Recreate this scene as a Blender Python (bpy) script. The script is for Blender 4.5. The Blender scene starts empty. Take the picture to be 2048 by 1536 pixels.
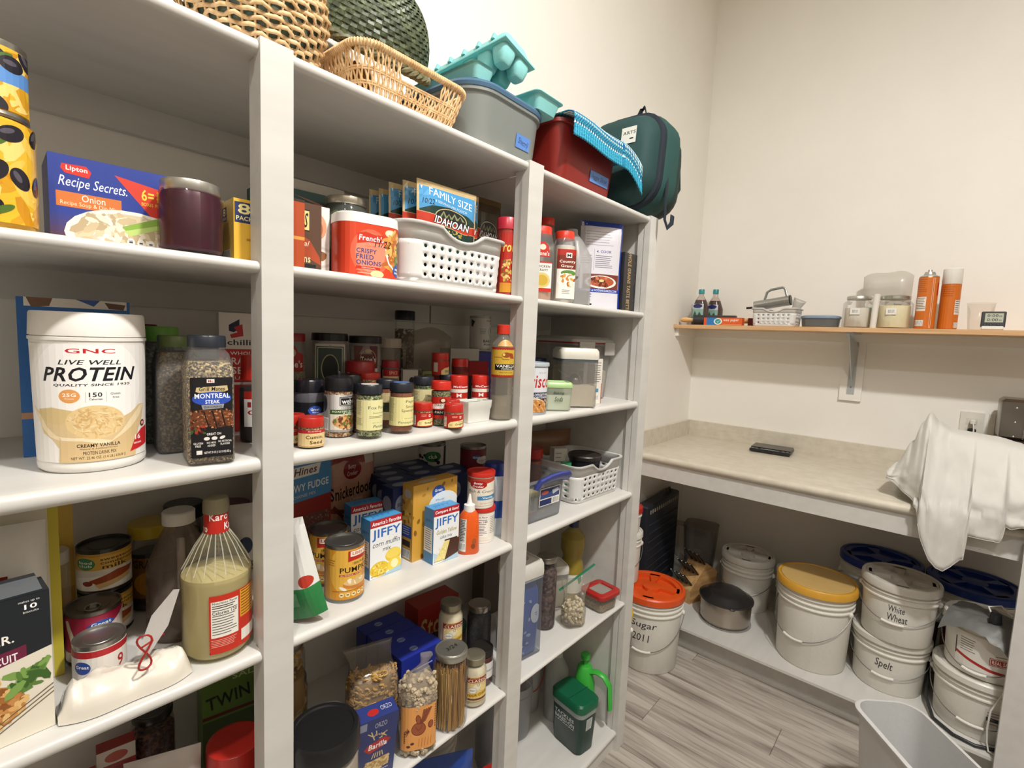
import bpy, math, random
import mathutils.noise as mn
from math import pi, sin, cos, radians
from mathutils import Vector, Matrix
from mathutils.geometry import tessellate_polygon

SC = bpy.context.scene
COL = SC.collection

# ---------------------------------------------------------------- camera, light, exposure
cd = bpy.data.cameras.new('camera'); cam = bpy.data.objects.new('camera', cd); COL.objects.link(cam)
Fv = Vector((-0.65171543, 0.75245113, -0.09531155)); YAW, PIT, ROL = 0.7137802928850795, -0.09545644876728926, 0.0416430451271323
r0 = Vector((cos(YAW), sin(YAW), 0)); u0 = r0.cross(Fv)
Rv = r0*cos(ROL)+u0*sin(ROL); Uv = -r0*sin(ROL)+u0*cos(ROL)
cam.matrix_world = Matrix(((Rv.x, Uv.x, -Fv.x, .8298), (Rv.y, Uv.y, -Fv.y, 0), (Rv.z, Uv.z, -Fv.z, 1.5666), (0, 0, 0, 1)))
cd.sensor_width = 36; cd.lens = 36*1008.16/2048; cd.clip_start = .01
SC.camera = cam
w = bpy.data.worlds.new('world'); SC.world = w; w.use_nodes = True
w.node_tree.nodes['Background'].inputs[0].default_value = (1, .95, .88, 1)
w.node_tree.nodes['Background'].inputs[1].default_value = .3
SC.view_settings.view_transform = 'Standard'; SC.view_settings.look = 'None'
SC.view_settings.gamma = 1; SC.view_settings.use_curve_mapping = False
SC.view_settings.exposure = 0.0
SC.cycles.transparent_max_bounces = 48; SC.cycles.max_bounces = 14; SC.cycles.diffuse_bounces = 6
def lamp(name, loc, size, power, col, rot=(0, 0, 0)):
    l = bpy.data.lights.new(name, 'AREA'); l.shape = 'DISK'; l.size = size; l.energy = power; l.color = col
    o = bpy.data.objects.new(name, l); o.location = loc; o.rotation_euler = rot; COL.objects.link(o); return o
LAMPS = [(1.42, .72, 3.68), (1.42, -.70, 3.68)]
for p, e in zip(LAMPS, (86, 30)): lamp('ceiling_lamp_light', (p[0], p[1], p[2]-.055), .17, e, (1, .978, .945))

# ---------------------------------------------------------------- colour and materials
def lin(h):
    h = h.lstrip('#'); o = []
    for i in (0, 2, 4):
        c = int(h[i:i+2], 16)/255; o.append(c/12.92 if c <= .04045 else ((c+.055)/1.055)**2.4)
    return (o[0], o[1], o[2], 1)
MC = {}
def nodes(name):
    m = bpy.data.materials.new(name); m.use_nodes = True; nt = m.node_tree
    return m, nt, nt.nodes['Principled BSDF'], nt.nodes['Material Output']
def N(nt, t, **k):
    n = nt.nodes.new(t)
    for a, b in k.items():
        if a.startswith('i_'):
            key = a[2:]; key = int(key) if key.isdigit() else key.replace('_', ' ')
            n.inputs[key].default_value = b
        else: setattr(n, a, b)
    return n
def ramp(nt, fac, stops, interp='LINEAR'):
    r = nt.nodes.new('ShaderNodeValToRGB'); r.color_ramp.interpolation = interp
    e = r.color_ramp.elements
    while len(e) < len(stops): e.new(.5)
    for k, (p, c) in enumerate(stops): e[k].position = p; e[k].color = lin(c)
    nt.links.new(fac, r.inputs[0]); return r
def coord(nt, scale=(1, 1, 1)):
    t = N(nt, 'ShaderNodeTexCoord'); m = N(nt, 'ShaderNodeMapping'); m.inputs['Scale'].default_value = scale
    nt.links.new(t.outputs['Object'], m.inputs[0]); return m.outputs[0]
def bump(nt, b, h, s, d=.002):
    n = N(nt, 'ShaderNodeBump'); n.inputs['Strength'].default_value = s; n.inputs['Distance'].default_value = d
    nt.links.new(h, n.inputs['Height']); nt.links.new(n.outputs[0], b.inputs['Normal'])
def M(h, rough=.5, metal=0, bp=.1, sc=90, var=.05, coat=0, sub=0):
    """plain paint / plastic / metal with slight procedural variation"""
    k = ('M', h, rough, metal, bp, sc, var, coat, sub)
    if k in MC: return MC[k]
    m, nt, b, o = nodes('surface_'+h.lstrip('#'))
    n = N(nt, 'ShaderNodeTexNoise', i_Scale=sc, i_Detail=3.0); nt.links.new(coord(nt), n.inputs['Vector'])
    c = lin(h); lo = tuple(x*(1-var) for x in c[:3])+(1,); hi = tuple(min(1, x*(1+var)) for x in c[:3])+(1,)
    mx = N(nt, 'ShaderNodeMix', data_type='RGBA'); mx.inputs['A'].default_value = lo; mx.inputs['B'].default_value = hi
    nt.links.new(n.outputs[0], mx.inputs['Factor']); nt.links.new(mx.outputs['Result'], b.inputs['Base Color'])
    b.inputs['Roughness'].default_value = rough; b.inputs['Metallic'].default_value = metal; b.inputs['Coat Weight'].default_value = coat
    if sub: b.inputs['Subsurface Weight'].default_value = sub; b.inputs['Subsurface Scale'].default_value = .01
    if bp: bump(nt, b, n.outputs[0], bp, .001)
    MC[k] = m; return m
def GL(h='#ffffff', dens=.06, rough=.06, gloss=.12):
    """clear or cloudy glass / plastic film: see-through with a surface reflection"""
    k = ('G', h, dens, rough, gloss)
    if k in MC: return MC[k]
    m, nt, b, o = nodes('clear_'+h.lstrip('#')); c = lin(h)
    tr = N(nt, 'ShaderNodeBsdfTransparent'); tr.inputs[0].default_value = tuple(.35+.65*x for x in c[:3])+(1,) if dens < .3 else (.9, .9, .9, 1)
    b.inputs['Base Color'].default_value = c; b.inputs['Roughness'].default_value = .4
    m1 = N(nt, 'ShaderNodeMixShader'); m1.inputs[0].default_value = dens
    nt.links.new(tr.outputs[0], m1.inputs[1]); nt.links.new(b.outputs[0], m1.inputs[2])
    g = N(nt, 'ShaderNodeBsdfGlossy'); g.inputs['Roughness'].default_value = rough
    lw = N(nt, 'ShaderNodeLayerWeight'); lw.inputs[0].default_value = .2
    mt = N(nt, 'ShaderNodeMath', operation='MULTIPLY_ADD'); mt.inputs[1].default_value = .42; mt.inputs[2].default_value = gloss*.1
    n = N(nt, 'ShaderNodeTexNoise', i_Scale=35.0); nt.links.new(coord(nt), n.inputs['Vector'])
    bn = N(nt, 'ShaderNodeBump'); bn.inputs['Strength'].default_value = .15; bn.inputs['Distance'].default_value = .002
    nt.links.new(n.outputs[0], bn.inputs['Height']); nt.links.new(bn.outputs[0], g.inputs['Normal'])
    nt.links.new(lw.outputs['Fresnel'], mt.inputs[0]); m2 = N(nt, 'ShaderNodeMixShader'); nt.links.new(mt.outputs[0], m2.inputs[0])
    nt.links.new(m1.outputs[0], m2.inputs[1]); nt.links.new(g.outputs[0], m2.inputs[2]); nt.links.new(m2.outputs[0], o.inputs[0])
    MC[k] = m; return m
def GR(cols, sc=260, rough=.7, stretch=(1, 1, 1), bp=.6):
    """granular contents: seeds, herbs, rice"""
    k = ('R', tuple(cols), sc, stretch)
    if k in MC: return MC[k]
    m, nt, b, o = nodes('grains_'+cols[0].lstrip('#'))
    v = N(nt, 'ShaderNodeTexVoronoi', i_Scale=float(sc)); nt.links.new(coord(nt, stretch), v.inputs['Vector'])
    sp = N(nt, 'ShaderNodeSeparateColor'); nt.links.new(v.outputs['Color'], sp.inputs[0])
    n = len(cols); r = ramp(nt, sp.outputs[0], [(i/n, c) for i, c in enumerate(cols)], 'CONSTANT')
    nt.links.new(r.outputs[0], b.inputs['Base Color']); b.inputs['Roughness'].default_value = rough
    bump(nt, b, v.outputs['Distance'], bp, -.002); MC[k] = m; return m
def PR(rough=.4, coat=.0):
    k = ('P', rough, coat)
    if k in MC: return MC[k]
    m, nt, b, o = nodes('printed_ink')
    a = N(nt, 'ShaderNodeAttribute', attribute_name='ink'); nt.links.new(a.outputs['Color'], b.inputs['Base Color'])
    b.inputs['Roughness'].default_value = rough; b.inputs['Coat Weight'].default_value = coat; MC[k] = m; return m

# ---------------------------------------------------------------- objects
def mk(name, vs, fs, mat, parent=None, smooth=0, loc=None, rz=0):
    me = bpy.data.meshes.new(name); me.from_pydata([tuple(v) for v in vs], [], [tuple(f) for f in fs])
    if mat: me.materials.append(mat)
    if smooth:
        me.shade_smooth(); me.set_sharp_from_angle(angle=radians(smooth))
    me.validate()
    o = bpy.data.objects.new(name, me); COL.objects.link(o)
    if parent: o.parent = parent
    if loc: o.location = loc
    if rz: o.rotation_euler = (0, 0, radians(rz))
    return o
def tag(o, label, cat, group=None):
    o['label'] = label; o['category'] = cat
    if group: o['group'] = group
    return o
def thing(name, label, cat, loc, rz=0, group=None, tilt=None):
    o = bpy.data.objects.new(name, None); COL.objects.link(o); o.empty_display_size = .02; o.location = (loc[0], loc[1], loc[2]+(.0006 if cat not in ('lamp', 'shelving', 'counter', 'platform', 'shelf') else 0))
    o.rotation_euler = (radians(tilt[0]) if tilt else 0, radians(tilt[1]) if tilt else 0, radians(rz))
    return tag(o, label, cat, group)
def struct(o, label=None, cat=None):
    o['kind'] = 'structure'
    if label: o['label'] = label
    if cat: o['category'] = cat
    return o
def setlab(o, s): o['label'] = s; return o
class MB:
    """collects shapes into one mesh"""
    def __init__(s): s.v = []; s.f = []
    def add(s, vs, fs):
        n = len(s.v); s.v += [tuple(v) for v in vs]; s.f += [tuple(i+n for i in f) for f in fs]; return s
    def box(s, x0, y0, z0, x1, y1, z1, b=0):
        if b:
            return s.add(*loft([(z0, (x1-x0)/2-b, (y1-y0)/2-b, b*.5), (z0+b, (x1-x0)/2, (y1-y0)/2, b), (z1-b, (x1-x0)/2, (y1-y0)/2, b), (z1, (x1-x0)/2-b, (y1-y0)/2-b, b*.5)], k=2, cx=(x0+x1)/2, cy=(y0+y1)/2))
        return s.add([(x0, y0, z0), (x1, y0, z0), (x1, y1, z0), (x0, y1, z0), (x0, y0, z1), (x1, y0, z1), (x1, y1, z1), (x0, y1, z1)],
                     [(3, 2, 1, 0), (4, 5, 6, 7), (0, 1, 5, 4), (1, 2, 6, 5), (2, 3, 7, 6), (3, 0, 4, 7)])
    def tube(s, pts, r, n=8, close=False, rf=None):
        pts = [Vector(p) for p in pts]; L = len(pts); vs = []; prev = None
        for i, p in enumerate(pts):
            a = pts[i-1] if (i or close) else p; c = pts[(i+1) % L] if (i < L-1 or close) else p
            t = (c-a).normalized() if (c-a).length > 1e-9 else Vector((0, 0, 1))
            ref = prev if prev is not None else (Vector((0, 0, 1)) if abs(t.z) < .9 else Vector((1, 0, 0)))
            nn = (ref-t*ref.dot(t)).normalized(); prev = nn; bb = t.cross(nn); rr = rf(i/(L-1)) if rf else r
            ra, rb = (rr if isinstance(rr, tuple) else (rr, rr))
            for j in range(n):
                q = 2*pi*j/n; vs.append(p+nn*(ra*cos(q))+bb*(rb*sin(q)))
        fs = []
        for i in range(L if close else L-1):
            for j in range(n):
                a = i*n+j; b = i*n+(j+1) % n; c = ((i+1) % L)*n+(j+1) % n; d = ((i+1) % L)*n+j; fs.append((a, b, c, d))
        if not close: fs.append(tuple(range(n-1, -1, -1))); fs.append(tuple((L-1)*n+j for j in range(n)))
        return s.add(vs, fs)
    def sph(s, c, rx, ry=None, rz=None, n=10, m=6, rot=None):
        ry = ry or rx; rz = rz or rx; vs = []; fs = []
        for i in range(m+1):
            t = pi*i/m
            for j in range(n):
                q = 2*pi*j/n; p = Vector((rx*sin(t)*cos(q), ry*sin(t)*sin(q), rz*cos(t)))
                if rot: p = rot @ p
                vs.append((c[0]+p.x, c[1]+p.y, c[2]+p.z))
        for i in range(m):
            for j in range(n): fs.append((i*n+j, (i+1)*n+j, (i+1)*n+(j+1) % n, i*n+(j+1) % n))
        return s.add(vs, fs)
    def loft(s, *a, **k): return s.add(*loft(*a, **k))
    def build(s, name, mat, parent=None, smooth=0, **k): return mk(name, s.v, s.f, mat, parent, smooth, **k)
def ring(hx, hy=None, cr=None, k=8):
    """closed outline counter-clockwise from the front middle (+X)"""
    if hy is None: hy = hx
    if cr is None: cr = min(hx, hy)
    cr = min(cr, hx, hy); P = [(hx, 0)] if hy-cr > 1e-6 else []
    for (sx, sy, a0) in ((1, 1, 0), (-1, 1, pi/2), (-1, -1, pi), (1, -1, 3*pi/2)):
        for i in range(k+1):
            a = a0+pi/2*i/k; P.append((sx*(hx-cr)+cr*cos(a), sy*(hy-cr)+cr*sin(a)))
    return P
def loft(secs, k=8, cx=0, cy=0, cap=(1, 1)):
    """secs: (z, hx[, hy, cr[, dx, dy]])"""
    vs = []; fs = []; n = None
    for s in secs:
        z, hx = s[0], s[1]; hy = s[2] if len(s) > 2 and s[2] is not None else hx; cr = s[3] if len(s) > 3 and s[3] is not None else min(hx, hy)
        cr = min(cr, hx, hy)
        dx = s[4] if len(s) > 4 else 0; dy = s[5] if len(s) > 5 else 0; R_ = []
        for (sx, sy, a0) in ((1, 1, 0), (-1, 1, pi/2), (-1, -1, pi), (1, -1, 3*pi/2)):
            for i in range(k+1):
                a = a0+pi/2*i/k; R_.append((cx+dx+sx*(hx-cr)+cr*cos(a), cy+dy+sy*(hy-cr)+cr*sin(a), z))
        n = len(R_); vs += R_
    for i in range(len(secs)-1):
        for j in range(n):
            a = i*n+j; b = i*n+(j+1) % n
            if (Vector(vs[a])-Vector(vs[b])).length < 1e-7 and (Vector(vs[a+n])-Vector(vs[b+n])).length < 1e-7: continue
            fs.append((a, b, b+n, a+n))
    if cap[0]: fs.append(tuple(range(n-1, -1, -1)))
    if cap[1]: fs.append(tuple((len(secs)-1)*n+j for j in range(n)))
    return vs, fs
def LO(name, secs, mat, parent=None, smooth=35, k=8, cap=(1, 1), **kw):
    v, f = loft(secs, k, cap=cap); return mk(name, v, f, mat, parent, smooth, **kw)

# ---------------------------------------------------------------- lettering
GC = {}
def glyph(ch, bold):
    k = (ch, bold)
    if k in GC: return GC[k]
    def conv(s):
        c = bpy.data.curves.new('glyph', 'FONT'); c.body = s; c.resolution_u = 2; c.offset = .018 if bold else 0; c.fill_mode = 'FRONT'
        o = bpy.data.objects.new('glyph', c); COL.objects.link(o); bpy.context.view_layer.update()
        dg = bpy.context.evaluated_depsgraph_get(); e = o.evaluated_get(dg); m = e.to_mesh(); m.calc_loop_triangles()
        vs = [(v.co.x, v.co.y) for v in m.vertices]; ts = [tuple(vs[i] for i in t.vertices) for t in m.loop_triangles]
        e.to_mesh_clear(); bpy.data.objects.remove(o); bpy.data.curves.remove(c); return ts
    bar = GC.get('bar%d' % bold)
    if bar is None: bar = GC['bar%d' % bold] = max(p[0] for t in conv('|') for p in t)
    t = [] if ch == ' ' else conv(ch)
    adv = max(p[0] for q in conv(ch+'|') for p in q)-bar
    if ch == ' ': adv = .28
    GC[k] = (t, adv); return GC[k]
def clip(poly, ax, lo, hi):
    for v, sg in ((lo, 1), (hi, -1)):
        out = []; n = len(poly)
        for i in range(n):
            a = poly[i]; b = poly[(i+1) % n]; da = (a[ax]-v)*sg; db = (b[ax]-v)*sg
            if da >= 0: out.append(a)
            if (da >= 0) != (db >= 0):
                t = da/(da-db); out.append((a[0]+(b[0]-a[0])*t, a[1]+(b[1]-a[1])*t))
        poly = out
        if len(poly) < 3: return []
    return poly
class Art:
    """flat print on a label: x to the right, y down, both 0..1 of the label; W,H its size in metres"""
    def __init__(s, W, H, bg=None): 
        s.W = W; s.H = H; s.p = []; s.k = 0
        if bg: s.rect(0, 0, 1, 1, bg)
    def add(s, tris, c, sub=0):
        s.k += 1; s.p.append((tris, lin(c), s.k*1.3e-5)); return s
    def rect(s, x0, y0, x1, y1, c): return s.add([((x0, y0), (x1, y0), (x1, y1), (x0, y1))], c)
    def poly(s, pts, c):
        t = tessellate_polygon([[Vector((p[0], p[1], 0)) for p in pts]]); return s.add([tuple(pts[i] for i in q) for q in t], c)
    def ell(s, cx, cy, rx, ry, c, n=22, a=0, a0=0, a1=2*pi):
        P = []
        for i in range(n):
            q = a0+(a1-a0)*i/(n if a1-a0 > 6.2 else n-1); x = rx*s.W*cos(q); y = ry*s.H*sin(q); X = x*cos(a)-y*sin(a); Y = x*sin(a)+y*cos(a)
            P.append((cx+X/s.W, cy+Y/s.H))
        return s.add([tuple(P)], c)
    def line(s, pts, w, c):
        q = []
        for a, b in zip(pts, pts[1:]):
            ax, ay, bx, by = a[0]*s.W, a[1]*s.H, b[0]*s.W, b[1]*s.H; L = math.hypot(bx-ax, by-ay) or 1
            nx, ny = -(by-ay)/L*w/2, (bx-ax)/L*w/2; ex, ey = (bx-ax)/L*w*.3, (by-ay)/L*w*.3
            q.append(tuple((X/s.W, Y/s.H) for X, Y in ((ax+nx-ex, ay+ny-ey), (bx+nx+ex, by+ny+ey), (bx-nx+ex, by-ny+ey), (ax-nx-ex, ay-ny-ey))))
        return s.add(q, c)
    def oval(s, cx, cy, rx, ry, w, c, n=24, a0=0, a1=2*pi): return s.line([(cx+rx*cos(a0+(a1-a0)*i/n), cy+ry*sin(a0+(a1-a0)*i/n)) for i in range(n+1)], w, c)
    def grad(s, x0, y0, x1, y1, c0, c1, n=8, ax=1):
        A, B = lin(c0), lin(c1); s.k += 1
        for i in range(n):
            t = i/(n-1); c = tuple(A[j]*(1-t)+B[j]*t for j in range(4)); a, b = i/n, (i+1)/n
            r = (x0, y0+(y1-y0)*a, x1, y0+(y1-y0)*b) if ax else (x0+(x1-x0)*a, y0, x0+(x1-x0)*b, y1)
            s.p.append(([((r[0], r[1]), (r[2], r[1]), (r[2], r[3]), (r[0], r[3]))], c, s.k*1.3e-5))
        return s
    def scat(s, x0, y0, x1, y1, n, sz, cols, seed=1, ell=False, asp=1.6):
        rd = random.Random(seed); s.k += 1
        for i in range(n):
            for _ in range(20):
                x, y = rd.uniform(x0, x1), rd.uniform(y0, y1)
                if not ell or ((x-(x0+x1)/2)/((x1-x0)/2))**2+((y-(y0+y1)/2)/((y1-y0)/2))**2 < 1: break
            a = rd.uniform(0, pi); r = sz*rd.uniform(.6, 1.3); m = 7
            P = tuple((x+(r*asp*cos(q)*cos(a)-r*sin(q)*sin(a))/s.W, y+(r*asp*cos(q)*sin(a)+r*sin(q)*cos(a))/s.H) for q in [2*pi*j/m for j in range(m)])
            s.p.append(([P], lin(rd.choice(cols)), s.k*1.3e-5+i*2e-6))
        s.k += int(n*2e-6/1.3e-5)+1; return s
    def bars(s, x0, y0, x1, y1, n, c, fill=.45, seed=3):
        rd = random.Random(seed); q = []; h = (y1-y0)/n
        for i in range(n):
            y = y0+i*h; xe = x1-(x1-x0)*rd.uniform(0, .3); q.append(((x0, y), (xe, y), (xe, y+h*fill), (x0, y+h*fill)))
        return s.add(q, c)
    def barcode(s, x0, y0, x1, y1, c='#222222', bg='#f4f2ec'):
        s.rect(x0, y0, x1, y1, bg); q = []; n = 14; rd = random.Random(5); dx = (x1-x0)/n
        for i in range(n): q.append(((x0+dx*(i+.2), y0+(y1-y0)*.08), (x0+dx*(i+.2+rd.uniform(.2, .6)), y0+(y1-y0)*.08), (x0+dx*(i+.2+rd.uniform(.2, .6)), y1-(y1-y0)*.08), (x0+dx*(i+.2), y1-(y1-y0)*.08)))
        return s.add(q, c)
    def text(s, t, x0, y0, x1, y1, c, b=0, it=0, rot=0, arc=0, out=None):
        """letters stretched to fill the box x0..x1, y0..y1"""
        T = []; X = 0
        for ch in t:
            g, ad = glyph(ch, b)
            for q in g: T.append([(p[0]+X+it*p[1], p[1]) for p in q])
            X += ad+(.03 if b else 0)
        if not T: return s
        xs = [p[0] for q in T for p in q]; ys = [p[1] for q in T for p in q]; a0, a1, b0, b1 = min(xs), max(xs), min(ys), max(ys)
        mx, my = (x0+x1)/2, (y0+y1)/2; res = []
        for q in T:
            r = []
            for p in q:
                fx = (p[0]-a0)/(a1-a0) if a1 > a0 else .5; fy = (b1-p[1])/(b1-b0) if b1 > b0 else .5
                x = (x0+(x1-x0)*fx-mx)*s.W; y = (y0+(y1-y0)*fy-my)*s.H
                if arc: y += arc*s.H*((2*fx-1)**2-.5)
                if rot: x, y = x*cos(rot)-y*sin(rot), x*sin(rot)+y*cos(rot)
                r.append((mx+x/s.W, my+y/s.H))
            res.append(tuple(r))
        if out:
            d = .0011*(s.H/.1)
            for ox, oy in ((-d, 0), (d, 0), (0, -d), (0, d)): s.add([tuple((p[0]+ox/s.W, p[1]+oy/s.H) for p in q) for q in res], out)
        return s.add(res, c)
    def build(s, name, mp, us, vs_, parent, mat=None, off=.0004, clipb=True, diag=None):
        us = sorted(us); vs_ = sorted(vs_); V = []; Fc = []; C = []; eps = 1e-7
        for tris, c, lift in s.p:
            for t in tris:
                ps = list(t)
                if clipb and (min(p[0] for p in ps) < 0 or max(p[0] for p in ps) > 1): ps = clip(ps, 0, 0, 1)
                if clipb and ps and (min(p[1] for p in ps) < 0 or max(p[1] for p in ps) > 1): ps = clip(ps, 1, 0, 1)
                if len(ps) < 3: continue
                parts = [ps]
                for ax, gr in ((0, us), (1, vs_)):
                    if len(gr) < 2: continue
                    nx = []
                    for q in parts:
                        lo = min(p[ax] for p in q); hi = max(p[ax] for p in q); cuts = [g for g in gr if lo+eps < g < hi-eps]
                        if not cuts: nx.append(q); continue
                        e = [lo-1]+cuts+[hi+1]
                        for a, b in zip(e, e[1:]):
                            r = clip(q, ax, a, b)
                            if len(r) > 2: nx.append(r)
                    parts = nx
                if diag:
                    nx = []; nu, nv = diag
                    for q in parts:
                        cu = sum(p[0] for p in q)/len(q)*nu; cv = sum(p[1] for p in q)/len(q)*nv; k = min(nu-1, int(cu))+min(nv-1, int(cv))+1
                        r = [(p[0]*nu+p[1]*nv, p[1]) for p in q]
                        for a, b in ((k-9, k), (k, k+9)):
                            z = clip(r, 0, a, b)
                            if len(z) > 2: nx.append([((p[0]-p[1]*nv)/nu, p[1]) for p in z])
                    parts = nx
                for q in parts:
                    n = len(V); V += [mp(p[0], p[1], off+lift) for p in q]; Fc.append(tuple(range(n, n+len(q)))); C.append(c)
        if not V: return None
        me = bpy.data.meshes.new(name); me.from_pydata(V, [], Fc); me.materials.append(mat or PR())
        at = me.attributes.new('ink', 'FLOAT_COLOR', 'FACE'); at.data.foreach_set('color', [x for c in C for x in c])
        o = bpy.data.objects.new(name, me); COL.objects.link(o); o.parent = parent; return o
    def wrap(s, parent, hx, hy=None, cr=None, z0=0, z1=.1, s0=0, k=8, top=None, name='label', mat=None, off=.0004, cx=0, cy=0):
        """wrapped round an upright body; z0 bottom, z1 top; s0 = distance of the label's middle from the front; top=(hx,hy,cr) if tapered"""
        A = ring(hx, hy, cr, k); B = ring(*top, k=k) if top else A; n = len(A)
        cum = [0]
        for i in range(n): a = A[i]; b = A[(i+1) % n]; cum.append(cum[-1]+math.hypot(b[0]-a[0], b[1]-a[1]))
        tot = cum[-1]; seg = tot/400
        def nrm(P, i):
            a = P[i-1]; c = P[(i+1) % n]
            if abs(a[0]-P[i][0])+abs(a[1]-P[i][1]) < 1e-9: a = P[i-2]
            dx, dy = c[0]-a[0], c[1]-a[1]; L = math.hypot(dx, dy) or 1; return dy/L, -dx/L
        NA = [nrm(A, i) for i in range(n)]
        import bisect
        def mp(u, v, off_):
            d = (s0+(u-.5)*s.W) % tot; i = min(n-1, max(0, bisect.bisect_right(cum, d)-1)); L = cum[i+1]-cum[i]; t = (d-cum[i])/L if L > 1e-9 else 0
            j = (i+1) % n; f = 1-v; r = []
            for ax in (0, 1):
                pa = A[i][ax]*(1-f)+B[i][ax]*f+NA[i][ax]*off_; pb = A[j][ax]*(1-f)+B[j][ax]*f+NA[j][ax]*off_; r.append(pa*(1-t)+pb*t)
            return (r[0]+cx, r[1]+cy, z0+(z1-z0)*f)
        us = []
        for m_ in (-1, 0, 1):
            for c in cum[:-1]:
                u = (c+m_*tot-s0)/s.W+.5
                if 0 < u < 1: us.append(u)
        return s.build(name, mp, us, [], parent, mat, off)
    def plane(s, parent, o, ux, uy, name='label', mat=None, off=.0003):
        """o = top-left corner, ux = direction to the right, uy = direction down"""
        o = Vector(o); ux = Vector(ux).normalized()*s.W; uy = Vector(uy).normalized()*s.H; n = uy.cross(ux).normalized()
        return s.build(name, lambda u, v, f: tuple(o+ux*u+uy*v+n*f), [], [], parent, mat, off)
    def onto(s, parent, fn, nu, nv, name='label', mat=None, off=.0014):
        """print on a bulging sheet; fn(u,v)->point with v down"""
        G = [[Vector(fn(i/nu, j/nv)) for i in range(nu+1)] for j in range(nv+1)]
        NG = [[(G[min(nv, j+1)][i]-G[max(0, j-1)][i]).cross(G[j][min(nu, i+1)]-G[j][max(0, i-1)]).normalized() for i in range(nu+1)] for j in range(nv+1)]
        def mp(u, v, f):
            x = min(nu-1e-6, max(0, u*nu)); y = min(nv-1e-6, max(0, v*nv)); i, j = int(x), int(y); a, b = x-i, y-j
            def lp(Q):
                return Q[j][i]+(Q[j][i+1]-Q[j][i])*a+(Q[j+1][i]-Q[j][i])*b if a+b <= 1 else Q[j+1][i+1]+(Q[j+1][i]-Q[j+1][i+1])*(1-a)+(Q[j][i+1]-Q[j+1][i+1])*(1-b)
            return tuple(lp(G)+lp(NG)*f)
        return s.build(name, mp, [i/nu for i in range(1, nu)], [j/nv for j in range(1, nv)], parent, mat, off, diag=(nu, nv))
# ---------------------------------------------------------------- room
D = .4133; E_ = .0008; YB = 3.1807; XR = 1.78; YF = -1.35; ZC = 3.74
def wallmat():
    m, nt, b, o = nodes('wall_paint'); n = N(nt, 'ShaderNodeTexNoise', i_Scale=3.0, i_Detail=4.0); nt.links.new(coord(nt), n.inputs['Vector'])
    r = ramp(nt, n.outputs[0], [(.3, '#eae7e0'), (.7, '#eeebe4')]); nt.links.new(r.outputs[0], b.inputs['Base Color']); b.inputs['Roughness'].default_value = .6
    n2 = N(nt, 'ShaderNodeTexNoise', i_Scale=120.0, i_Detail=3.0); nt.links.new(coord(nt), n2.inputs['Vector']); bump(nt, b, n2.outputs[0], .12, .002); return m
WALL = wallmat()
def trimmat():
    m, nt, b, o = nodes('white_shelf_paint'); n = N(nt, 'ShaderNodeTexNoise', i_Scale=4.0, i_Detail=6.0); nt.links.new(coord(nt, (6, 1, 6)), n.inputs['Vector'])
    r = ramp(nt, n.outputs[0], [(.35, '#c9c7c2'), (.62, '#cfcdc8')]); nt.links.new(r.outputs[0], b.inputs['Base Color']); b.inputs['Roughness'].default_value = .38
    n2 = N(nt, 'ShaderNodeTexNoise', i_Scale=30.0, i_Detail=4.0); nt.links.new(coord(nt, (3, 1, 3)), n2.inputs['Vector']); bump(nt, b, n2.outputs[0], .07, .002); return m
TRIM = trimmat()
def slab(name, x0, y0, z0, x1, y1, z1, mat, **k): return MB().box(x0, y0, z0, x1, y1, z1).build(name, mat, **k)
struct(slab('wall_left', -D-.1, YF-.1, 0, -D, YB+.1, ZC, WALL))
struct(slab('wall_back', -D, YB, 0, XR, YB+.1, ZC, WALL))
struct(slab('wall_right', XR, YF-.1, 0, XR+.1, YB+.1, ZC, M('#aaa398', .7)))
struct(slab('wall_front', -D, YF-.1, 0, XR, YF, ZC, M('#8d8478', .7)))
struct(slab('ceiling', -D-.1, YF-.1, ZC, XR+.1, YB+.1, ZC+.1, WALL))
# recessed ceiling lamps
for i, p in enumerate(LAMPS):
    t = thing('ceiling_lamp', 'round white flush ceiling lamp '+('nearer the counter' if i == 0 else 'nearer the doorway'), 'lamp', (p[0], p[1], ZC))
    MB().loft([(-.04, .13), (-.02, .14), (0, .14)]).loft([(-.05, .1), (-.04, .13)], cap=(0, 0)).build('lamp_ring', M('#e8e6e0'), t, 35)
    m, nt, b, o = nodes('lamp_glow'); b.inputs['Emission Color'].default_value = (1, .93, .82, 1); b.inputs['Emission Strength'].default_value = 12
    LO('lamp_diffuser', [(-.052, .085), (-.045, .1)], m, t)
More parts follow.
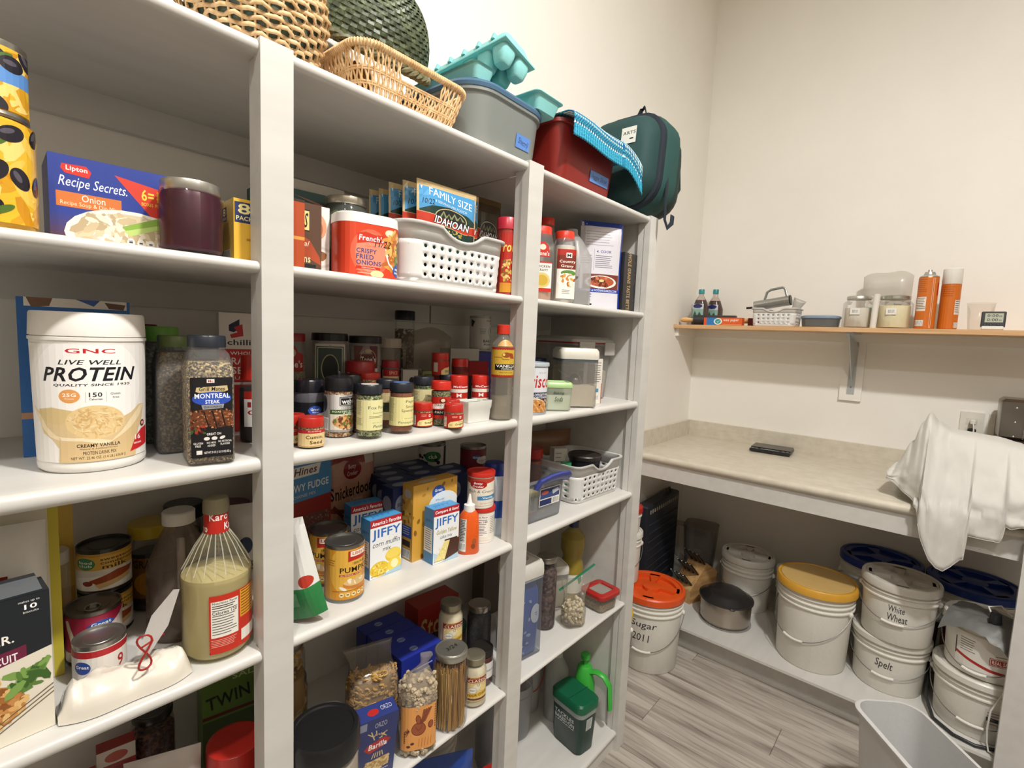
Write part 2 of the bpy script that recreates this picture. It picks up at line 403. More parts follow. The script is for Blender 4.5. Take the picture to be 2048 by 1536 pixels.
# floor planks
def floormat():
    m, nt, b, o = nodes('grey_wood_plank'); oi = N(nt, 'ShaderNodeObjectInfo'); tc = N(nt, 'ShaderNodeTexCoord')
    va = N(nt, 'ShaderNodeVectorMath', operation='SCALE'); cx = N(nt, 'ShaderNodeCombineXYZ'); nt.links.new(oi.outputs['Random'], cx.inputs[0]); nt.links.new(oi.outputs['Random'], cx.inputs[1])
    nt.links.new(cx.outputs[0], va.inputs[0]); va.inputs['Scale'].default_value = 37
    ad = N(nt, 'ShaderNodeVectorMath', operation='ADD'); nt.links.new(tc.outputs['Object'], ad.inputs[0]); nt.links.new(va.outputs[0], ad.inputs[1])
    mp = N(nt, 'ShaderNodeMapping'); mp.inputs['Scale'].default_value = (1.8, 15, 1); nt.links.new(ad.outputs[0], mp.inputs[0])
    n = N(nt, 'ShaderNodeTexNoise', i_Scale=1.0, i_Detail=8.0, i_Roughness=.62, i_Distortion=.6); nt.links.new(mp.outputs[0], n.inputs['Vector'])
    r = ramp(nt, n.outputs[0], [(.33, '#675e56'), (.45, '#938a81'), (.56, '#b1a99f'), (.68, '#c2bbb1')])
    mp2 = N(nt, 'ShaderNodeMapping'); mp2.inputs['Scale'].default_value = (.9, 5, 1); nt.links.new(ad.outputs[0], mp2.inputs[0])
    wv = N(nt, 'ShaderNodeTexWave', i_Scale=1.6, i_Distortion=9.0, i_Detail=3.0, i_Detail_Scale=.8); wv.bands_direction = 'Y'; nt.links.new(mp2.outputs[0], wv.inputs['Vector'])
    r2 = ramp(nt, wv.outputs[0], [(.0, '#7d746a'), (.12, '#b8b0a6'), (1, '#bab2a8')])
    mx = N(nt, 'ShaderNodeMix', data_type='RGBA', blend_type='MULTIPLY'); mx.inputs['Factor'].default_value = .0
    nt.links.new(r.outputs[0], mx.inputs['A']); nt.links.new(r2.outputs[0], mx.inputs['B'])
    mx2 = N(nt, 'ShaderNodeMix', data_type='RGBA'); mx2.inputs['Factor'].default_value = .32; nt.links.new(r.outputs[0], mx2.inputs['A']); nt.links.new(r2.outputs[0], mx2.inputs['B'])
    nt.links.new(mx2.outputs['Result'], b.inputs['Base Color']); b.inputs['Roughness'].default_value = .5; bump(nt, b, n.outputs[0], .3, .0015); return m
fl = struct(slab('floor', -D, YF, -.06, XR, YB, -.004, M('#5a5148', .8)))
FM = floormat(); PW = .182; PL = 1.22; pm = {}
row = 0; y = 2.05-PW*19
while y < 2.62:
    off = {0: .0, 1: .445, 2: .80}[row % 3]; x = off-PL*2
    while x < XR:
        a, c = max(x, -D), min(x+PL, XR); y0 = max(y, YF)
        if c-a > .03 and y+PW > YF+.02:
            key = (round(c-a, 3), round(y+PW-y0, 3))
            if key not in pm:
                mb = MB().loft([(-.004, key[0]/2-.0008, key[1]/2-.0008, .0001), (-.0012, key[0]/2-.0008, key[1]/2-.0008, .0001), (0, key[0]/2-.002, key[1]/2-.002, .0001)], k=1); o = mb.build('plank', FM, fl); pm[key] = o.data
            else: o = bpy.data.objects.new('plank', pm[key]); COL.objects.link(o); o.parent = fl
            o.location = ((a+c)/2, (y0+y+PW)/2, 0)
        x += PL
    y += PW; row += 1
# ---------------------------------------------------------------- shelving unit
T, S1, S2, S3, S4, S5 = 1.997, 1.667, 1.351, 1.017, .596, .078
TH = dict(); TH = {T: .020, S1: .0185, S2: .0245, S3: .021, S4: .014, S5: .02}
POST = [(-.36, -.31), (.344, .395), (.986, 1.043), (1.650, 1.706)]
su = thing('shelving_unit', 'white painted wooden shelving unit with three bays along the left wall', 'shelving', (0, 0, 0))
def nosing(y0, y1, z1, th):
    P = [(-.03, z1-th)]
    for i in range(9):
        a = -pi/2+pi*i/8; P.append((-.010+.010*cos(a), z1-th/2+th/2*sin(a)))
    P.append((-.03, z1)); n = len(P)
    vs = [(p[0], y0, p[1]) for p in P]+[(p[0], y1, p[1]) for p in P]
    return vs, [(i, (i+1) % n, (i+1) % n+n, i+n) for i in range(n)][:n]+[tuple(range(n-1, -1, -1)), tuple(range(n, 2*n))]
BAYS = [(-.31, .344), (.395, .986), (1.043, 1.650)]
for z, th in TH.items():
    for b, (y0, y1) in enumerate(BAYS):
        ya = y0-.0255 if b else y0; yb = y1+.0255 if b < 2 else (y1+.012 if z != T else 1.706)
        mb = MB().box(-D+E_, ya, z-min(th, .019), -.03, yb, z)
        mb.add(*nosing(y0, y1, z, th)); mb.build('shelf', TRIM, su, 50)
        if z != S5: slab('cleat', -D+E_, ya, z-th-.054, -D+.019, yb-(.03 if b == 2 else 0), z-min(th, .019), TRIM, parent=su)
for i, (y0, y1) in enumerate(POST):
    mb = MB().box(-.018, y0, E_, .004, y1, T+.002); mb.box(-.042, y0+.002, E_, -.018, y1-.002, T-.02); mb.build('post', TRIM, su)
slab('side_panel', -D+E_, 1.662, 0, -.042, 1.700, T-.019, TRIM, parent=su)
slab('toe_board', -.05, -.31, 0, -.03, 1.65, S5-.02, TRIM, parent=su)
slab('toe_board', -.032, 1.043, 0, -.012, 1.65, .05, TRIM, parent=su)
# ---------------------------------------------------------------- counter
def lammat():
    m, nt, b, o = nodes('stone_laminate'); n = N(nt, 'ShaderNodeTexNoise', i_Scale=1.0, i_Detail=9.0, i_Roughness=.7, i_Distortion=.8); nt.links.new(coord(nt, (5, 60, 30)), n.inputs['Vector'])
    r = ramp(nt, n.outputs[0], [(.3, '#b5ac9b'), (.45, '#c9c1b0'), (.7, '#d6cfc0')]); n2 = N(nt, 'ShaderNodeTexNoise', i_Scale=25.0, i_Detail=6.0); nt.links.new(coord(nt), n2.inputs['Vector'])
    r2 = ramp(nt, n2.outputs[0], [(.35, '#bfb7a7'), (.65, '#d4cdbf')]); mx = N(nt, 'ShaderNodeMix', data_type='RGBA'); mx.inputs['Factor'].default_value = .45
    nt.links.new(r.outputs[0], mx.inputs['A']); nt.links.new(r2.outputs[0], mx.inputs['B']); nt.links.new(mx.outputs['Result'], b.inputs['Base Color']); b.inputs['Roughness'].default_value = .32; return m
LAM = lammat(); CO = .984; YC = 2.4156
ct = thing('counter', 'pale stone laminate counter along the back wall with splash strip and white apron', 'counter', (0, YC, 0))
mb = MB(); P = []
for i in range(9):
    a = pi/2+pi*i/8; P.append((.0185+.0185*cos(a), CO-.0185+.0185*sin(a)))
P = [(YB-E_-YC, CO)]+P+[(YB-E_-YC, CO-.037)]; n = len(P)
vs = [(-D+E_, p[0], p[1]) for p in P]+[(XR-E_, p[0], p[1]) for p in P]
mb.add(vs, [((i+1) % n, i, i+n, (i+1) % n+n) for i in range(n)]+[tuple(range(n)), tuple(range(2*n-1, n-1, -1))]); mb.build('countertop', LAM, ct, 50)
slab('splash_strip', -D+.02, YB-E_-YC-.02, CO, XR-E_, YB-E_-YC, 1.0795, LAM, parent=ct); slab('splash_strip', -D+E_, .02, CO, -D+.02, YB-E_-YC, 1.0795, LAM, parent=ct)
slab('apron', -D+.001, .02, .863, XR-.001, .04, CO-.037, TRIM, parent=ct)
slab('leg', 1.075, -.026, E_, 1.17, -.002, CO-.0375, TRIM, parent=ct)
PT = .137
pf = thing('low_platform', 'low white board platform under the counter raised just above the floor', 'platform', (0, 2.42, 0))
slab('platform_board', -D+E_, 0, PT-.012, XR-E_, YB-E_-2.42, PT, TRIM, parent=pf)
slab('riser', -D+E_, .085, 0, XR-E_, .1, PT-.012, TRIM, parent=pf)
mb = MB(); n = 7; P = [(.085, 0)]+[(.085-.016*sin(pi/2*i/5), .026-.016+.016*cos(pi/2*i/5)) for i in range(6)]+[(.069, 0)]; L = len(P)
mb.add([(-D+E_, p[0], p[1]) for p in P]+[(XR-E_, p[0], p[1]) for p in P], [((i+1) % L, i, i+L, (i+1) % L+L) for i in range(L)]); mb.build('shoe_moulding', TRIM, pf)
# ---------------------------------------------------------------- wood wall shelf
def woodmat(a, b_, c, sc=(2, 30, 30), rough=.45):
    m, nt, b, o = nodes('pale_wood'); n = N(nt, 'ShaderNodeTexNoise', i_Scale=1.5, i_Detail=7.0, i_Distortion=.7); nt.links.new(coord(nt, sc), n.inputs['Vector'])
    r = ramp(nt, n.outputs[0], [(.3, a), (.5, b_), (.7, c)]); nt.links.new(r.outputs[0], b.inputs['Base Color']); b.inputs['Roughness'].default_value = rough; bump(nt, b, n.outputs[0], .15, .001); return m
WOOD = woodmat('#b98e60', '#cfa578', '#dab58a'); WO = 1.672; YS = 2.858
ws = thing('wall_shelf', 'long birch board shelf above the counter on white cleats and a bracket', 'shelf', (0, YS, WO))
slab('shelf_board', -D+E_, 0, -.021, XR-E_, YB-E_-YS, 0, WOOD, parent=ws)
slab('cleat', -D+E_, YB-E_-YS-.02, -.065, XR-E_, YB-E_-YS, -.021, WALL, parent=ws); slab('cleat', -D+E_, .03, -.065, -D+.02, YB-E_-YS-.02, -.021, WALL, parent=ws)
slab('bracket_backer', .395, YB-E_-YS-.015, 1.30-WO, .493, YB-E_-YS, -.065, WALL, parent=ws)
br = M('#b9bec0', .4, .3); yb = YB-E_-YS-.015
mb = MB().box(.428, yb-.003, 1.335-WO, .461, yb, -.065).box(.434, .02, -.026, .467, yb, -.021)
mb.add([(.428, yb-.003, -.09), (.461, yb-.003, -.09), (.461, .05, -.026), (.428, .05, -.026), (.442, yb-.003, -.27), (.447, yb-.003, -.27), (.447, .06, -.03), (.442, .06, -.03)], [(4, 5, 6, 7), (0, 4, 7, 3), (1, 2, 6, 5)])
mb.build('bracket', br, ws)
for dz in (-.10, -.30): MB().sph((.4445, yb-.004, dz), .004, .002, .004, 8, 4).build('screw', M('#70706c', .3, .8), ws)
# ---------------------------------------------------------------- product builders
GLASS = GL('#ffffff', .02, .05, .15); PLAS = GL('#f2f4f4', .08, .12, .12); FROST = GL('#e8ebea', .45, .3, .08); FILM = GL('#ffffff', .08, .12, .2)
TIN = M('#a9a7a0', .32, .9, .05); GOLD = M('#b0a688', .35, .8, .05); WHITE = '#ece9e2'
RED = '#b5261c'; BLACK = '#1b1b1e'
def can(label, x, y, z, r, h, bg, art, rz=0, cover=3.0, rim=TIN, name='food_can', cat='can', group=None, pull=False, lidc=None, tilt=None):
    t = thing(name, label, cat, (x, y, z), rz, group, tilt)
    LO('can_body', [(0, r*.97), (.003, r), (.006, r*.985), (h-.006, r*.985), (h-.003, r), (h, r), (h-.0005, r*.95), (h-.004, r*.94), (h-.004, r*.6), (h-.0034, r*.58)], rim, t, 30)
    LO('paper_band', [(.007, r*.99), (h-.007, r*.99)], M(bg, .45), t, 30, cap=(0, 0))
    if lidc: LO('plastic_lid', [(h-.006, r*1.01), (h-.006, r*1.06), (h+.001, r*1.06), (h+.004, r*1.03), (h+.004, r*.9), (h+.002, r*.88)], M(lidc, .4), t, 30)
    if pull: MB().tube([(r*.35+.012*cos(q), .010*sin(q), h-.0015) for q in [2*pi*i/12 for i in range(12)]], .0012, 5, close=True).box(-.002, -.004, h-.0035, r*.3, .004, h-.0015).build('pull_ring', TIN, t, 30)
    if art:
        A = Art(r*cover, h-.016); art(A); A.wrap(t, r*.99, z0=.008, z1=h-.008, off=.0006)
    return t
def jar(label, x, y, z, prof, lid, lidc, cont=None, contc=None, art=None, rz=0, glass=None, name='spice_jar', cat='jar', group=None, k=6, lr=.3, lm=0, z0=0, z1=0, W=.05, s0=0, rr=None, tilt=None, lidname='lid', artoff=.0007):
    """prof: glass sections; lid: (z0,z1,r) or sections; cont: (z0,z1,r) or sections; label band rr=(hx,hy,cr) between z0 and z1"""
    t = thing(name, label, cat, (x, y, z), rz, group, tilt)
    LO('bottle' if name.endswith('bottle') else 'glass_jar', prof, glass or GLASS, t, 40, k=k)
    if cont:
        if isinstance(cont[0], (int, float)): a, b, r = cont[:3]; cont = [(a, r*.96), (a+.003, r), (b, r), (b+.0005, r*.9)]
        LO('contents', cont, contc, t, 40, k=k)
    if lid:
        if isinstance(lid[0], (int, float)): a, b, r = lid; lid = [(a, r), (b-.002, r*.99), (b, r*.94), (b+.0002, r*.8)]
        LO(lidname, lid, M(lidc, lr, lm) if isinstance(lidc, str) else lidc, t, 40, k=max(k, 6))
    if art:
        A = Art(W, z1-z0); art(A); rr = rr or (max(s[1] for s in prof),); A.wrap(t, *rr, z0=z0, z1=z1, s0=s0, k=k, off=artoff)
    return t
def carton(label, x, y, z, d, w, h, rz, bg, front=None, side=None, topa=None, name='food_box', cat='box', group=None, at='FL', tilt=None, rough=.4, right=None):
    """x,y = front-left bottom corner (nearest the camera side of the front face); depth d goes back, w to the right"""
    t = thing(name, label, cat, (x, y, z), rz, group, tilt)
    MB().box(-d, 0, 0, 0, w, h, .0008).build('box_body', M(bg, rough, bp=.05), t)
    if front: A = Art(w, h); front(A); A.plane(t, (0, 0, h), (0, 1, 0), (0, 0, -1), 'front_print')
    if side: A = Art(d, h); side(A); A.plane(t, (-d, 0, h), (1, 0, 0), (0, 0, -1), 'side_print')
    if right: A = Art(d, h); right(A); A.plane(t, (0, w, h), (-1, 0, 0), (0, 0, -1), 'side_print')
    if topa: A = Art(w, d); topa(A); A.plane(t, (-d, 0, h), (0, 1, 0), (1, 0, 0), 'top_print')
    return t
def pouch(label, x, y, z, w, h, th, rz, bg, art=None, back=None, name='pouch', cat='packet', group=None, tilt=None, crimp=.008, seed=1, foot=.6, rough=.28, wav=0):
    """a filled flat bag standing up; x,y = middle of the foot"""
    t = thing(name, label, cat, (x, y, z), rz, group, tilt); rd = random.Random(seed); ph = [rd.uniform(0, 6) for _ in range(4)]
    def fn(sg):
        def f(u, v):
            e = max(0, min(1, min(u, 1-u)*5))**.6; b = max(0, min(1, v*6))**.7; bt = foot+(1-foot)*min(1, (1-v)*4)
            q = th/2*e*b*bt*(.85+.15*sin(5*v+ph[0]))+.0022*sin(9*u+ph[1]+4*v)*e*b
            return (sg*max(q, .0004), (u-.5)*w*(1-.03*sin(pi*v)), h*(1-v)*(1-wav*abs(2*u-1)**2.5*(1-v)+wav*.25*sin(7*u+ph[3])*(1-v)))
        return f
    nu, nv = 12, 14; vs = []; fs = []
    for sg in (1, -1):
        f = fn(sg); n0 = len(vs)
        for j in range(nv+1):
            for i in range(nu+1): vs.append(f(i/nu, j/nv))
        for j in range(nv):
            for i in range(nu):
                a = n0+j*(nu+1)+i; q = (a, a+nu+1, a+nu+2, a+1); fs.append(q if sg > 0 else q[::-1])
    mk('bag_film', vs, fs, M(bg, rough) if isinstance(bg, str) else bg, t, 60)
    if art: A = Art(w, h); art(A); A.onto(t, fn(1), nu, nv, 'front_print', PR(.25))
    return t
def bail(mb, r, z, drop, a0, wire=.0018, side=1, n=22):
    """hanging wire handle: ends on the rim at angle a0 and a0+pi, sagging on the side between them"""
    pts = []
    for i in range(n+1):
        q = a0+pi*i/n*side; s = sin(pi*i/n); rr = r+.006-.008*s*min(1, drop/.08); pts.append((rr*cos(q), rr*sin(q), z-drop*s**.8))
    mb.tube(pts, wire, 6); return pts
def bucket(label, x, y, z, r, h, lid=None, lidc='#e9e7e0', rz=0, art=None, handle=(-90, .1, 1), name='bucket', group=None, body=None, taper=.9, W=.2, az=(.3, .8), s0=0, rims=3, tilt=None):
    """white plastic pail; r = rim radius"""
    t = thing(name, label, 'bucket', (x, y, z), rz, group, tilt); rb = r*taper
    secs = [(0, rb*.97), (.006, rb)]; top = h; zz = h-.018-.022*rims; rr = lambda q: rb+(r*.965-rb)*q/h
    secs += [(zz, rr(zz))]
    for i in range(rims): a = zz+.022*i; secs += [(a, rr(a)), (a+.002, r), (a+.007, r), (a+.009, rr(a))]
    secs += [(h-.004, rr(h)), (h, rr(h)*1.005)]
    LO('pail', secs, body or M('#dedbd2', .42, bp=.05, sub=.0), t, 40, k=12, cap=(1, 0 if lid in (None, 'gamma') else 1))
    if lid:
        R_ = r*1.03; m = M(lidc, .36, bp=.05)
        if lid == 'gamma':
            LO('lid_ring', [(h-.022, R_), (h+.004, R_*1.0), (h+.010, R_*.97), (h+.011, R_*.90), (h+.002, R_*.885)], m, t, 35, k=12, cap=(0, 0))
            mb = MB(); n = 12; lo, hi, ro = h-.010, h+.006, R_*.885
            mb.loft([(lo-.003, ro), (lo, ro)], k=12)
            def sector(a0, a1, r0_, r1_, zt):
                P = [(r1_*cos(a0+(a1-a0)*i/8), r1_*sin(a0+(a1-a0)*i/8)) for i in range(9)]+[(r0_*cos(a1-(a1-a0)*i/8), r0_*sin(a1-(a1-a0)*i/8)) for i in range(9)]
                vs = [(p[0], p[1], lo) for p in P]+[(p[0], p[1], zt) for p in P]; L = len(P)
                mb.add(vs, [(i, (i+1) % L, (i+1) % L+L, i+L) for i in range(L)]+[tuple(range(L, 2*L))])
            for q in range(4):
                a = q*pi/2; wd = .20; sector(a-wd, a+wd, .001, ro*.93, hi)
            P = [(ro*cos(2*pi*i/32), ro*sin(2*pi*i/32)) for i in range(32)]; Q = [(ro*.84*cos(2*pi*i/32), ro*.84*sin(2*pi*i/32)) for i in range(32)]
            vs = [(p[0], p[1], hi) for p in P]+[(p[0], p[1], hi) for p in Q]+[(p[0], p[1], lo) for p in Q]
            mb.add(vs, [(i, (i+1) % 32, (i+1) % 32+32, i+32) for i in range(32)]+[(i+32, (i+1) % 32+32, (i+1) % 32+64, i+64) for i in range(32)])
            mb.loft([(lo, ro*.3), (hi, ro*.3), (hi+.001, ro*.27)], k=6); mb.build('screw_lid', m, t, 35)
        else:
            LO('lid', [(h-.018, R_*1.0), (h-.018, R_*1.012), (h+.002, R_*1.01), (h+.007, R_*.98), (h+.007, R_*.93), (h+.002, R_*.90), (h+.002, R_*.5), (h+.0022, R_*.1)], m, t, 35, k=12)
    if handle:
        a, drop, sd = handle; mb = MB(); hz = h-.022*rims-.022; pts = bail(mb, r, hz, drop, radians(a), .0017, sd); mb.build('bail_handle', M('#8a8a86', .35, .8), t, 40)
        mb = MB(); k = len(pts)//2; mb.tube(pts[k-2:k+3], .0055, 8); mb.build('grip', M('#e4e2dc', .4), t, 40)
        for q in (a, a+180): MB().sph(((r)*cos(radians(q)), r*sin(radians(q)), hz+.003), .011, .011, .013, 8, 5).build('handle_ear', M('#dedbd2', .42), t, 40)
    if art:
        z0, z1 = h*az[0], h*az[1]; A = Art(W, z1-z0); art(A); A.wrap(t, rr(z0), z0=z0, z1=z1, top=(rr(z1),), k=12, s0=s0, off=.0008, name='marker_writing')
    return t
def weld(o):
    import bmesh
    b = bmesh.new(); b.from_mesh(o.data); bmesh.ops.remove_doubles(b, verts=b.verts, dist=.0002); bmesh.ops.recalc_face_normals(b, faces=b.faces); b.to_mesh(o.data); b.free(); o.data.shade_smooth(); o.data.set_sharp_from_angle(angle=radians(50))
def holes_wall(mb, A, B, z0, z1, cells_u, cells_v, u0, u1, hole, rs=.33):
    """wall strip between perimeter fractions u0..u1 of outlines A(z0)..B(z1), cut into square cells; hole(i,j) -> open round hole"""
    def cum(P):
        c = [0]
        for i in range(len(P)): a = P[i]; b = P[(i+1) % len(P)]; c.append(c[-1]+math.hypot(b[0]-a[0], b[1]-a[1]))
        return c
    ca, cb = cum(A), cum(B)
    def at(P, c, d):
        d = d % c[-1]
        for i in range(len(P)):
            if c[i+1] >= d: t = (d-c[i])/((c[i+1]-c[i]) or 1); a = P[i]; b = P[(i+1) % len(P)]; return (a[0]+(b[0]-a[0])*t, a[1]+(b[1]-a[1])*t)
        return P[0]
    def pt(u, v): a = at(A, ca, u*ca[-1]); b = at(B, cb, u*cb[-1]); return (a[0]+(b[0]-a[0])*v, a[1]+(b[1]-a[1])*v, z0+(z1-z0)*v)
    for i in range(cells_u):
        for j in range(cells_v):
            ua, ub = u0+(u1-u0)*i/cells_u, u0+(u1-u0)*(i+1)/cells_u; va, vb = j/cells_v, (j+1)/cells_v; um, vm = (ua+ub)/2, (va+vb)/2
            O = [(ua, va), (um, va), (ub, va), (ub, vm), (ub, vb), (um, vb), (ua, vb), (ua, vm)]; n = len(mb.v)
            mb.v += [pt(*o) for o in O]
            if hole(i, j):
                for q in range(8):
                    a = -3*pi/4+q*pi/4; mb.v.append(pt(um+rs*(ub-ua)*cos(a), vm+rs*(vb-va)*sin(a)))
                mb.f += [(n+q, n+(q+1) % 8, n+8+(q+1) % 8, n+8+q) for q in range(8)]
            else: mb.f.append(tuple(range(n, n+8)))
def perf_basket(label, x, y, z, hx, hy, h, rz, cr=.03, nfront=8, nrow=4, nside=7, name='storage_basket', group=None, notch=True, colour='#dcdbd9', side_gap=True, top=1.06):
    """white plastic basket with round holes; front (+X) is the long side 2*hy; rim with a finger notch"""
    t = thing(name, label, 'basket', (x, y, z), rz, group); m = M(colour, .4, bp=.05)
    B0 = ring(hx, hy, cr, 4); B1 = ring(hx*top, hy*top, cr*1.1, 4); L0 = 4*(hx+hy)-8*cr+2*pi*cr
    mb = MB(); fy = (hy-cr)*2/L0; cn = pi*cr/2/L0; sx = (hx-cr)*2/L0
    zb, zt = h*.10, h*.72; f1 = zt/h; lerp = lambda P, Q, q: [(a[0]+(b[0]-a[0])*q, a[1]+(b[1]-a[1])*q) for a, b in zip(P, Q)]
    P0, P1 = lerp(B0, B1, .10), lerp(B0, B1, f1)
    nf = nfront
    segs = [(-fy/2, fy/2, nf, True), (fy/2, fy/2+cn, 3, False), (fy/2+cn, fy/2+cn+sx, nside, True), (fy/2+cn+sx, fy/2+2*cn+sx, 3, False), (fy/2+2*cn+sx, 1.5*fy+2*cn+sx, nf, True), (1.5*fy+2*cn+sx, 1.5*fy+3*cn+sx, 3, False), (1.5*fy+3*cn+sx, 1.5*fy+3*cn+2*sx, nside, True), (1.5*fy+3*cn+2*sx, 1.5*fy+4*cn+2*sx, 3, False)]
    for a, b, n, op in segs: holes_wall(mb, P0, P1, zb, zt, n, nrow, a, b, (lambda i, j, o=op: o), .21)
    # plain bottom band, plain upper band with the notch
    V, F = loft([(.004, hx*.96, hy*.96, cr*.8), (0, hx*.95, hy*.95, cr*.8), (0, hx*.97, hy*.97, cr), (.006, hx, hy, cr), (zb, P0[0][0], hy+(hy*top-hy)*.1, cr*1.01)], k=4, cap=(1, 0)); mb.add(V, F)
    NU = 96; up = MB()
    def cum(P):
        c = [0]
        for i in range(len(P)): a = P[i]; b = P[(i+1) % len(P)]; c.append(c[-1]+math.hypot(b[0]-a[0], b[1]-a[1]))
        return c
    def at(P, c, u):
        d = (u % 1)*c[-1]
        for i in range(len(P)):
            if c[i+1] >= d-1e-12: t_ = (d-c[i])/((c[i+1]-c[i]) or 1); a = P[i]; b = P[(i+1) % len(P)]; return (a[0]+(b[0]-a[0])*t_, a[1]+(b[1]-a[1])*t_)
        return P[0]
    c1, cB = cum(P1), cum(B1); rim = []
    for i in range(NU):
        u = i/NU; d = 0
        if notch:
            for c0 in (0, .5):
                q = min(abs(u-c0), 1-abs(u-c0) if c0 == 0 else 9); ww = fy*.27
                if q < ww: d = max(d, (1-(q/ww)**2.2)*h*.19)
        a = at(P1, c1, u); b = at(B1, cB, u); hh = h-d; fr = (hh-zt)/(h-zt); p = (a[0]+(b[0]-a[0])*fr, a[1]+(b[1]-a[1])*fr, hh); nx = 1+.05
        up.v += [(a[0], a[1], zt), p, (p[0]*nx, p[1]*(1+.05*hx/hy), hh+.001), (p[0]*nx*1.002, p[1]*(1+.05*hx/hy), hh-.005)]
    for i in range(NU):
        j = (i+1) % NU
        for q in range(3): up.f.append((4*i+q, 4*j+q, 4*j+q+1, 4*i+q+1))
    o = mb.build('basket_wall', m, t, 40); weld(o); s = o.modifiers.new('thickness', 'SOLIDIFY'); s.thickness = .0016; s.offset = -1
    o = up.build('basket_rim', m, t, 40); s = o.modifiers.new('thickness', 'SOLIDIFY'); s.thickness = .0018; s.offset = -1
    return t
def mason_lid(z, r): return [(z, r*.97), (z+.002, r), (z+.014, r), (z+.0155, r*.985), (z+.0165, r*.93), (z+.0155, r*.86), (z+.0165, r*.84), (z+.0165, r*.3)]
def mason(label, x, y, z, r, h, contc, fill=.8, rz=0, art=None, lidc='#b4b2aa', glass=None, name='mason_jar', group=None, tilt=None, top=None, lm=.85):
    t = thing(name, label, 'jar', (x, y, z), rz, group, tilt)
    LO('glass_jar', [(0, r*.86), (.004, r*.96), (.010, r), (h*.78, r), (h*.86, r*.93), (h-.018, r*.86), (h-.002, r*.86)], glass or GLASS, t, 40, k=8)
    if contc: LO('contents', [(.004, r*.85), (.008, r*.94), (min(h*.77, h*fill), r*.95), (h*fill+.001, r*.8)], contc, t, 40, k=8)
    LO('metal_lid', mason_lid(h-.016, r*.92), M(lidc, .3, lm), t, 35, k=8)
    if top: A = Art(r*1.4, r*1.4); top(A); A.plane(t, (-r*.7, -r*.7, h+.001), (0, 1, 0), (1, 0, 0), 'lid_writing')
    if art: A = Art(r*1.6, h*.4); art(A); A.wrap(t, r, z0=h*.25, z1=h*.65)
    return t
# ================================================================ bay 1 (left)
OLV = ['#22202a', '#191820', '#2c2630']
def olive_art(A, seed, blue=None, n=16):
    A.rect(0, 0, 1, 1, '#e2b431'); A.scat(0, 0, 1, 1, 60, .006, ['#e9c255', '#d19a22', '#f0d27a', '#c98b1c'], seed+5, asp=3)
    if blue: A.poly([(0, blue), (1, blue-.04), (1, blue+.2), (0, blue+.26)], '#5b8fd0')
    rd = random.Random(seed)
    for i in range(n):
        x, y = (i % 6+rd.uniform(.25, .75))/6, (i//6+rd.uniform(.2, .8))/3
        if blue and abs(y-blue-.1) < .14: continue
        a = rd.uniform(0, 3); A.ell(x, y, .0095/A.W, .0135/A.H, '#201d27', a=a); A.ell(x-.02, y-.02, .003/A.W, .007/A.H, '#55505c', a=a)
        if rd.random() < .25: A.ell(x+.06, y, .012/A.W, .004/A.H, '#4d6b2a', a=-.5)
can('yellow olive pattern tin with a blue band, topmost at the upper shelf far left', -.085, .058, S1+.135, .037, .088, '#e2b431', lambda A: olive_art(A, 3, .35), rz=-12, name='olive_tin', group=None)
t = thing('olive_bundle', 'yellow film wrapped olive bundle under the yellow and blue tin on the upper shelf', 'packet', (-.085, .05, S1), -12)
rd = random.Random(4); secs = [(0, .046), (.004, .049)]
for i in range(1, 9): secs.append((.135*i/9, .049+rd.uniform(-.0022, .0022), .047+rd.uniform(-.002, .002), .030))
secs += [(.132, .045), (.1349, .035)]
LO('wrapped_body', secs, M('#e0ab25', .18, bp=.3, sc=25, var=.15), t, 50, k=8)
A = Art(.16, .118); olive_art(A, 8); A.wrap(t, .0515, .0495, .034, z0=.008, z1=.126, mat=PR(.2), off=.0005)
def onion_front(A):
    A.rect(0, 0, 1, 1, '#2b3f94'); A.grad(0, .6, 1, 1, '#2b3f94', '#5a3a3a', 6)
    A.poly([(.5, .12), (1, .22), (1, .62), (.8, .55)], '#d2402f'); A.text('6=12', .72, .22, .94, .36, '#f3d44a', b=1); A.text('BOXES', .72, .38, .82, .42, '#f3d44a'); A.text('POUCHES', .84, .38, .97, .42, '#f3d44a')
    A.poly([(.1, .1), (.28, .09), (.32, .15), (.3, .22), (.12, .2), (.09, .15)], '#d0342b'); A.text('Lipton', .13, .11, .29, .18, '#ffffff', b=1)
    A.text('Recipe Secrets.', .07, .23, .6, .38, '#ffffff', it=.3, b=0)
    A.rect(.05, .41, .55, .58, '#d0763a'); A.text('Onion', .24, .42, .42, .50, '#fbf3e4', b=0); A.text('Recipe Soup & Dip Mix', .08, .51, .52, .57, '#f0d9b8')
    A.ell(.62, .86, .52, .34, '#efe9da'); A.ell(.64, .86, .47, .30, '#cfc3a8'); A.scat(.2, .62, 1, 1, 130, .0042, ['#e6ddc8', '#d5c6a6', '#f3eddd', '#b9a684', '#c9b793'], 7, True, 2.4)
    A.poly([(.55, .72), (.93, .52), (1, .56), (1, .66), (.6, .80)], '#8ab04a'); A.poly([(.56, .77), (.97, .60), (1, .63), (.62, .82)], '#b9d37a')
    for i in range(4): A.ell(.62+i*.085, .90, .034, .055, '#f3f1ea', n=10); A.rect(.605+i*.085, .885, .635+i*.085, .905, '#555555')
    A.text('20', .60, .87, .635, .90, '#333333', b=1)
t = carton('blue onion soup mix box with a bowl of dip and celery on its front', -.062, .104, S1, .095, .142, .118, -3, '#26387f', onion_front, name='soup_mix_box')
MB().box(-.05, .05, .118, -.012, .138, .121).build('open_flap', M('#33202a', .6), t)
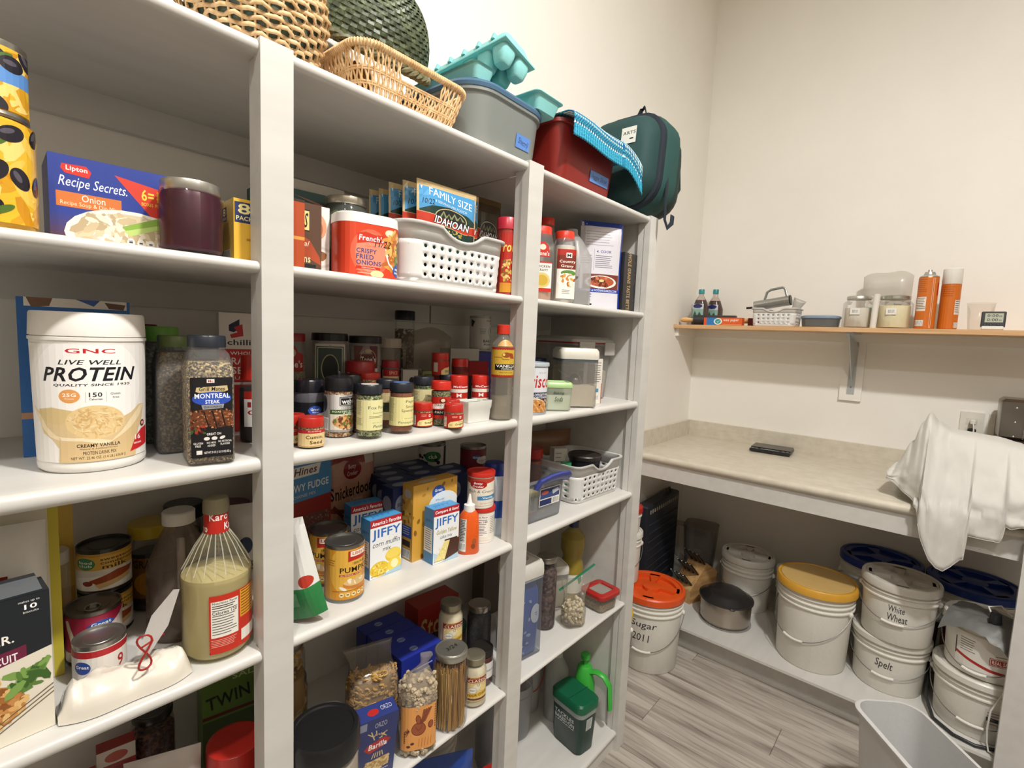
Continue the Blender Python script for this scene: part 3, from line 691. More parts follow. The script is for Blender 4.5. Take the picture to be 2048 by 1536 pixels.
def purple(label, x, y):
    return mason(label, x, y, S1, .0425, .105, M('#3c0820', .3, bp=.1, sc=40, var=.5), .92, glass=GL('#f3dfe6', .012), lidc='#c3c1ba')
purple('dark red pickled beet jar with a silver screw band beside the soup box', -.055, .266); purple('second beet jar mostly hidden behind the front beet jar', -.150, .318)
def eight_front(A): A.rect(0, 0, 1, 1, '#deb03a'); A.rect(.02, .05, .5, .38, '#22305e'); A.text('8', .1, .07, .4, .24, '#f2e29a', b=1); A.text('PACK', .06, .27, .46, .34, '#f2e29a', b=1); A.rect(.3, .62, 1, .66, '#b07a22')
def eight_side(A): A.rect(0, 0, 1, 1, '#d9b557'); A.rect(.15, .1, .5, .33, '#22305e'); A.text('8', .22, .12, .43, .24, '#f2e29a', b=1); A.text('PACK', .19, .26, .46, .31, '#f2e29a', b=1); A.barcode(.1, .8, .75, .95)
carton('yellow box marked 8 pack beside the first post on the upper shelf', -.045, .322, S1, .07, .062, .098, -4, '#d9b044', eight_front, eight_side)
# ---- shelf 2
t = carton('tall blue box standing behind the big white protein tub', -.22, .084, S2, .07, .135, .243, -6, '#2a66ae', lambda A: (A.rect(0, 0, 1, 1, '#2b69b2'), A.rect(.06, 0, .97, .055, '#efe8dc'), A.poly([(.08, .0), (.3, 0), (.27, .05), (.12, .06)], '#7d5a44'), A.poly([(.5, .0), (.72, 0), (.66, .04)], '#3c5fae'), A.poly([(.76, .01), (.96, .02), (.94, .055), (.8, .05)], '#6b4d3a'), A.rect(0, .72, .12, .76, '#b98a6a')))
def gnc(A):
    A.rect(0, 0, 1, 1, '#efece7'); A.ell(.5, .35, .40, .42, '#f8f6f3', n=30)
    A.text('GNC', .36, .035, .68, .075, '#c8202b', b=1); A.text('LIVE WELL', .31, .13, .72, .17, '#20202a', b=1, it=.25)
    A.text('PROTEIN', .19, .19, .84, .31, '#15151c', b=1, it=.28); A.text('PROTEIN', .192, .191, .842, .311, '#15151c', b=1, it=.28); A.text('QUALITY SINCE 1935', .27, .33, .79, .355, '#20202a', b=1, it=.1)
    A.ell(.375, .435, .07, .058, '#e8a25c'); A.text('25G', .33, .41, .42, .44, '#ffffff', b=1); A.text('Protein', .345, .45, .405, .462, '#ffffff'); A.text('150', .50, .405, .585, .445, '#20202a', b=1); A.text('Calories', .50, .455, .585, .47, '#20202a', b=1)
    A.rect(.478, .40, .480, .49, '#999999'); A.rect(.61, .40, .612, .49, '#999999'); A.text('Gluten', .64, .41, .71, .43, '#20202a'); A.text('Free', .655, .445, .70, .46, '#20202a')
    cr = '#dcc294'
    A.poly([(.05, .52), (.12, .57), (.2, .545), (.33, .60), (.5, .66), (.66, .66), (.8, .60), (.88, .54), (.955, .54), (.93, .66), (.87, .78), (.85, .9), (.84, 1), (.28, 1), (.29, .88), (.24, .80), (.16, .75), (.13, .66)], cr)
    A.poly([(.05, .52), (.14, .6), (.2, .7), (.27, .77), (.34, .79), (.5, .79), (.64, .83), (.72, .75), (.8, .65), (.9, .55), (.955, .54), (.9, .63), (.8, .73), (.72, .84), (.62, .86), (.48, .82), (.32, .82), (.22, .78), (.15, .7)], '#efdcb6')
    A.poly([(.12, .55), (.25, .53), (.4, .56), (.42, .62), (.3, .68), (.2, .66)], '#d8c08a')
    A.ell(.54, .66, .20, .145, '#e8cb94', n=26); A.scat(.36, .54, .72, .78, 150, .0011, ['#dfbe86', '#f0d8a8', '#d6b074', '#ecd09c'], 5, True, 3.5)
    A.poly([(.3, .78), (.45, .80), (.62, .85), (.7, .8), (.84, .7), (.83, 1), (.3, 1)], '#d9bd8c'); A.poly([(.3, .78), (.45, .795), (.62, .84), (.62, .86), (.45, .82), (.31, .81)], '#f0e0c0')
    A.ell(.93, .72, .03, .03, '#5a2a22'); A.ell(.93, .72, .018, .015, '#e8a59a')
    A.poly([(.84, .83), (.91, .77), (1.0, .75), (1.0, .92), (.78, .96)], '#c9252c'); A.text('16', .835, .815, .895, .86, '#ffffff', b=1); A.text('SERVINGS', .82, .885, .91, .9, '#ffffff', b=1)
    A.text('CREAMY VANILLA', .41, .845, .70, .875, '#3a2218', b=1); A.text('Natural & Artificial Flavors', .43, .882, .68, .895, '#6a4a38'); A.text('PROTEIN DRINK MIX', .45, .91, .67, .94, '#3a2218'); A.text('NET WT. 22.46 OZ. (1.4 LB.) 636.8 G', .37, .955, .74, .985, '#3a2218')
t = thing('protein_tub', 'large white tub of vanilla protein powder with an ice cream splash picture', 'tub', (-.122, .152, S2), -12)
LO('tub', [(0, .058), (.004, .062), (.010, .063), (.014, .0625), (.183, .0655), (.184, .067), (.188, .067), (.189, .064), (.205, .064)], M('#ebe8e3', .32, bp=.03), t, 40, k=12)
LO('lid', [(.190, .0665), (.220, .0650), (.2225, .0635), (.2225, .058), (.2215, .057)], M('#eae6e0', .35, bp=.03), t, 40, k=12)
A = Art(.165, .163); gnc(A); A.wrap(t, .0627, z0=.016, z1=.179, top=(.0654,), k=12, off=.0006)
SEAS = GR(['#8a7450', '#4a3c28', '#b39a6a', '#2e2620', '#d0bb8d', '#6d5636'], 420)
def jug(label, x, y, z, hx, hy, h, rz, cont, fill, lidc, art=None, s0=0, glass=PLAS, lidr=None, az=(.12, .68), W=None, lidh=.018, name='seasoning_jug', group=None):
    lidr = lidr or hy*.82
    prof = [(0, hx*.93, hy*.93, .01), (.004, hx, hy, .012), (h*.74, hx, hy, .012), (h*.86, hx*.86, hy*.86, .018), (h-lidh-.004, lidr*.95, lidr*.95, lidr*.95), (h-.004, lidr*.93, lidr*.93, lidr*.93)]
    cz = h*fill; cs = [(.003, hx*.92, hy*.92, .01), (.006, hx*.965, hy*.965, .011), (min(cz, h*.74), hx*.965, hy*.965, .011)]+([(cz, hx*.85, hy*.85, .016)] if cz > h*.74 else [])
    W = W or hy*1.75
    return jar(label, x, y, z, prof, (h-lidh, h, lidr), lidc, cs, cont, art, rz, glass, name, 'jar', group, k=5, z0=h*az[0], z1=h*az[1], W=W, s0=s0, rr=(hx, hy, .012))
def montreal(A):
    A.ell(.5, .5, .0, .0, '#000000') if 0 else None
    A.rect(0, .01, 1, .99, '#17161a'); A.rect(.38, .03, .56, .075, '#e9e6e0'); A.text('Mc', .41, .04, .53, .068, '#b0261c', b=1)
    A.poly([(.14, .13), (.86, .11), (.88, .17), (.8, .185), (.2, .195), (.12, .18)], '#cdb98a'); A.text('Grill Mates', .2, .125, .8, .175, '#1a1a1a', b=1, it=.1)
    A.ell(.5, .27, .46, .085, '#2d4fb4'); A.text('MONTREAL', .1, .205, .92, .265, '#ffffff', b=1); A.text('STEAK', .34, .285, .68, .33, '#ffffff', b=1); A.poly([(.25, .345), (.78, .34), (.76, .39), (.28, .40)], '#9a9c9c'); A.text('SEASONING', .3, .355, .73, .385, '#20242e', b=1)
    A.poly([(0, .42), (.25, .40), (1, .43), (1, .60), (.7, .63), (.3, .60), (0, .66)], '#6a3b24'); A.scat(0, .41, 1, .63, 150, .0011, ['#8e5030', '#3a2016', '#b07048', '#5a3222', '#c68a58'], 4)
    A.line([(.3, .42), (.4, .6)], .0018, '#1e120c'); A.line([(.5, .42), (.6, .62)], .0018, '#1e120c'); A.line([(.72, .43), (.8, .61)], .0018, '#1e120c'); A.scat(0, .6, .35, .7, 20, .0018, ['#a03a28', '#3d5a2a', '#5a1d18'], 9)
    A.text('GREAT ON', .36, .69, .7, .72, '#e9e6e0', b=1); A.ell(.36, .76, .07, .022, '#e9e6e0'); A.ell(.54, .76, .07, .022, '#e9e6e0'); A.ell(.73, .755, .07, .018, '#e9e6e0', a=-.4)
    A.text('GLUTEN', .06, .80, .27, .825, '#e9e6e0', b=1); A.text('FREE', .1, .835, .22, .86, '#e9e6e0', b=1); A.text('NO MSG', .36, .80, .57, .825, '#e9e6e0', b=1); A.text('ADDED', .37, .835, .56, .86, '#e9e6e0', b=1); A.text('NO ARTIFICIAL', .63, .79, .95, .815, '#e9e6e0', b=1); A.text('FLAVORS', .68, .825, .9, .85, '#e9e6e0', b=1)
    A.rect(.12, .90, .25, .95, '#e9e6e0'); A.text('NET WT 29 OZ (1 LB 13 OZ) 822 g', .3, .92, .92, .955, '#e9e6e0', b=1)
jug('clear steak seasoning jug with black cap and black label beside the first post', -.045, .281, S2, .042, .032, .196, -10, SEAS, .80, '#222831', montreal, az=(.06, .69), W=.056)
BRN = GR(['#5d4a30', '#40331f', '#7a6443', '#2c2416'], 380); GRN = GR(['#4e5a38', '#363f26', '#6c7a50', '#2a301e'], 380)
jug('brown herb jug standing right behind the steak seasoning jug', -.150, .268, S2, .040, .032, .192, -8, BRN, .86, '#5a6a3a')
t = jug('dark herb jug with bright green lid, behind the protein tub', -.250, .272, S2, .040, .034, .205, -8, GRN, .84, '#72b043', lidh=.026)
jug('dark red spice jug at the back of the protein tub shelf', -.335, .262, S2, .035, .032, .208, -8, GR(['#5a2a20', '#3d1c16', '#76402f'], 380), .84, '#6a1c22')
def caraway(A):
    A.rect(0, 0, 1, 1, '#e6e1da'); A.rect(0, .30, 1, .58, '#c32a2a'); A.rect(0, .60, 1, 1, '#b8231f'); A.poly([(.2, .10), (.42, .05), (.42, .13), (.3, .16), (.2, .15)], '#1d2a4a'); A.poly([(.3, .12), (.48, .09), (.5, .19), (.25, .21), (.22, .18), (.38, .16)], '#c32a2a')
    A.text('Schilling', .04, .22, .92, .28, '#1c2436', b=1); A.text('WHOLE', .22, .32, .75, .35, '#f3e9e2', b=1); A.text('CARAWAY', -.06, .37, 1.02, .43, '#f3e9e2', b=1); A.text('SEED', .25, .45, .78, .51, '#f3e9e2', b=1); A.text('(KUMMEL)', .15, .53, .9, .565, '#f3e9e2')
carton('white and red caraway seed tin partly hidden behind the first post', -.24, .385, S2, .04, .085, .237, -12, '#dcd6ce', caraway, name='spice_tin', cat='tin')
def labA(bg, txt, c='#ffffff', top=None):
    def f(A):
        A.rect(0, 0, 1, 1, bg)
        if top: A.rect(0, 0, 1, .22, top)
        for i, s in enumerate(txt): A.text(s, .12, .3+i*.22, .88, .45+i*.22, c, b=1)
    return f
jar('dark bottle with red cap and white label beside the first post', -.14, .388, S2, [(0, .022), (.003, .024), (.10, .024), (.118, .017), (.13, .017)], (.115, .160, .021), RED, (.003, .10, .0225), M('#1d1614', .5), labA('#e6e3de', ['12', 'OZ'], '#9a2020', '#b82a22'), z0=.03, z1=.095, W=.05, name='spice_bottle', cat='bottle')
# ---- shelf 3
def biscuit(A):
    A.rect(0, 0, 1, 1, '#1b2126'); A.text('makes up to', .78, .035, .93, .055, '#e8e6e0'); A.text('10', .82, .065, .91, .10, '#ffffff', b=1); A.text('biscuits', .81, .11, .92, .125, '#e8e6e0')
    A.text('RED LOBSTER.', .02, .24, .74, .30, '#f3efe6', b=1); A.poly([(0, .40), (.82, .34), (.82, .45), (0, .53)], '#6a1f3c'); A.text('CHEDDAR BAY BISCUIT', .0, .385, .76, .44, '#f5eef0', b=1, rot=-.03)
    A.poly([(0, .53), (1, .40), (1, 1), (0, 1)], '#e3dccb'); A.scat(.0, .5, .6, .62, 40, .006, ['#d9b56a', '#c69a4a', '#e8cd8e'], 3)
    A.ell(.42, .72, .38, .17, '#b37a42', n=30); A.scat(.06, .56, .80, .88, 230, .0035, ['#c58a4c', '#a66a34', '#d8a868', '#8d5528', '#bf8144', '#e0b878'], 6, True)
    A.scat(.72, .50, .95, .64, 26, .0042, ['#5a7f3a', '#3d6128', '#7ca050'], 8, asp=2.6)
    for k in range(3): A.line([(0, .98-.02*k), (.6, .90-.03*k), (1, .74-.03*k)], .0012, '#6a5a48')
t = carton('black biscuit mix box with a picture of golden biscuits at the left edge', -.03, -.048, S3, .05, .135, .192, 3, '#1b2126', biscuit, topa=lambda A: (A.rect(0, 0, 1, 1, '#20262b'), A.rect(.1, .42, .9, .46, '#3a4046'), A.rect(.5, .2, .9, .23, '#8a8e90')), name='biscuit_mix_box')
MB().add([(-.048, 0, .19), (-.004, 0, .19), (-.004, .13, .19), (-.048, .13, .19), (-.034, .004, .206), (-.022, .004, .206), (-.022, .126, .206), (-.034, .126, .206)], [(0, 1, 5, 4), (1, 2, 6, 5), (2, 3, 7, 6), (3, 0, 4, 7), (4, 5, 6, 7)]).build('folded_top', M('#22282d', .4), t)
pouch('white bag with red panel standing behind the black biscuit box', -.125, .045, S3, .10, .262, .04, -5, '#d9d6cf', lambda A: (A.rect(0, .25, .6, .5, '#7d2b22'), A.text('k', .8, .45, 1, .62, '#2a3f9a', b=1, it=.3)), name='powder_bag')
carton('cream box with blue script letter k behind the biscuit box', -.165, .035, S3, .05, .085, .272, -5, '#d8d2bd', lambda A: (A.rect(0, 0, 1, 1, '#ddd7c4'), A.rect(.86, 0, 1, 1, '#cdbd3c'), A.text('k', .45, .42, .8, .62, '#2a3f9a', b=1, it=.3)))
carton('tall yellow box at the back beside the milk cans', -.26, .085, S3, .06, .06, .268, -5, '#d2ac3e', lambda A: (A.rect(0, 0, 1, 1, '#d6b146'), A.text('O', .3, .28, .7, .4, '#4a3a70', b=1), A.rect(0, .7, 1, 1, '#c99a30')))
jar('square clear plastic jar behind the pink cans, left of the milk cans', -.27, .112, S3, [(0, .024, .024, .006), (.14, .024, .024, .006)], (.14, .16, .026), '#cfcac0', (.003, .05, .022), M('#7a6248', .7), glass=PLAS, name='storage_jar')
def milk(A):
    A.rect(0, 0, 1, 1, '#d9a948'); A.rect(0, .0, 1, .06, '#c9973a'); A.ell(.30, .25, .14, .17, '#3f8a52'); A.text('food', .20, .17, .40, .25, '#f2f4e8', b=1); A.text('club', .20, .27, .40, .34, '#f2f4e8', b=1)
    A.text('sweetened', .50, .10, .98, .18, '#3a2a1a', b=1); A.text('condensed', .50, .20, .98, .28, '#3a2a1a', b=1); A.text('milk', .52, .30, .84, .41, '#3a2a1a', b=1)
    A.poly([(0, .45), (1, .42), (1, 1), (0, 1)], '#ddd6c8'); A.ell(.5, .80, .48, .2, '#efeae0'); A.poly([(.35, .72), (.70, .50), (.95, .52), (.9, .66), (.45, .84)], '#a04a26'); A.poly([(.42, .84), (.9, .66), (.88, .80), (.48, .96)], '#d8b478'); A.ell(.33, .80, .07, .07, '#8a2a1c')
for i, z in enumerate((0, .080)):
    can(['lower sweetened condensed milk can of the pair beside the yellow lidded jar', 'upper sweetened condensed milk can with a slice of pie on its label'][i], -.262, .183, S3+z, .0385, .0785, '#d2a04a', milk, rz=-18, rim=M('#4a4a48', .35, .8))
def mol(A): A.rect(0, 0, 1, 1, '#6d4a1e'); A.rect(0, 0, 1, .08, '#1c1611'); A.text('GRANDMA', .08, .12, 1.1, .28, '#1b130c', b=1); A.ell(.5, .6, .4, .25, '#a8741f'); A.text('MOLASSES', .45, .50, 1.1, .6, '#1b130c', b=1); A.rect(0, .9, 1, 1, '#1c1611')
jar('dark molasses jar with yellow lid at the back of the third shelf', -.30, .262, S3, [(0, .033), (.004, .038), (.11, .038), (.135, .034), (.145, .033)], (.143, .166, .0385), '#b49b2e', (.003, .105, .0365), M('#1a0e08', .2), mol, rz=-15, z0=.02, z1=.115, W=.075)
t = thing('syrup_jug', 'large clear jug of dark syrup with white cap and moulded handle', 'jug', (-.17, .272, S3), -15)
LO('jug', [(0, .045), (.005, .05), (.10, .05), (.13, .047), (.175, .030), (.192, .021), (.20, .021)], GL('#c9b6a6', .16, .1), t, 40)
LO('syrup', [(.004, .044), (.008, .048), (.10, .048), (.126, .0455), (.127, .04)], M('#2c1710', .12), t, 40)
LO('lid', [(.198, .025), (.218, .025), (.22, .023), (.22, .01)], M('#cdc9c2', .4), t, 40)
MB().tube([(.048, .002, .10), (.052, .002, .125), (.044, .002, .155), (.030, .002, .178)], .0068, 8).build('handle', GL('#b8a89c', .35, .2), t, 50)
def karo(A):
    A.rect(0, 0, 1, 1, '#c22f1d'); A.poly([(.0, .0), (0, .95), (.03, 1), (0, 1)], '#8a1c12'); A.rect(.03, .10, .5, .72, '#ece8de'); A.text('Nutrition Facts', .05, .11, .48, .15, '#1a1a1a', b=1); A.bars(.05, .17, .47, .24, 2, '#333333')
    A.rect(.05, .25, .48, .262, '#1a1a1a'); A.text('Calories 120', .05, .27, .47, .325, '#1a1a1a', b=1); A.bars(.05, .34, .47, .70, 8, '#4a4a4a', .3); A.bars(.03, .76, .5, .9, 5, '#e8b8a8', .3)
    A.rect(.54, .02, 1, .5, '#d8a02c'); A.bars(.56, .04, .98, .5, 9, '#8a3018', .35); A.rect(.56, .72, 1, .92, '#e8e4da')
t = thing('syrup_bottle', 'ribbed clear bottle of pale corn syrup with red neck band', 'bottle', (-.060, .303, S3), -22)
LO('bottle', [(0, .043), (.004, .050), (.012, .052), (.120, .052), (.130, .0535), (.138, .0535), (.145, .050), (.185, .030), (.205, .0175), (.23, .0165)], GL('#efe9cf', .06, .06, .2), t, 40, k=10)
LO('corn_syrup', [(.004, .044), (.012, .0505), (.12, .0505), (.138, .0515), (.139, .04)], GL('#ece2b4', .72, .08, .2), t, 40, k=10)
mb = MB()
for i in range(20): q = 2*pi*i/20; mb.tube([(.0505*cos(q), .0505*sin(q), .146), (.031*cos(q), .031*sin(q), .185), (.0185*cos(q), .0185*sin(q), .205)], .0009, 5)
o = mb.build('rib_ring', GL('#f0ecd8', .3, .1), t, 60); o['kind'] = 'stuff'
LO('neck_band', [(.205, .0185), (.242, .0180)], M('#bd2a20', .3), t, 40, cap=(0, 0))
A = Art(.075, .036); A.text('Karo', .32, .08, .72, .42, '#f6e9e4', b=1); A.text('Karo', .62, .55, 1.0, .9, '#f6e9e4', b=1); A.text('Karo', -.05, .6, .28, .95, '#f6e9e4', b=1); A.wrap(t, .0185, z0=.206, z1=.242, top=(.0180,), name='neck_print', s0=.004)
LO('cap', [(.236, .0165), (.238, .0195), (.255, .0195), (.262, .0175), (.264, .012)], M('#8d866c', .35, .2), t, 40)
A = Art(.085, .098); karo(A); A.wrap(t, .052, z0=.017, z1=.115, s0=.034, k=10, off=.0008)
def pink(A): A.rect(0, 0, 1, 1, '#a62143'); A.poly([(.14, .08), (.2, .05), (.34, .6), (.26, .65)], '#e6e0c6'); A.ell(.62, .24, .17, .13, '#2f55a8'); A.text('Great', .50, .15, .74, .23, '#ffffff', b=1); A.text('Value', .52, .25, .72, .31, '#ffffff', b=1); A.poly([(.7, .3), (1, .05), (1, .6), (.75, .7)], '#d8c9c0'); A.rect(0, .78, 1, 1, '#d8d0c4')
can('crimson can with a pull ring lid behind the red rimmed can', -.186, .154, S3, .0365, .088, '#a62143', pink, rz=-15, rim=M('#6e6a62', .35, .8), pull=True)
def redc(A): A.rect(0, 0, 1, 1, '#e6e1d8'); A.rect(0, .0, 1, .2, '#b0232a'); A.ell(.3, .5, .12, .2, '#2f4a9a'); A.text('Great', .2, .42, .4, .52, '#ffffff', b=1); A.text('9', .75, .35, .85, .75, '#b0232a', b=1)
can('low can with red lid and white label in front of the crimson can', -.116, .149, S3, .0330, .066, '#e0dad0', redc, rz=-15)
t = thing('flour_bag', 'clear twisted plastic bag of white flour lying on the third shelf', 'bag', (-.045, .168, S3), -1)
nu, nv = 34, 16; vs = []; fs = []
for i in range(nu+1):
    u = i/nu; env = max(.0, 1-abs(2*u-1)**3.2); hh = .008+.048*env*(.82+.18*sin(7*u+1))+(.012 if .05 < u < .12 else 0)+(.016*math.exp(-((u-.93)/.05)**2)); ww = .018+.015*env
    for j in range(nv+1):
        a = pi*j/nv; wr = .009*mn.noise(Vector((u*7, a*1.6, 2)))+.006*abs(mn.noise(Vector((u*16, a*3.5, 5))))-.002
        vs.append((ww*cos(a)*(1+.06*sin(9*u)), (u-.5)*.158, max(.001, (hh+wr)*sin(a)**.75)))
for i in range(nu):
    for j in range(nv): a = i*(nv+1)+j; fs.append((a, a+1, a+nv+2, a+nv+1))
mk('bag_of_flour', vs, fs, M('#e2dbce', .16, bp=.35, sc=40, coat=.8), t, 80)
MB().add([(-.01, .014, .045), (.006, .026, .048), (.012, .05, .088), (-.004, .07, .132), (-.022, .066, .126), (-.030, .038, .09)], [(0, 1, 2, 5), (2, 3, 4, 5)]).build('twisted_tail', M('#cfcac4', .3, bp=.3), t, 60)
MB().tube([(.030-.014*i/24*0+.004*sin(q), .016+.0085*sin(2*q), .068+.026*cos(q)) for i, q in [(i, 2*pi*i/24) for i in range(24)]], .0015, 6, close=True).build('red_clip', M('#a31f1c', .4), t, 60)
MB().tube([(.014, .016, .068), (0, .034, .066), (-.014, .050, .062)], .0015, 6).build('red_tie', M('#a31f1c', .4), t, 60)
jar('yellow labelled jar standing behind the corn syrup bottle', -.30, .405, S3, [(0, .035), (.004, .038), (.13, .038), (.15, .034)], (.148, .170, .036), '#5c1d20', (.003, .13, .0365), M('#7a2a26', .6), lambda A: (A.rect(0, 0, 1, 1, '#d8cf9a'), A.ell(.62, .3, .2, .12, '#2f55a8'), A.text('Great', .5, .24, .74, .33, '#ffffff', b=1), A.text('1/20', .55, .5, .9, .7, '#2a2320', it=.3), A.bars(.05, .1, .35, .9, 8, '#8a8260')), rz=-20, z0=.03, z1=.13, W=.07)
jar('dark lidded jar at the back left of the corn syrup bottle', -.33, .325, S3, [(0, .030), (.13, .030), (.15, .026)], (.15, .178, .036), '#20242c', (.003, .12, .028), M('#302a28', .7), glass=PLAS)
pouch('white raisins bag standing between the syrup bottle and the post', -.21, .42, S3, .11, .19, .05, -18, '#cfcac6', lambda A: (A.ell(.3, .42, .12, .10, '#2a3550'), A.text('RAISINS', .1, .6, .75, .70, '#2a2f3a', b=1, rot=.05)), name='raisin_bag')
# ---- shelf 4
def zat(A): A.rect(0, 0, 1, 1, '#96251f'); A.rect(0, 0, 1, .18, '#cfc6ba'); A.ell(.5, .1, .3, .06, '#b04a3a'); A.poly([(.1, .25), (.9, .2), (.95, .5), (.85, .95), (.15, .95)], '#7d1c19'); A.text('ZATARAINS', .3, .45, 1.02, .6, '#e8d8c8', b=1, rot=1.5)
carton('red rice mix box nearer the mason jar on the fourth shelf', -.29, .165, S4, .03, .058, .168, -8, '#8e231e', zat, group=None)
carton('red rice mix box further left on the fourth shelf', -.27, .09, S4, .03, .070, .150, -8, '#8e231e', zat)
mason('dark mason jar behind the rice mix boxes', -.33, .262, S4, .038, .185, GR(['#4a2a20', '#2e1a14', '#6a4030'], 200), .8, lidc='#4a4844')
t = pouch('clear pouch printed jasmine lying open in front of the mason jar', -.16, .245, S4, .115, .205, .055, -22, GL('#cfc4bd', .75, .2), lambda A: (A.ell(.5, .28, .44, .16, '#bfb3aa'), A.text('Jasmine', .12, .16, .9, .30, '#7a2f33', it=.25, b=1), A.bars(.25, .34, .8, .46, 4, '#8a6a62'), A.rect(0, .55, 1, .58, '#e6dfd8')), name='rice_pouch')
def twin(A): A.rect(0, 0, 1, 1, '#55722f'); A.rect(0, .0, 1, .10, '#6d8a45'); A.text('EXTRA', .5, .02, .95, .06, '#a8c088', b=1); A.text('SALAD', .4, .08, .95, .13, '#a8c088', b=1); A.text('TWIN PACK', .05, .2, 1.3, .32, '#141a14', b=1, rot=-.1); A.rect(0, .40, 1, .43, '#5a1d18'); A.rect(0, .45, 1, 1, '#3a4a26')
carton('green twin pack box beside the first post on the fourth shelf', -.30, .362, S4, .08, .14, .245, -10, '#55722f', twin)
jar('large jar of brown rice with round red lid beside the first post', -.13, .345, S4, [(0, .047), (.005, .052), (.10, .052), (.13, .046), (.14, .044)], (.135, .185, .048), '#a8241b', (.003, .09, .05), GR(['#b79a6c', '#9a7f55', '#cfb587'], 350), rz=-15, name='rice_jar', glass=PLAS)
mason('glass jar of dark beans low at the left on the fourth shelf', -.10, .08, S4, .038, .13, GR(['#3a2a20', '#51392a', '#241811'], 120), .8)
# ================================================================ bay 2 (middle), shelf 1
t = carton('long pale box lying across the green box at the back of the middle upper shelf', -.24, .44, S1+.185, .05, .185, .022, -2, '#b9b4aa', None, name='flat_box'); 
t = thing('potato_box', 'dark green box with a mountain emblem at the back of the middle upper shelf', 'box', (-.20, .47, S1), -4)
MB().box(-.09, -.04, 0, 0, .135, .183, .001).build('box_body', M('#1f4a45', .5), t)
A = Art(.175, .183); A.rect(0, 0, 1, 1, '#1f4a45'); A.poly([(.35, .06), (1, .16), (1, .2), (.6, .12)], '#a8685c'); A.rect(0, .3, .3, .62, '#c9a987'); A.poly([(.12, .3), (.3, .3), (.27, .6), (.16, .6)], '#b5713a')
A.ell(.66, .55, .3, .16, '#cdb26c', n=26); A.ell(.66, .56, .285, .145, '#2b2f28', n=26)
for k in range(5): A.poly([(.42+k*.1, .62), (.48+k*.1, .49+.02*(k % 2)), (.55+k*.1, .62)], '#8b8d7e'); A.poly([(.45+k*.1, .62), (.48+k*.1, .52), (.5+k*.1, .62)], '#3a3d34')
A.plane(t, (0, -.04, .183), (0, 1, 0), (0, 0, -1), 'front_print')
def smore(A): A.rect(0, 0, 1, 1, '#5a4032'); A.rect(0, .10, .35, .42, '#2c221c'); A.rect(.02, .12, .33, .40, '#e0d08a'); A.text('S', .05, .15, .28, .37, '#17120e', b=1, it=.3); A.poly([(0, .5), (.35, .54), (.9, .78), (.98, .9), (.0, .78)], '#a8492a'); A.text('al', .05, .56, .35, .64, '#f0e2d0', it=.3); A.text('ns', .05, .80, .4, .88, '#e9d9a8', b=1); A.rect(0, .9, .7, 1, '#1d2020')
carton('brown hot drink packet box next to the first post on the middle upper shelf', -.055, .440, S1, .05, .034, .118, -2, '#4e382c', smore, lambda A: (A.rect(0, 0, 1, 1, '#b5451f'), A.rect(0, .35, 1, .37, '#d07a3a'), A.rect(0, .5, 1, .52, '#7a2a14')))
carton('orange and brown box pressed against the first post in front', -.012, .397, S1, .03, .024, .110, -2, '#a8431f', lambda A: (A.rect(0, 0, 1, 1, '#b04a24'), A.rect(0, .55, 1, .6, '#d49a4a'), A.rect(0, 0, 1, .04, '#3a2a22')))
def cocoa(A): A.rect(0, 0, 1, 1, '#e9e6df'); A.ell(.62, .3, .3, .2, '#e0a37c'); A.ell(.6, .33, .22, .14, '#c9704a'); A.ell(.62, .34, .12, .08, '#a84a2c'); A.ell(.6, .74, .6, .17, '#d6d1c8'); A.ell(.6, .74, .5, .13, '#efece6'); A.scat(.5, .6, .95, .75, 8, .005, ['#7a4a2c', '#9a6a44', '#5a3420'], 3); A.barcode(.05, .88, .6, .97)
carton('white box with a cocoa cup picture beside the brown packet box', -.085, .455, S1, .06, .072, .128, -3, '#e6e2da', cocoa)
mason('large mason jar of dried green leaves behind the fried onion tub', -.170, .592, S1, .046, .172, GR(['#3f4a2c', '#2a301e', '#6c7a48', '#23261a', '#55603a'], 130), .82, lidc='#b9b3a4', glass=GL('#dfe6dc', .07))
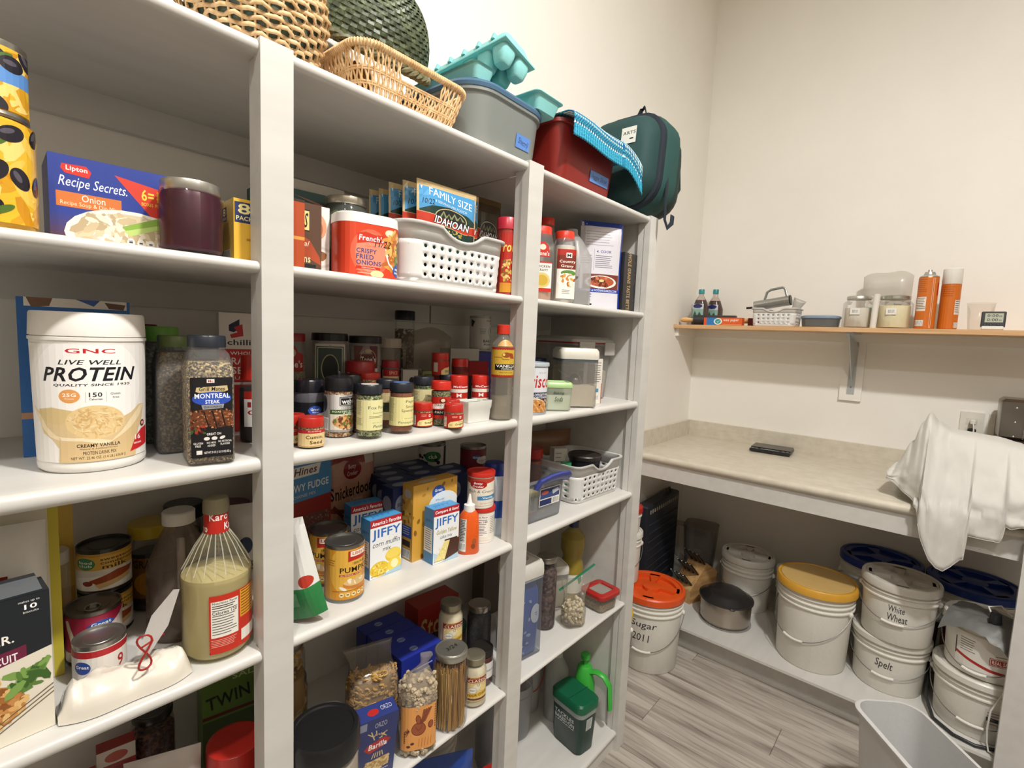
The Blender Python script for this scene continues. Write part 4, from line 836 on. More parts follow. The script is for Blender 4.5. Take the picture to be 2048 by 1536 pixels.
def onions(A):
    A.rect(0, 0, 1, 1, '#d2401f'); A.grad(0, 0, .25, 1, '#b53018', '#d8492a', 8, 0); A.ell(.45, .55, .26, .45, '#e0684a'); A.ell(.45, .55, .2, .38, '#e88c70')
    A.poly([(.27, .2), (.38, .16), (.52, .2), (.64, .18), (.65, .33), (.54, .36), (.42, .35), (.27, .4)], '#c8341c'); A.text("French's", .29, .22, .63, .33, '#ffffff', b=1, it=.1); A.text('SINCE 1883', .37, .42, .52, .44, '#c23a22')
    for i, s in enumerate(['CRISPY', 'FRIED', 'ONIONS']): A.text(s, .26, .48+i*.112, [.53, .49, .59][i], .57+i*.112, '#2a3c7c', b=1)
    A.rect(.26, .82, .58, .87, '#c22f1c'); A.text('ORIGINAL', .33, .835, .52, .857, '#f6d8cc', b=1); A.bars(.26, .89, .58, .91, 1, '#e8a088', .4); A.bars(.28, .94, .5, .97, 1, '#e8b0a0', .5)
    A.ell(.72, .13, .08, .075, '#e0cf9e'); A.ell(.70, .11, .05, .05, '#f0e6c6'); A.ell(.54, .95, .09, .07, '#e6dca0')
    A.poly([(.64, .42), (1, .1), (1, .92), (.86, .92), (.66, .55)], '#f2ede4'); A.poly([(.665, .44), (1, .14), (1, .88), (.87, .88), (.68, .55)], '#4d6a3a'); A.scat(.68, .2, 1, .86, 70, .0042, ['#d89a4a', '#b8682c', '#e8b868', '#c9843c', '#8e3a24', '#e0a858'], 12, asp=3.6); A.scat(.72, .3, 1, .8, 14, .003, ['#6d8a44', '#3d5a2a'], 2, asp=5)
    A.line([(.66, .56), (.70, .72), (.80, .86)], .003, '#f2ede4'); A.ell(.86, .84, .095, .13, '#2a4fa0'); A.text('REAL', .81, .79, .91, .83, '#ffffff', b=1); A.text('ONIONS', .79, .86, .93, .90, '#ffffff', b=1); A.text('11/22', .50, .29, .72, .42, '#17171c', it=.25)
t = thing('fried_onion_tub', 'red tub of crispy fried onions with white lid', 'tub', (-.071, .575, S1), -10)
OH = [(0, .039, .058, .03), (.003, .042, .061, .032), (.10, .043, .062, .033), (.102, .040, .060, .032)]
LO('tub', OH, M('#cf3d1e', .35), t, 40, k=6); LO('lid', [(.100, .044, .063, .034), (.117, .043, .062, .034), (.1195, .040, .059, .032), (.1195, .03, .05, .03)], M('#ece9e3', .35), t, 40, k=6)
A = Art(.150, .098); onions(A); A.wrap(t, .042, .061, .032, z0=.002, z1=.1, top=(.043, .062, .033), k=6, off=.0006, s0=.002)
BLU = '#4c9bd0'
def idaho(dat='10/22', main=True, brown=False):
    def f(A):
        A.rect(0, 0, 1, 1, '#cdb587' if not brown else '#6b5730'); A.rect(.03, .05, .97, 1, '#4a97cc' if not brown else '#4a3f26'); A.poly([(.03, .50), (.2, .40), (.5, .36), (.8, .44), (.97, .54), (.97, 1), (.03, 1)], '#1f3a34')
        A.poly([(.0, .53), (.25, .56), (.5, .60), (.75, .68), (1, .62), (1, .80), (.75, .84), (.5, .76), (.25, .75), (0, .77)], '#cdb587'); A.poly([(.0, .54), (.25, .57), (.5, .61), (.75, .69), (1, .64), (1, .79), (.75, .83), (.5, .75), (.25, .74), (0, .76)], '#bf3a26')
        A.ell(.52, .58, .28, .19, '#cdb587', n=26); A.ell(.52, .58, .265, .175, '#23292a', n=26)
        for k in range(4): A.poly([(.32+k*.1, .58), (.39+k*.1, .45+.03*(k % 2)), (.46+k*.1, .58)], '#8d8f6a'); A.poly([(.35+k*.1, .58), (.39+k*.1, .49), (.42+k*.1, .58)], '#2e332c')
        A.poly([(.2, .58), (.5, .62), (.86, .71), (.84, .83), (.5, .75), (.2, .70)], '#bf3a26'); A.text('IDAHOAN', .24, .60, .83, .745, '#ffffff', b=1, arc=.0, rot=.14, out='#1a1a1a'); A.scat(.34, .80, .7, .93, 30, .0025, ['#b59a3c', '#7a8a3a', '#d6c26a'], 4)
        for q in range(len(A.p)): A.p[q] = ([tuple((p[0], p[1]*.50+.03) for p in t_) for t_ in A.p[q][0]], A.p[q][1], A.p[q][2])
        A.rect(0, .51, 1, 1, '#1f3a34' if not brown else '#2a2c26'); A.rect(0, 0, 1, .04, '#cdb587' if not brown else '#6b5730')
        if not brown: A.text('FAMILY SIZE', .17, .085, .90, .16, '#f2f2ee', rot=.10, b=0); A.text('8 SERVINGS PER POUCH', .25, .185, .80, .21, '#d8e6f0', rot=.10); A.poly([(.05, .06), (.08, .055), (.065, .09)], '#e8e8e8'); A.text(dat, .07, .17, .24, .22, '#141821', it=.2)
    return f
g1 = 'blue family size potato pouches in the white basket'
PB = [(-.080, .796, S1+.006, .176, .226, -2, 'blue family size potato pouch in front of its row in the white basket'), (-.118, .772, S1+.006, .146, .226, -2, 'blue potato pouch second from the front in the white basket'), (-.156, .752, S1+.006, .126, .225, -2, 'blue potato pouch third from the front in the white basket'), (-.215, .722, S1+.006, .09, .215, -2, 'shaded blue potato pouch at the back left of the white basket'), (-.188, .740, S1+.006, .11, .215, -2, 'darkest blue potato pouch behind the others in the white basket'), (-.125, .898, S1+.006, .08, .242, -2, 'blue potato pouch whose corner sticks out behind the front pouch')]
for i, (x, y, z, w_, h_, rz, lb) in enumerate(PB): pouch(lb, x, y, z, w_, h_, .022, rz, '#cdb587', idaho(['10/22', '10/2', '10/21', '', '', ''][i]), name='potato_pouch', group=g1, seed=i)
for i, (x, y) in enumerate([(-.190, 1.035), (-.220, 1.060)]): pouch(['brown potato pouch nearer the front beside the red capped canister', 'brown potato pouch behind the other brown pouch'][i], x, y, S1, .11, .275, .02, -4, '#6b5730', idaho(brown=True), name='potato_pouch', group='brown potato pouches', seed=8+i)
perf_basket('white plastic basket with round holes holding potato pouches', -.145, .800, S1, .108, .148, .128, 1, nfront=10, nside=6, name='storage_basket', cr=.035)
jar('tall red canister with red cap at the right of the white pouch basket', -.06, .990, S1, [(0, .026), (.18, .026)], (.17, .20, .028), '#b5283a', (.001, .179, .0255), M('#b3271c', .4), lambda A: (A.rect(0, 0, 1, 1, '#b3271c'), A.text('roux', .1, .2, .9, .32, '#f0d060', it=.2, b=1), A.scat(.1, .45, .9, .8, 60, .003, ['#c8a04a', '#8a5a2a', '#e0c27a'], 3), A.rect(0, .84, 1, 1, '#c98a2a')), z0=.01, z1=.16, W=.06, name='spice_canister', group=None, rz=-15)
jar('blue and white canister with clear lid beside the second post', -.085, 1.040, S1, [(0, .026), (.165, .026)], (.160, .178, .027), '#c4c8c0', (.001, .164, .0255), M('#2c5a9c', .4), lambda A: (A.rect(0, 0, 1, 1, '#dfe0d8'), A.rect(0, 0, .15, 1, '#2c5a9c'), A.ell(.6, .4, .3, .3, '#b8cfa0'), A.scat(.3, .6, 1, .95, 30, .004, ['#b86a3a', '#d88a4a', '#8a3a24'], 3)), z0=.005, z1=.155, W=.06, name='crumb_canister', rz=-15)
# ================================================================ bay 2, shelf 2: spices
HERB = GR(['#8e9a6a', '#56683a', '#c2c79a', '#3c4a28', '#a8a878'], 330); PAP = GR(['#8a4e2c', '#9a5a34'], 700); SEED = GR(['#a08452', '#7a6238', '#c9ad74', '#584526'], 420); DARK = GR(['#3a2c20', '#241c16', '#54402c'], 380); LEAF = GR(['#55683a', '#3a4a28', '#7c8a54', '#22301c'], 240)
def mcc(txt, tag2='', script='#2b2b2b'):
    def f(A):
        A.rect(0, 0, 1, 1, '#b3221b'); A.rect(.64, .12, .72, .30, '#f1eee8'); A.text('M', .655, .15, .705, .26, '#b3221b', b=1); A.bars(.36, .13, .58, .30, 2, '#e8b8a8', .3)
        A.poly([(.22, .72), (.3, .55), (.85, .40), (.85, .92), (.22, .96)], '#ecd998'); A.text(tag2 or 'GROUND', .58, .50, .82, .58, '#2b2b2b', it=.2); A.text(txt, .48, .62, .86, .82, script, b=1, rot=-.12); A.bars(.27, .70, .38, .88, 3, '#8a6a30', .35); A.rect(.02, .2, .14, .9, '#ded8c8'); A.bars(.03, .25, .13, .85, 6, '#555555', .35)
    return f
def short(label, x, y, txt, rz=0, z=S2, cont=SEED, art=None, group=None, h=.055, r=.0225, lidc='#b5261c', lidh=.017):
    return jar(label, x, y, z, [(0, r*.92), (.002, r), (h-.017, r), (h-.013, r*.9), (h-.008, r*.88)], (h-lidh, h, r*.98), lidc, (.002, h-.014, r*.93), cont, art or mcc(txt), rz, name='spice_jar', z0=.003, z1=h-.021, W=r*2.7, group=group)
def cumin(A): A.rect(0, 0, 1, 1, '#e6cb92'); A.rect(0, 0, 1, .2, '#b82230'); A.text('Schilling', .38, .04, .78, .15, '#f2d8c8', it=.2); A.text('Cumin,', .32, .32, .83, .55, '#3a2416', b=1); A.text('Seed', .43, .62, .80, .82, '#3a2416', b=1); A.rect(0, .93, 1, .95, '#b05a3a')
short('cumin seed jar with red lid and cream label in front at the left', -.031, .444, '', -22, art=cumin)
short('red lidded jar with mostly hidden label at the left behind the cumin seed jar', -.075, .430, 'Ginger', -10)
def weber(A): A.rect(0, 0, 1, 1, '#9a9894'); A.grad(.25, 0, .5, .4, '#8a8884', '#d8d6d2', 5, 0); A.grad(.5, 0, .75, .4, '#d8d6d2', '#8e8c88', 5, 0); A.rect(.52, .06, 1, .30, '#17171a'); A.rect(.54, .08, 1, .28, '#e8e6e2'); A.rect(.55, .09, 1, .27, '#17171a'); A.text('weber', .57, .11, 1.0, .25, '#e8e6e2', b=1); A.rect(.3, .40, 1, .52, '#3f5a2c'); A.text('ROASTED GARLIC', .36, .425, 1.02, .47, '#e8ead8', b=1); A.text('& HERB', .6, .48, .9, .51, '#e8ead8', b=1); A.rect(.3, .52, 1, .94, '#d8d2c0'); A.ell(.68, .73, .32, .18, '#c9a87a'); A.scat(.4, .56, .95, .9, 90, .0025, ['#8a4a2c', '#b87a44', '#6d3a24', '#d8a868', '#5a7a3a'], 4, True); A.barcode(.06, .62, .26, .95); A.ell(.12, .25, .1, .22, '#2a2a30')
t = jar('grinder jar of roasted garlic seasoning with black grinder cap and silver label', -.088, .531, S2, [(0, .025), (.003, .0275), (.090, .0275), (.10, .025)], [(.093, .0285), (.108, .0285), (.118, .026), (.122, .012), (.1225, .004), (.128, .004), (.130, .003)], '#17171b', (.002, .092, .0262), GR(['#a8743c', '#8a5a30', '#d0b07a', '#7a3a24', '#d8cca8'], 330), weber, rz=-30, z0=.012, z1=.086, W=.082, lidname='grinder_cap')
def fox(A): A.rect(0, 0, 1, 1, '#e6e1a8'); A.text('Fox Point', .44, .20, 1.02, .30, '#26281e'); A.text('Seasoning', .56, .40, .92, .46, '#26281e'); A.bars(.46, .53, .95, .62, 2, '#4a4c3c', .3); A.text('NET WT 1.1 OZ', .55, .74, .92, .765, '#3a3c2e'); A.text('Penzeys', .56, .82, 1.0, .95, '#1e4a34', it=.3); A.bars(.06, .05, .26, .5, 14, '#8a8a66', .35); A.bars(.06, .6, .28, .85, 7, '#8a8a66', .35); A.rect(.29, .55, .292, .88, '#6a6a4a')
def paprika(A): A.rect(0, 0, 1, 1, '#e6dd9e'); A.text('Paprika', .58, .10, 1.05, .22, '#26281e'); A.text('Smoked', .58, .28, 1.05, .38, '#26281e'); A.text('Spanish Style', .46, .42, 1.15, .54, '#26281e'); A.text('NET WT 2.2 OZ', .55, .73, .9, .755, '#3a3c2e'); A.text('Penzeys Spices', .38, .84, 1.1, .94, '#1e4a34', it=.1); A.bars(.04, .05, .26, .6, 16, '#8a8a60', .35); A.rect(.27, .60, .272, .85, '#6a6a4a'); A.bars(.05, .63, .24, .85, 6, '#8a8a60', .3)
def penz(label, x, y, art, cont, rz=-28, h=.107, r=.025, lid='#20242c', z0=.018, z1=.078, topc=None):
    t = jar(label, x, y, S2, [(0, r*.9), (.003, r), (h-.026, r), (h-.021, r*.92), (h-.016, r*.92)], (h-.018, h, r*1.0), lid, (.006, h-.021, r*.92), cont, art, rz, name='spice_jar', z0=z0, z1=z1, W=r*2.9)
    if topc: A = Art(r*1.5, r*1.5); A.ell(.5, .5, .46, .46, topc); A.plane(t, (-r*.75, -r*.75, h+.0003), (0, 1, 0), (1, 0, 0), 'lid_sticker')
    return t
penz('green herb seasoning jar with pale yellow label and black lid, foremost on its shelf', -.038, .570, fox, HERB, topc='#d6cfc4')
penz('jar of smoked paprika with pale yellow label and blue sticker on its lid', -.042, .650, paprika, PAP, topc='#5b78b8')
def penzb(a, b): return lambda A: (A.rect(0, 0, 1, 1, '#ddd4a0'), A.text(a, .5, .2, .95, .30, '#26281e'), A.text(b, .5, .40, 1.0, .50, '#26281e'), A.bars(.05, .1, .3, .8, 12, '#8a8a60', .3))
penz('black lidded herb jar half hidden left of the smoked paprika jar', -.118, .668, lambda A: (A.rect(0, 0, 1, 1, '#c9b98a'), A.rect(0, .35, 1, .7, '#2c3324'), A.scat(.1, .38, .9, .68, 30, .002, ['#5a6a3a', '#3f4a2c'], 3)), PAP)
penz('yellow labelled oregano jar behind the tall red lidded oregano jar', -.135, .785, penzb('Mexican', 'Oregano'), LEAF); penz('yellow labelled rosemary jar with blue sticker lid at the right of the tall oregano jar', -.150, .880, penzb('Rosemary', 'Spanish'), LEAF, topc='#5b78b8')
short('short ground sage jar with red lid just right of the smoked paprika', -.070, .732, 'Sage', -26, group=None)
short('short ground oregano jar with red lid, foremost beside the white box', -.014, .775, 'Oregano', -28); short('short thyme jar with red lid right behind the short oregano jar', -.052, .812, 'Thyme', -30, cont=LEAF)
def oreg(A): A.rect(0, 0, 1, 1, '#b3271c'); A.ell(.5, .18, .14, .12, '#5a1d16'); A.ell(.5, .16, .08, .08, '#e8c8a8'); A.poly([(.1, .34), (.9, .26), (.92, .50), (.1, .56)], '#efece4'); A.text('OREGANO', .18, .33, .92, .44, '#1c1c1c', b=1); A.text('LEAVES', .35, .47, .75, .52, '#1c1c1c'); A.rect(.05, .60, .98, .84, '#1c1a1a'); A.text('PANTRY', .2, .66, .8, .76, '#cfcac0', b=1)
jar('tall oregano leaf jar with red lid and a small portrait on its label', -.063, .776, S2, [(0, .0215), (.003, .023), (.078, .023), (.084, .021), (.09, .021)], (.084, .103, .0235), '#c22a1e', (.002, .08, .0215), GR(['#7d8050', '#5a5f38', '#9a986c', '#3c4026'], 380), oreg, rz=-28, z0=.018, z1=.068, W=.062)
def mcr(A): A.rect(0, 0, 1, 1, '#e4dfd4'); A.rect(0, .0, 1, .25, '#b3221b'); A.text('McCormick', .2, .05, 1.1, .17, '#ffffff', b=1, it=.1); A.rect(.0, .45, 1, .8, '#b3221b'); A.text('M', .35, .5, .55, .72, '#f2f0ea', b=1)
def tallr(label, x, y, cont=DARK, h=.110, rz=-30, art=mcr, z0=.045, z1=.088): return jar(label, x, y, S2, [(0, .021), (.003, .0225), (.080, .0225), (.088, .0195), (.095, .0195)], (h-.022, h, .0225), '#bf2a1f', (.002, .078, .0212), cont, art, rz, z0=z0, z1=z1, W=.06)
tallr('tall red lidded spice jar left of the white box', -.100, .868, SEED); tallr('tall red lidded spice jar standing behind the white box', -.070, .915, LEAF)
t = thing('small_box', 'small open white box with green contents beside the clear vanilla bottle', 'box', (-.066, .892, S2), 0)
secs = [(0, .018, .037, .002), (.030, .020, .039, .002), (.034, .0215, .0405, .002), (.052, .0225, .0415, .002), (.052, .0205, .0395, .002), (.012, .017, .035, .002)]
LO('box_body', secs, M('#dfdfd8', .4), t, 30, k=2); MB().box(-.016, -.034, .013, .016, .034, .047, .004).build('green_packet', M('#2c6a40', .5), t)
t = thing('vanilla_bottle', 'tall clear vanilla bottle with red cap and yellow label beside the second post', 'bottle', (-.050, .962, S2), -28)
secs = [(0, .026), (.003, .029)]
for i in range(7): secs += [(.010+i*.013, .0295), (.016+i*.013, .0275)]
LO('bottle', secs+[(.108, .0295), (.185, .0295), (.196, .026), (.21, .015), (.222, .0145)], GL('#e9e4d8', .12, .05, .2), t, 40); LO('vanilla_syrup', [(.004, .026), (.06, .0268), (.0605, .02)], GL('#c9c2ae', .35, .1), t, 40); LO('cap', [(.218, .0165), (.240, .016), (.242, .013)], M('#c5301f', .4), t, 40)
def van(A):
    A.rect(0, 0, 1, 1, '#c9a53a'); A.rect(0, 0, 1, .07, '#a02a18'); A.rect(0, .93, 1, 1, '#a02a18'); A.rect(.16, .56, .88, .76, '#16140f'); A.text('VANILLA', .2, .58, .84, .67, '#f2efe6', b=1); A.text('VAINILLA', .35, .69, .74, .74, '#f2efe6'); A.text('ARTIFICIAL', .3, .82, .75, .86, '#3a2a12')
    A.ell(.5, .25, .14, .09, '#8a4a1e'); A.poly([(.6, .18), (.72, .2), (.82, .38), (.62, .36)], '#9a3a1c'); A.ell(.42, .24, .04, .045, '#e0c060'); A.line([(.12, .33), (.35, .33), (.4, .40), (.6, .40)], .0012, '#7a3218')
    for i in range(14): A.rect(.02+i*.07, .07, .05+i*.07, .085, '#a02a18'); A.rect(.02+i*.07, .915, .05+i*.07, .93, '#a02a18')
A = Art(.085, .075); van(A); A.wrap(t, .0295, z0=.110, z1=.185, off=.0007); A = Art(.05, .018); A.ell(.5, 1, .45, .9, '#d8a22c'); A.wrap(t, .0285, z0=.188, z1=.206, top=(.019,), name='neck_label')
def gv(A): A.rect(0, 0, 1, 1, '#14161e'); A.ell(.64, .30, .17, .17, '#2f55b0'); A.text('Great', .53, .22, .75, .31, '#ffffff', b=1); A.text('Value', .57, .34, .73, .40, '#ffffff'); A.poly([(.42, .75), (.52, .52), (.75, .42), (1, .4), (1, 1), (.45, 1)], '#ddd9d2'); A.text('Garlic', .78, .6, 1.1, .72, '#26262c', b=1); A.text('POWDER', .78, .8, 1.12, .88, '#26262c', b=1)
jar('dark garlic powder jar with black lid and blue oval mark beside the first post', -.150, .500, S2, [(0, .029), (.003, .031), (.07, .031), (.085, .030), (.088, .028)], (.086, .110, .031), '#1b1b22', (.002, .085, .0295), M('#22222a', .4), gv, rz=-25, z0=.012, z1=.066, W=.08, lr=.2, glass=GL('#8c8c96', .4))
# behind
def tall(label, x, y, r, h, lidc, contc, art=None, rz=-25, lidh=.018, lidr=None, z0=.10, z1=.17, W=None, glass=PLAS, fill=.7, sq=None):
    hh = h-lidh; lidr = lidr or r*.9; c = (sq if sq else r)
    return jar(label, x, y, S2, [(0, r*.93, None, c*.93), (.004, r, None, c), (hh*.80, r, None, c), (hh*.95, lidr*.95), (hh+.006, lidr*.93)], (hh, h, lidr), lidc, (.003, hh*fill, r*.95), contc, art, rz, glass, 'spice_jar', 'jar', None, k=5, z0=z0, z1=z1, W=W or r*1.9, rr=(r, r, c))
def tones(A): A.poly([(.02, .98), (.06, .35), (.2, .1), (.4, .02), (.62, .1), (.76, .32), (.97, .38), (1, .98)], '#b52a20'); A.ell(.42, .34, .24, .18, '#d8cfae'); A.ell(.42, .36, .1, .1, '#6a7a3a'); A.ell(.34, .40, .08, .04, '#6a7a3a', a=.5); A.ell(.5, .40, .08, .04, '#6a7a3a', a=-.5); A.text("Tone's", .06, .60, .94, .85, '#f3ece2', b=1)
tall('clear spice jug with red lid and red oval label behind the first post', -.320, .548, .028, .200, '#a3262a', GR(['#9a8a62', '#7a6c48', '#b8a880'], 300), tones, rz=-30, z0=.112, z1=.178, W=.055, lidr=.027, glass=GL('#d8d4cc', .25))
def grn(A): A.rect(0, 0, 1, 1, '#cfc9bc'); A.rect(.04, .06, .96, 1, '#3f5a4a'); A.rect(.08, .09, .92, 1, '#cfd2bc'); A.rect(.1, .105, .9, 1, '#33463c'); A.ell(.5, .62, .3, .36, '#a8a07a'); A.ell(.5, .62, .27, .33, '#171c18')
tall('wide jar with black lid and dark green framed label at the back', -.305, .640, .039, .203, '#191a20', GR(['#b8aa92', '#9a8c74'], 300), grn, rz=-28, z0=.085, z1=.178, W=.066, lidr=.042, sq=.014, glass=GL('#d8d4cc', .3))
def ton2(A): A.rect(0, 0, 1, 1, '#5a1f1c'); A.oval(.6, .5, .34, .36, .0012, '#c9a868'); A.text("Tone's", .28, .4, .92, .62, '#e9e2d6', b=1); A.ell(.6, .2, .14, .08, '#c9a868'); A.rect(.2, .85, 1, 1, '#d8d4cc')
tall('large spice jug with black lid and dark red label at the back middle', -.310, .724, .037, .199, '#202026', GR(['#7a6650', '#5d4c3a', '#94806a'], 300), ton2, rz=-30, z0=.110, z1=.175, W=.055, lidr=.041, sq=.012, glass=GL('#d8d4cc', .3))
tall('jar with wide white lid at the back between dark lids', -.315, .806, .034, .195, '#b9b0a2', GR(['#5a5038', '#6e6246', '#484028'], 300), None, rz=-25, lidr=.036, lidh=.025, glass=GL('#b8b0a0', .35))
tall('clear jar with wide red lid standing behind the yellow labelled herb jar', -.235, .672, .034, .140, '#a3242a', GR(['#b07a44', '#8a5a30', '#c9935a'], 300), None, rz=-25, lidr=.034, lidh=.026)
tall('small cream jar with dark red lid in the middle of the spice shelf', -.245, .766, .022, .140, '#9a1f2e', M('#cdb98c', .6), lambda A: (A.rect(0, 0, 1, 1, '#d6c290'), A.rect(0, 0, 1, .3, '#a8262e'), A.text('SPICE', .35, .08, .8, .22, '#e8c8a0')), z0=.06, z1=.118, W=.05, lidr=.0225, lidh=.018, fill=.95)
tall('tall jar with black cap rising above its neighbours at the back', -.318, .862, .028, .272, '#10161a', GR(['#5a4838', '#3f3226', '#c9c0ae'], 160), None, lidr=.028, lidh=.026, glass=PLAS, fill=.9)
def bagl(A): A.rect(.36, .52, .72, 1, '#b9bc88'); A.bars(.40, .56, .68, .95, 8, '#6a6c48', .3)
pouch('crumpled clear zip bag with a pale green label behind the small jars', -.275, .895, S2, .140, .225, .05, -22, GL('#d8d2c6', .07, .12, .35), bagl, name='herb_bag', seed=3, wav=.08)
def saff(A): A.rect(0, 0, 1, 1, '#b3221b'); A.rect(.1, .1, .3, .8, '#c9c0ae'); A.poly([(.45, .7), (.6, .5), (1, .4), (1, 1), (.45, 1)], '#ecd998'); A.text('SPICE', .6, .68, .95, .85, '#3a2a1a', b=1)
short('tall stacked spice jar with red lid in front of the clear zip bag', -.172, .868, '', -25, z=S2+.105, art=saff, h=.058, r=.0225, cont=M('#8e1f18', .5))
short('jar under the stacked red lidded spice jar', -.172, .868, 'Mace', -25, h=.104, art=lambda A: A.rect(0, 0, 1, 1, '#7a1f18'))
short('jar with wide red lid at the right of the stacked red lidded jar', -.125, .885, 'Bay', -25, h=.148, r=.0235, lidh=.026, art=lambda A: A.rect(0, 0, 1, 1, '#6a2018'))
tall('low jar with silver lid behind the tall red lidded pair', -.225, 1.065, .030, .115, M('#a8a59c', .3, .8), M('#5a4a3a', .6), None, lidr=.030, lidh=.014)
tall('small jar with silver lid in the middle behind the paprika jar', -.245, .838, .024, .118, M('#8f8b80', .3, .8), M('#3a322a', .6), None, lidr=.025, lidh=.014)
carton('small grey box in the middle behind the pale yellow labelled jars', -.215, .765, S2, .03, .038, .118, -25, '#a5a096', lambda A: (A.rect(0, 0, 1, 1, '#a8a398'), A.ell(.6, .25, .2, .1, '#22242c')))
def wag(A): A.rect(0, 0, 1, 1, '#cbc7be'); A.ell(.5, .52, .38, .26, '#a8a878'); A.ell(.5, .52, .36, .23, '#dad8c4'); A.text('mrs wages', .2, .44, .8, .60, '#3a3a2e', b=1)
carton('white box with an oval yellow logo at the back near the second post', -.285, 1.005, S2, .06, .105, .170, -8, '#c6c2b8', wag)
def bak(A): A.rect(0, 0, 1, 1, '#d9d5cd'); A.text('CLABBER', .58, .03, 1.05, .10, '#1a1a1a', b=1, it=.1); A.text('GIRL', .72, .13, 1.0, .19, '#1a1a1a', b=1); A.oval(.85, .45, .18, .17, .0012, '#2a2a2a'); A.ell(.85, .42, .1, .1, '#8a8884'); A.text('BAKING', .48, .72, 1.0, .82, '#1a1a1a', b=1); A.text('POWDER', .5, .86, 1.0, .92, '#1a1a1a', b=1); A.bars(.36, .35, .58, .55, 5, '#777777', .3); A.poly([(.05, .02), (.2, .1), (.12, .3), (.05, .25)], '#3a3632')
can('tall white baking powder canister at the back behind the vanilla bottle', -.325, 1.165, S2+.165, .034, .108, '#d9d5cd', bak, rz=-22, rim=M('#b8b4aa', .4, .5), name='baking_powder_can')
carton('blue box under the white baking powder canister', -.29, 1.12, S2, .07, .08, .160, -8, '#3f3a94', None)
carton('red and dark printed packet box below the box with the oval logo', -.20, 1.0, S2, .03, .06, .138, -20, '#3a2024', lambda A: (A.rect(0, 0, 1, .3, '#a81f24'), A.rect(0, .3, 1, 1, '#2a1a20'), A.text('APPLE', .2, .4, .8, .5, '#cfc8c0', it=.2)))
t = tall('tall slim bottle with a green paper label at the left edge of the spice shelf', -.235, .475, .024, .225, '#4a5a3a', GR(['#6a7450', '#8a9268', '#4a5238'], 260), lambda A: (A.rect(0, 0, 1, 1, '#a8ac8a'), A.bars(.6, .1, .95, .9, 6, '#4a5238', .4)), lidh=.02, z0=.12, z1=.20, W=.045)
jar('spice jar with bright green lid beside the first post', -.195, .452, S2, [(0, .028), (.10, .028), (.108, .026)], (.106, .128, .028), '#4f8a2c', (.002, .10, .026), LEAF, name='spice_jar')
short('flat red lid jar behind the black lidded herb jar', -.175, .655, 'Dill', -20, h=.118, r=.028, lidh=.014)
jar('black lidded jar directly behind the grinder jar', -.165, .600, S2, [(0, .026), (.10, .026)], (.098, .116, .0265), '#14181a', (.002, .097, .0245), DARK)
jar('dark jar standing between grinder jar and herb seasoning jar', -.10, .588, S2, [(0, .019), (.085, .019)], (.083, .104, .0195), '#16181c', (.002, .082, .018), GR(['#7a5a3a', '#54402c'], 300))
# ================================================================ bay 2, shelf 3: baking
def pump(A):
    A.rect(0, 0, 1, 1, '#d08f22'); A.grad(0, 0, .3, 1, '#8a6428', '#d59a2c', 6, 0); A.ell(.55, .4, .3, .5, '#e0ae44'); A.rect(.56, .02, .95, .22, '#b5281f'); A.poly([(.56, .02), (.95, .02), (.95, .16), (.56, .24)], '#b5281f'); A.rect(.60, .03, .93, .14, '#efe6d6'); A.text("Libby's", .63, .045, .90, .13, '#b5281f', b=1, it=.1)
    A.text('100% PURE', .64, .26, .90, .31, '#2c2018', b=1); A.text('PUMPKIN', .43, .35, 1.06, .46, '#221510', b=1); A.rect(.42, .49, 1, .53, '#a8281c'); A.text('ALL NATURAL - NO PRESERVATIVES', .44, .496, .98, .524, '#f0dcc0', b=1)
    A.ell(.75, .71, .27, .10, '#c9803a'); A.ell(.75, .67, .26, .07, '#e0bd84'); A.scat(.52, .60, .8, .67, 8, .0035, ['#f2e6cc', '#d8b87a'], 3); A.ell(.48, .78, .07, .03, '#f0e8d8', a=.5); A.rect(.3, .82, 1, .84, '#b06a1c'); 
    for i in range(5): A.ell(.46+i*.1, .91, .042, .045, '#ecdca8', n=10); A.rect(.44+i*.1, .895, .48+i*.1, .92, '#7a5a28')
    A.bars(.2, .2, .36, .34, 3, '#a8641c', .25)
can('pumpkin can at the front of the baking shelf with a date on its lid', -.076, .541, S3, .0395, .1175, '#d08f22', pump, rz=-32, rim=M('#8d8b86', .32, .9)); can('second pumpkin can close behind the dated pumpkin can', -.160, .552, S3, .0395, .1175, '#c98a22', pump, rz=-75, rim=M('#7d7b76', .32, .9))
A = Art(.05, .05); A.text('10/23', .15, .35, .9, .6, '#1c1c1e', it=.2); A.plane(bpy.data.objects['food_can.006'] if 'food_can.006' in bpy.data.objects else t, (-.025, -.025, .1150), (0, 1, 0), (1, 0, 0), 'lid_writing')
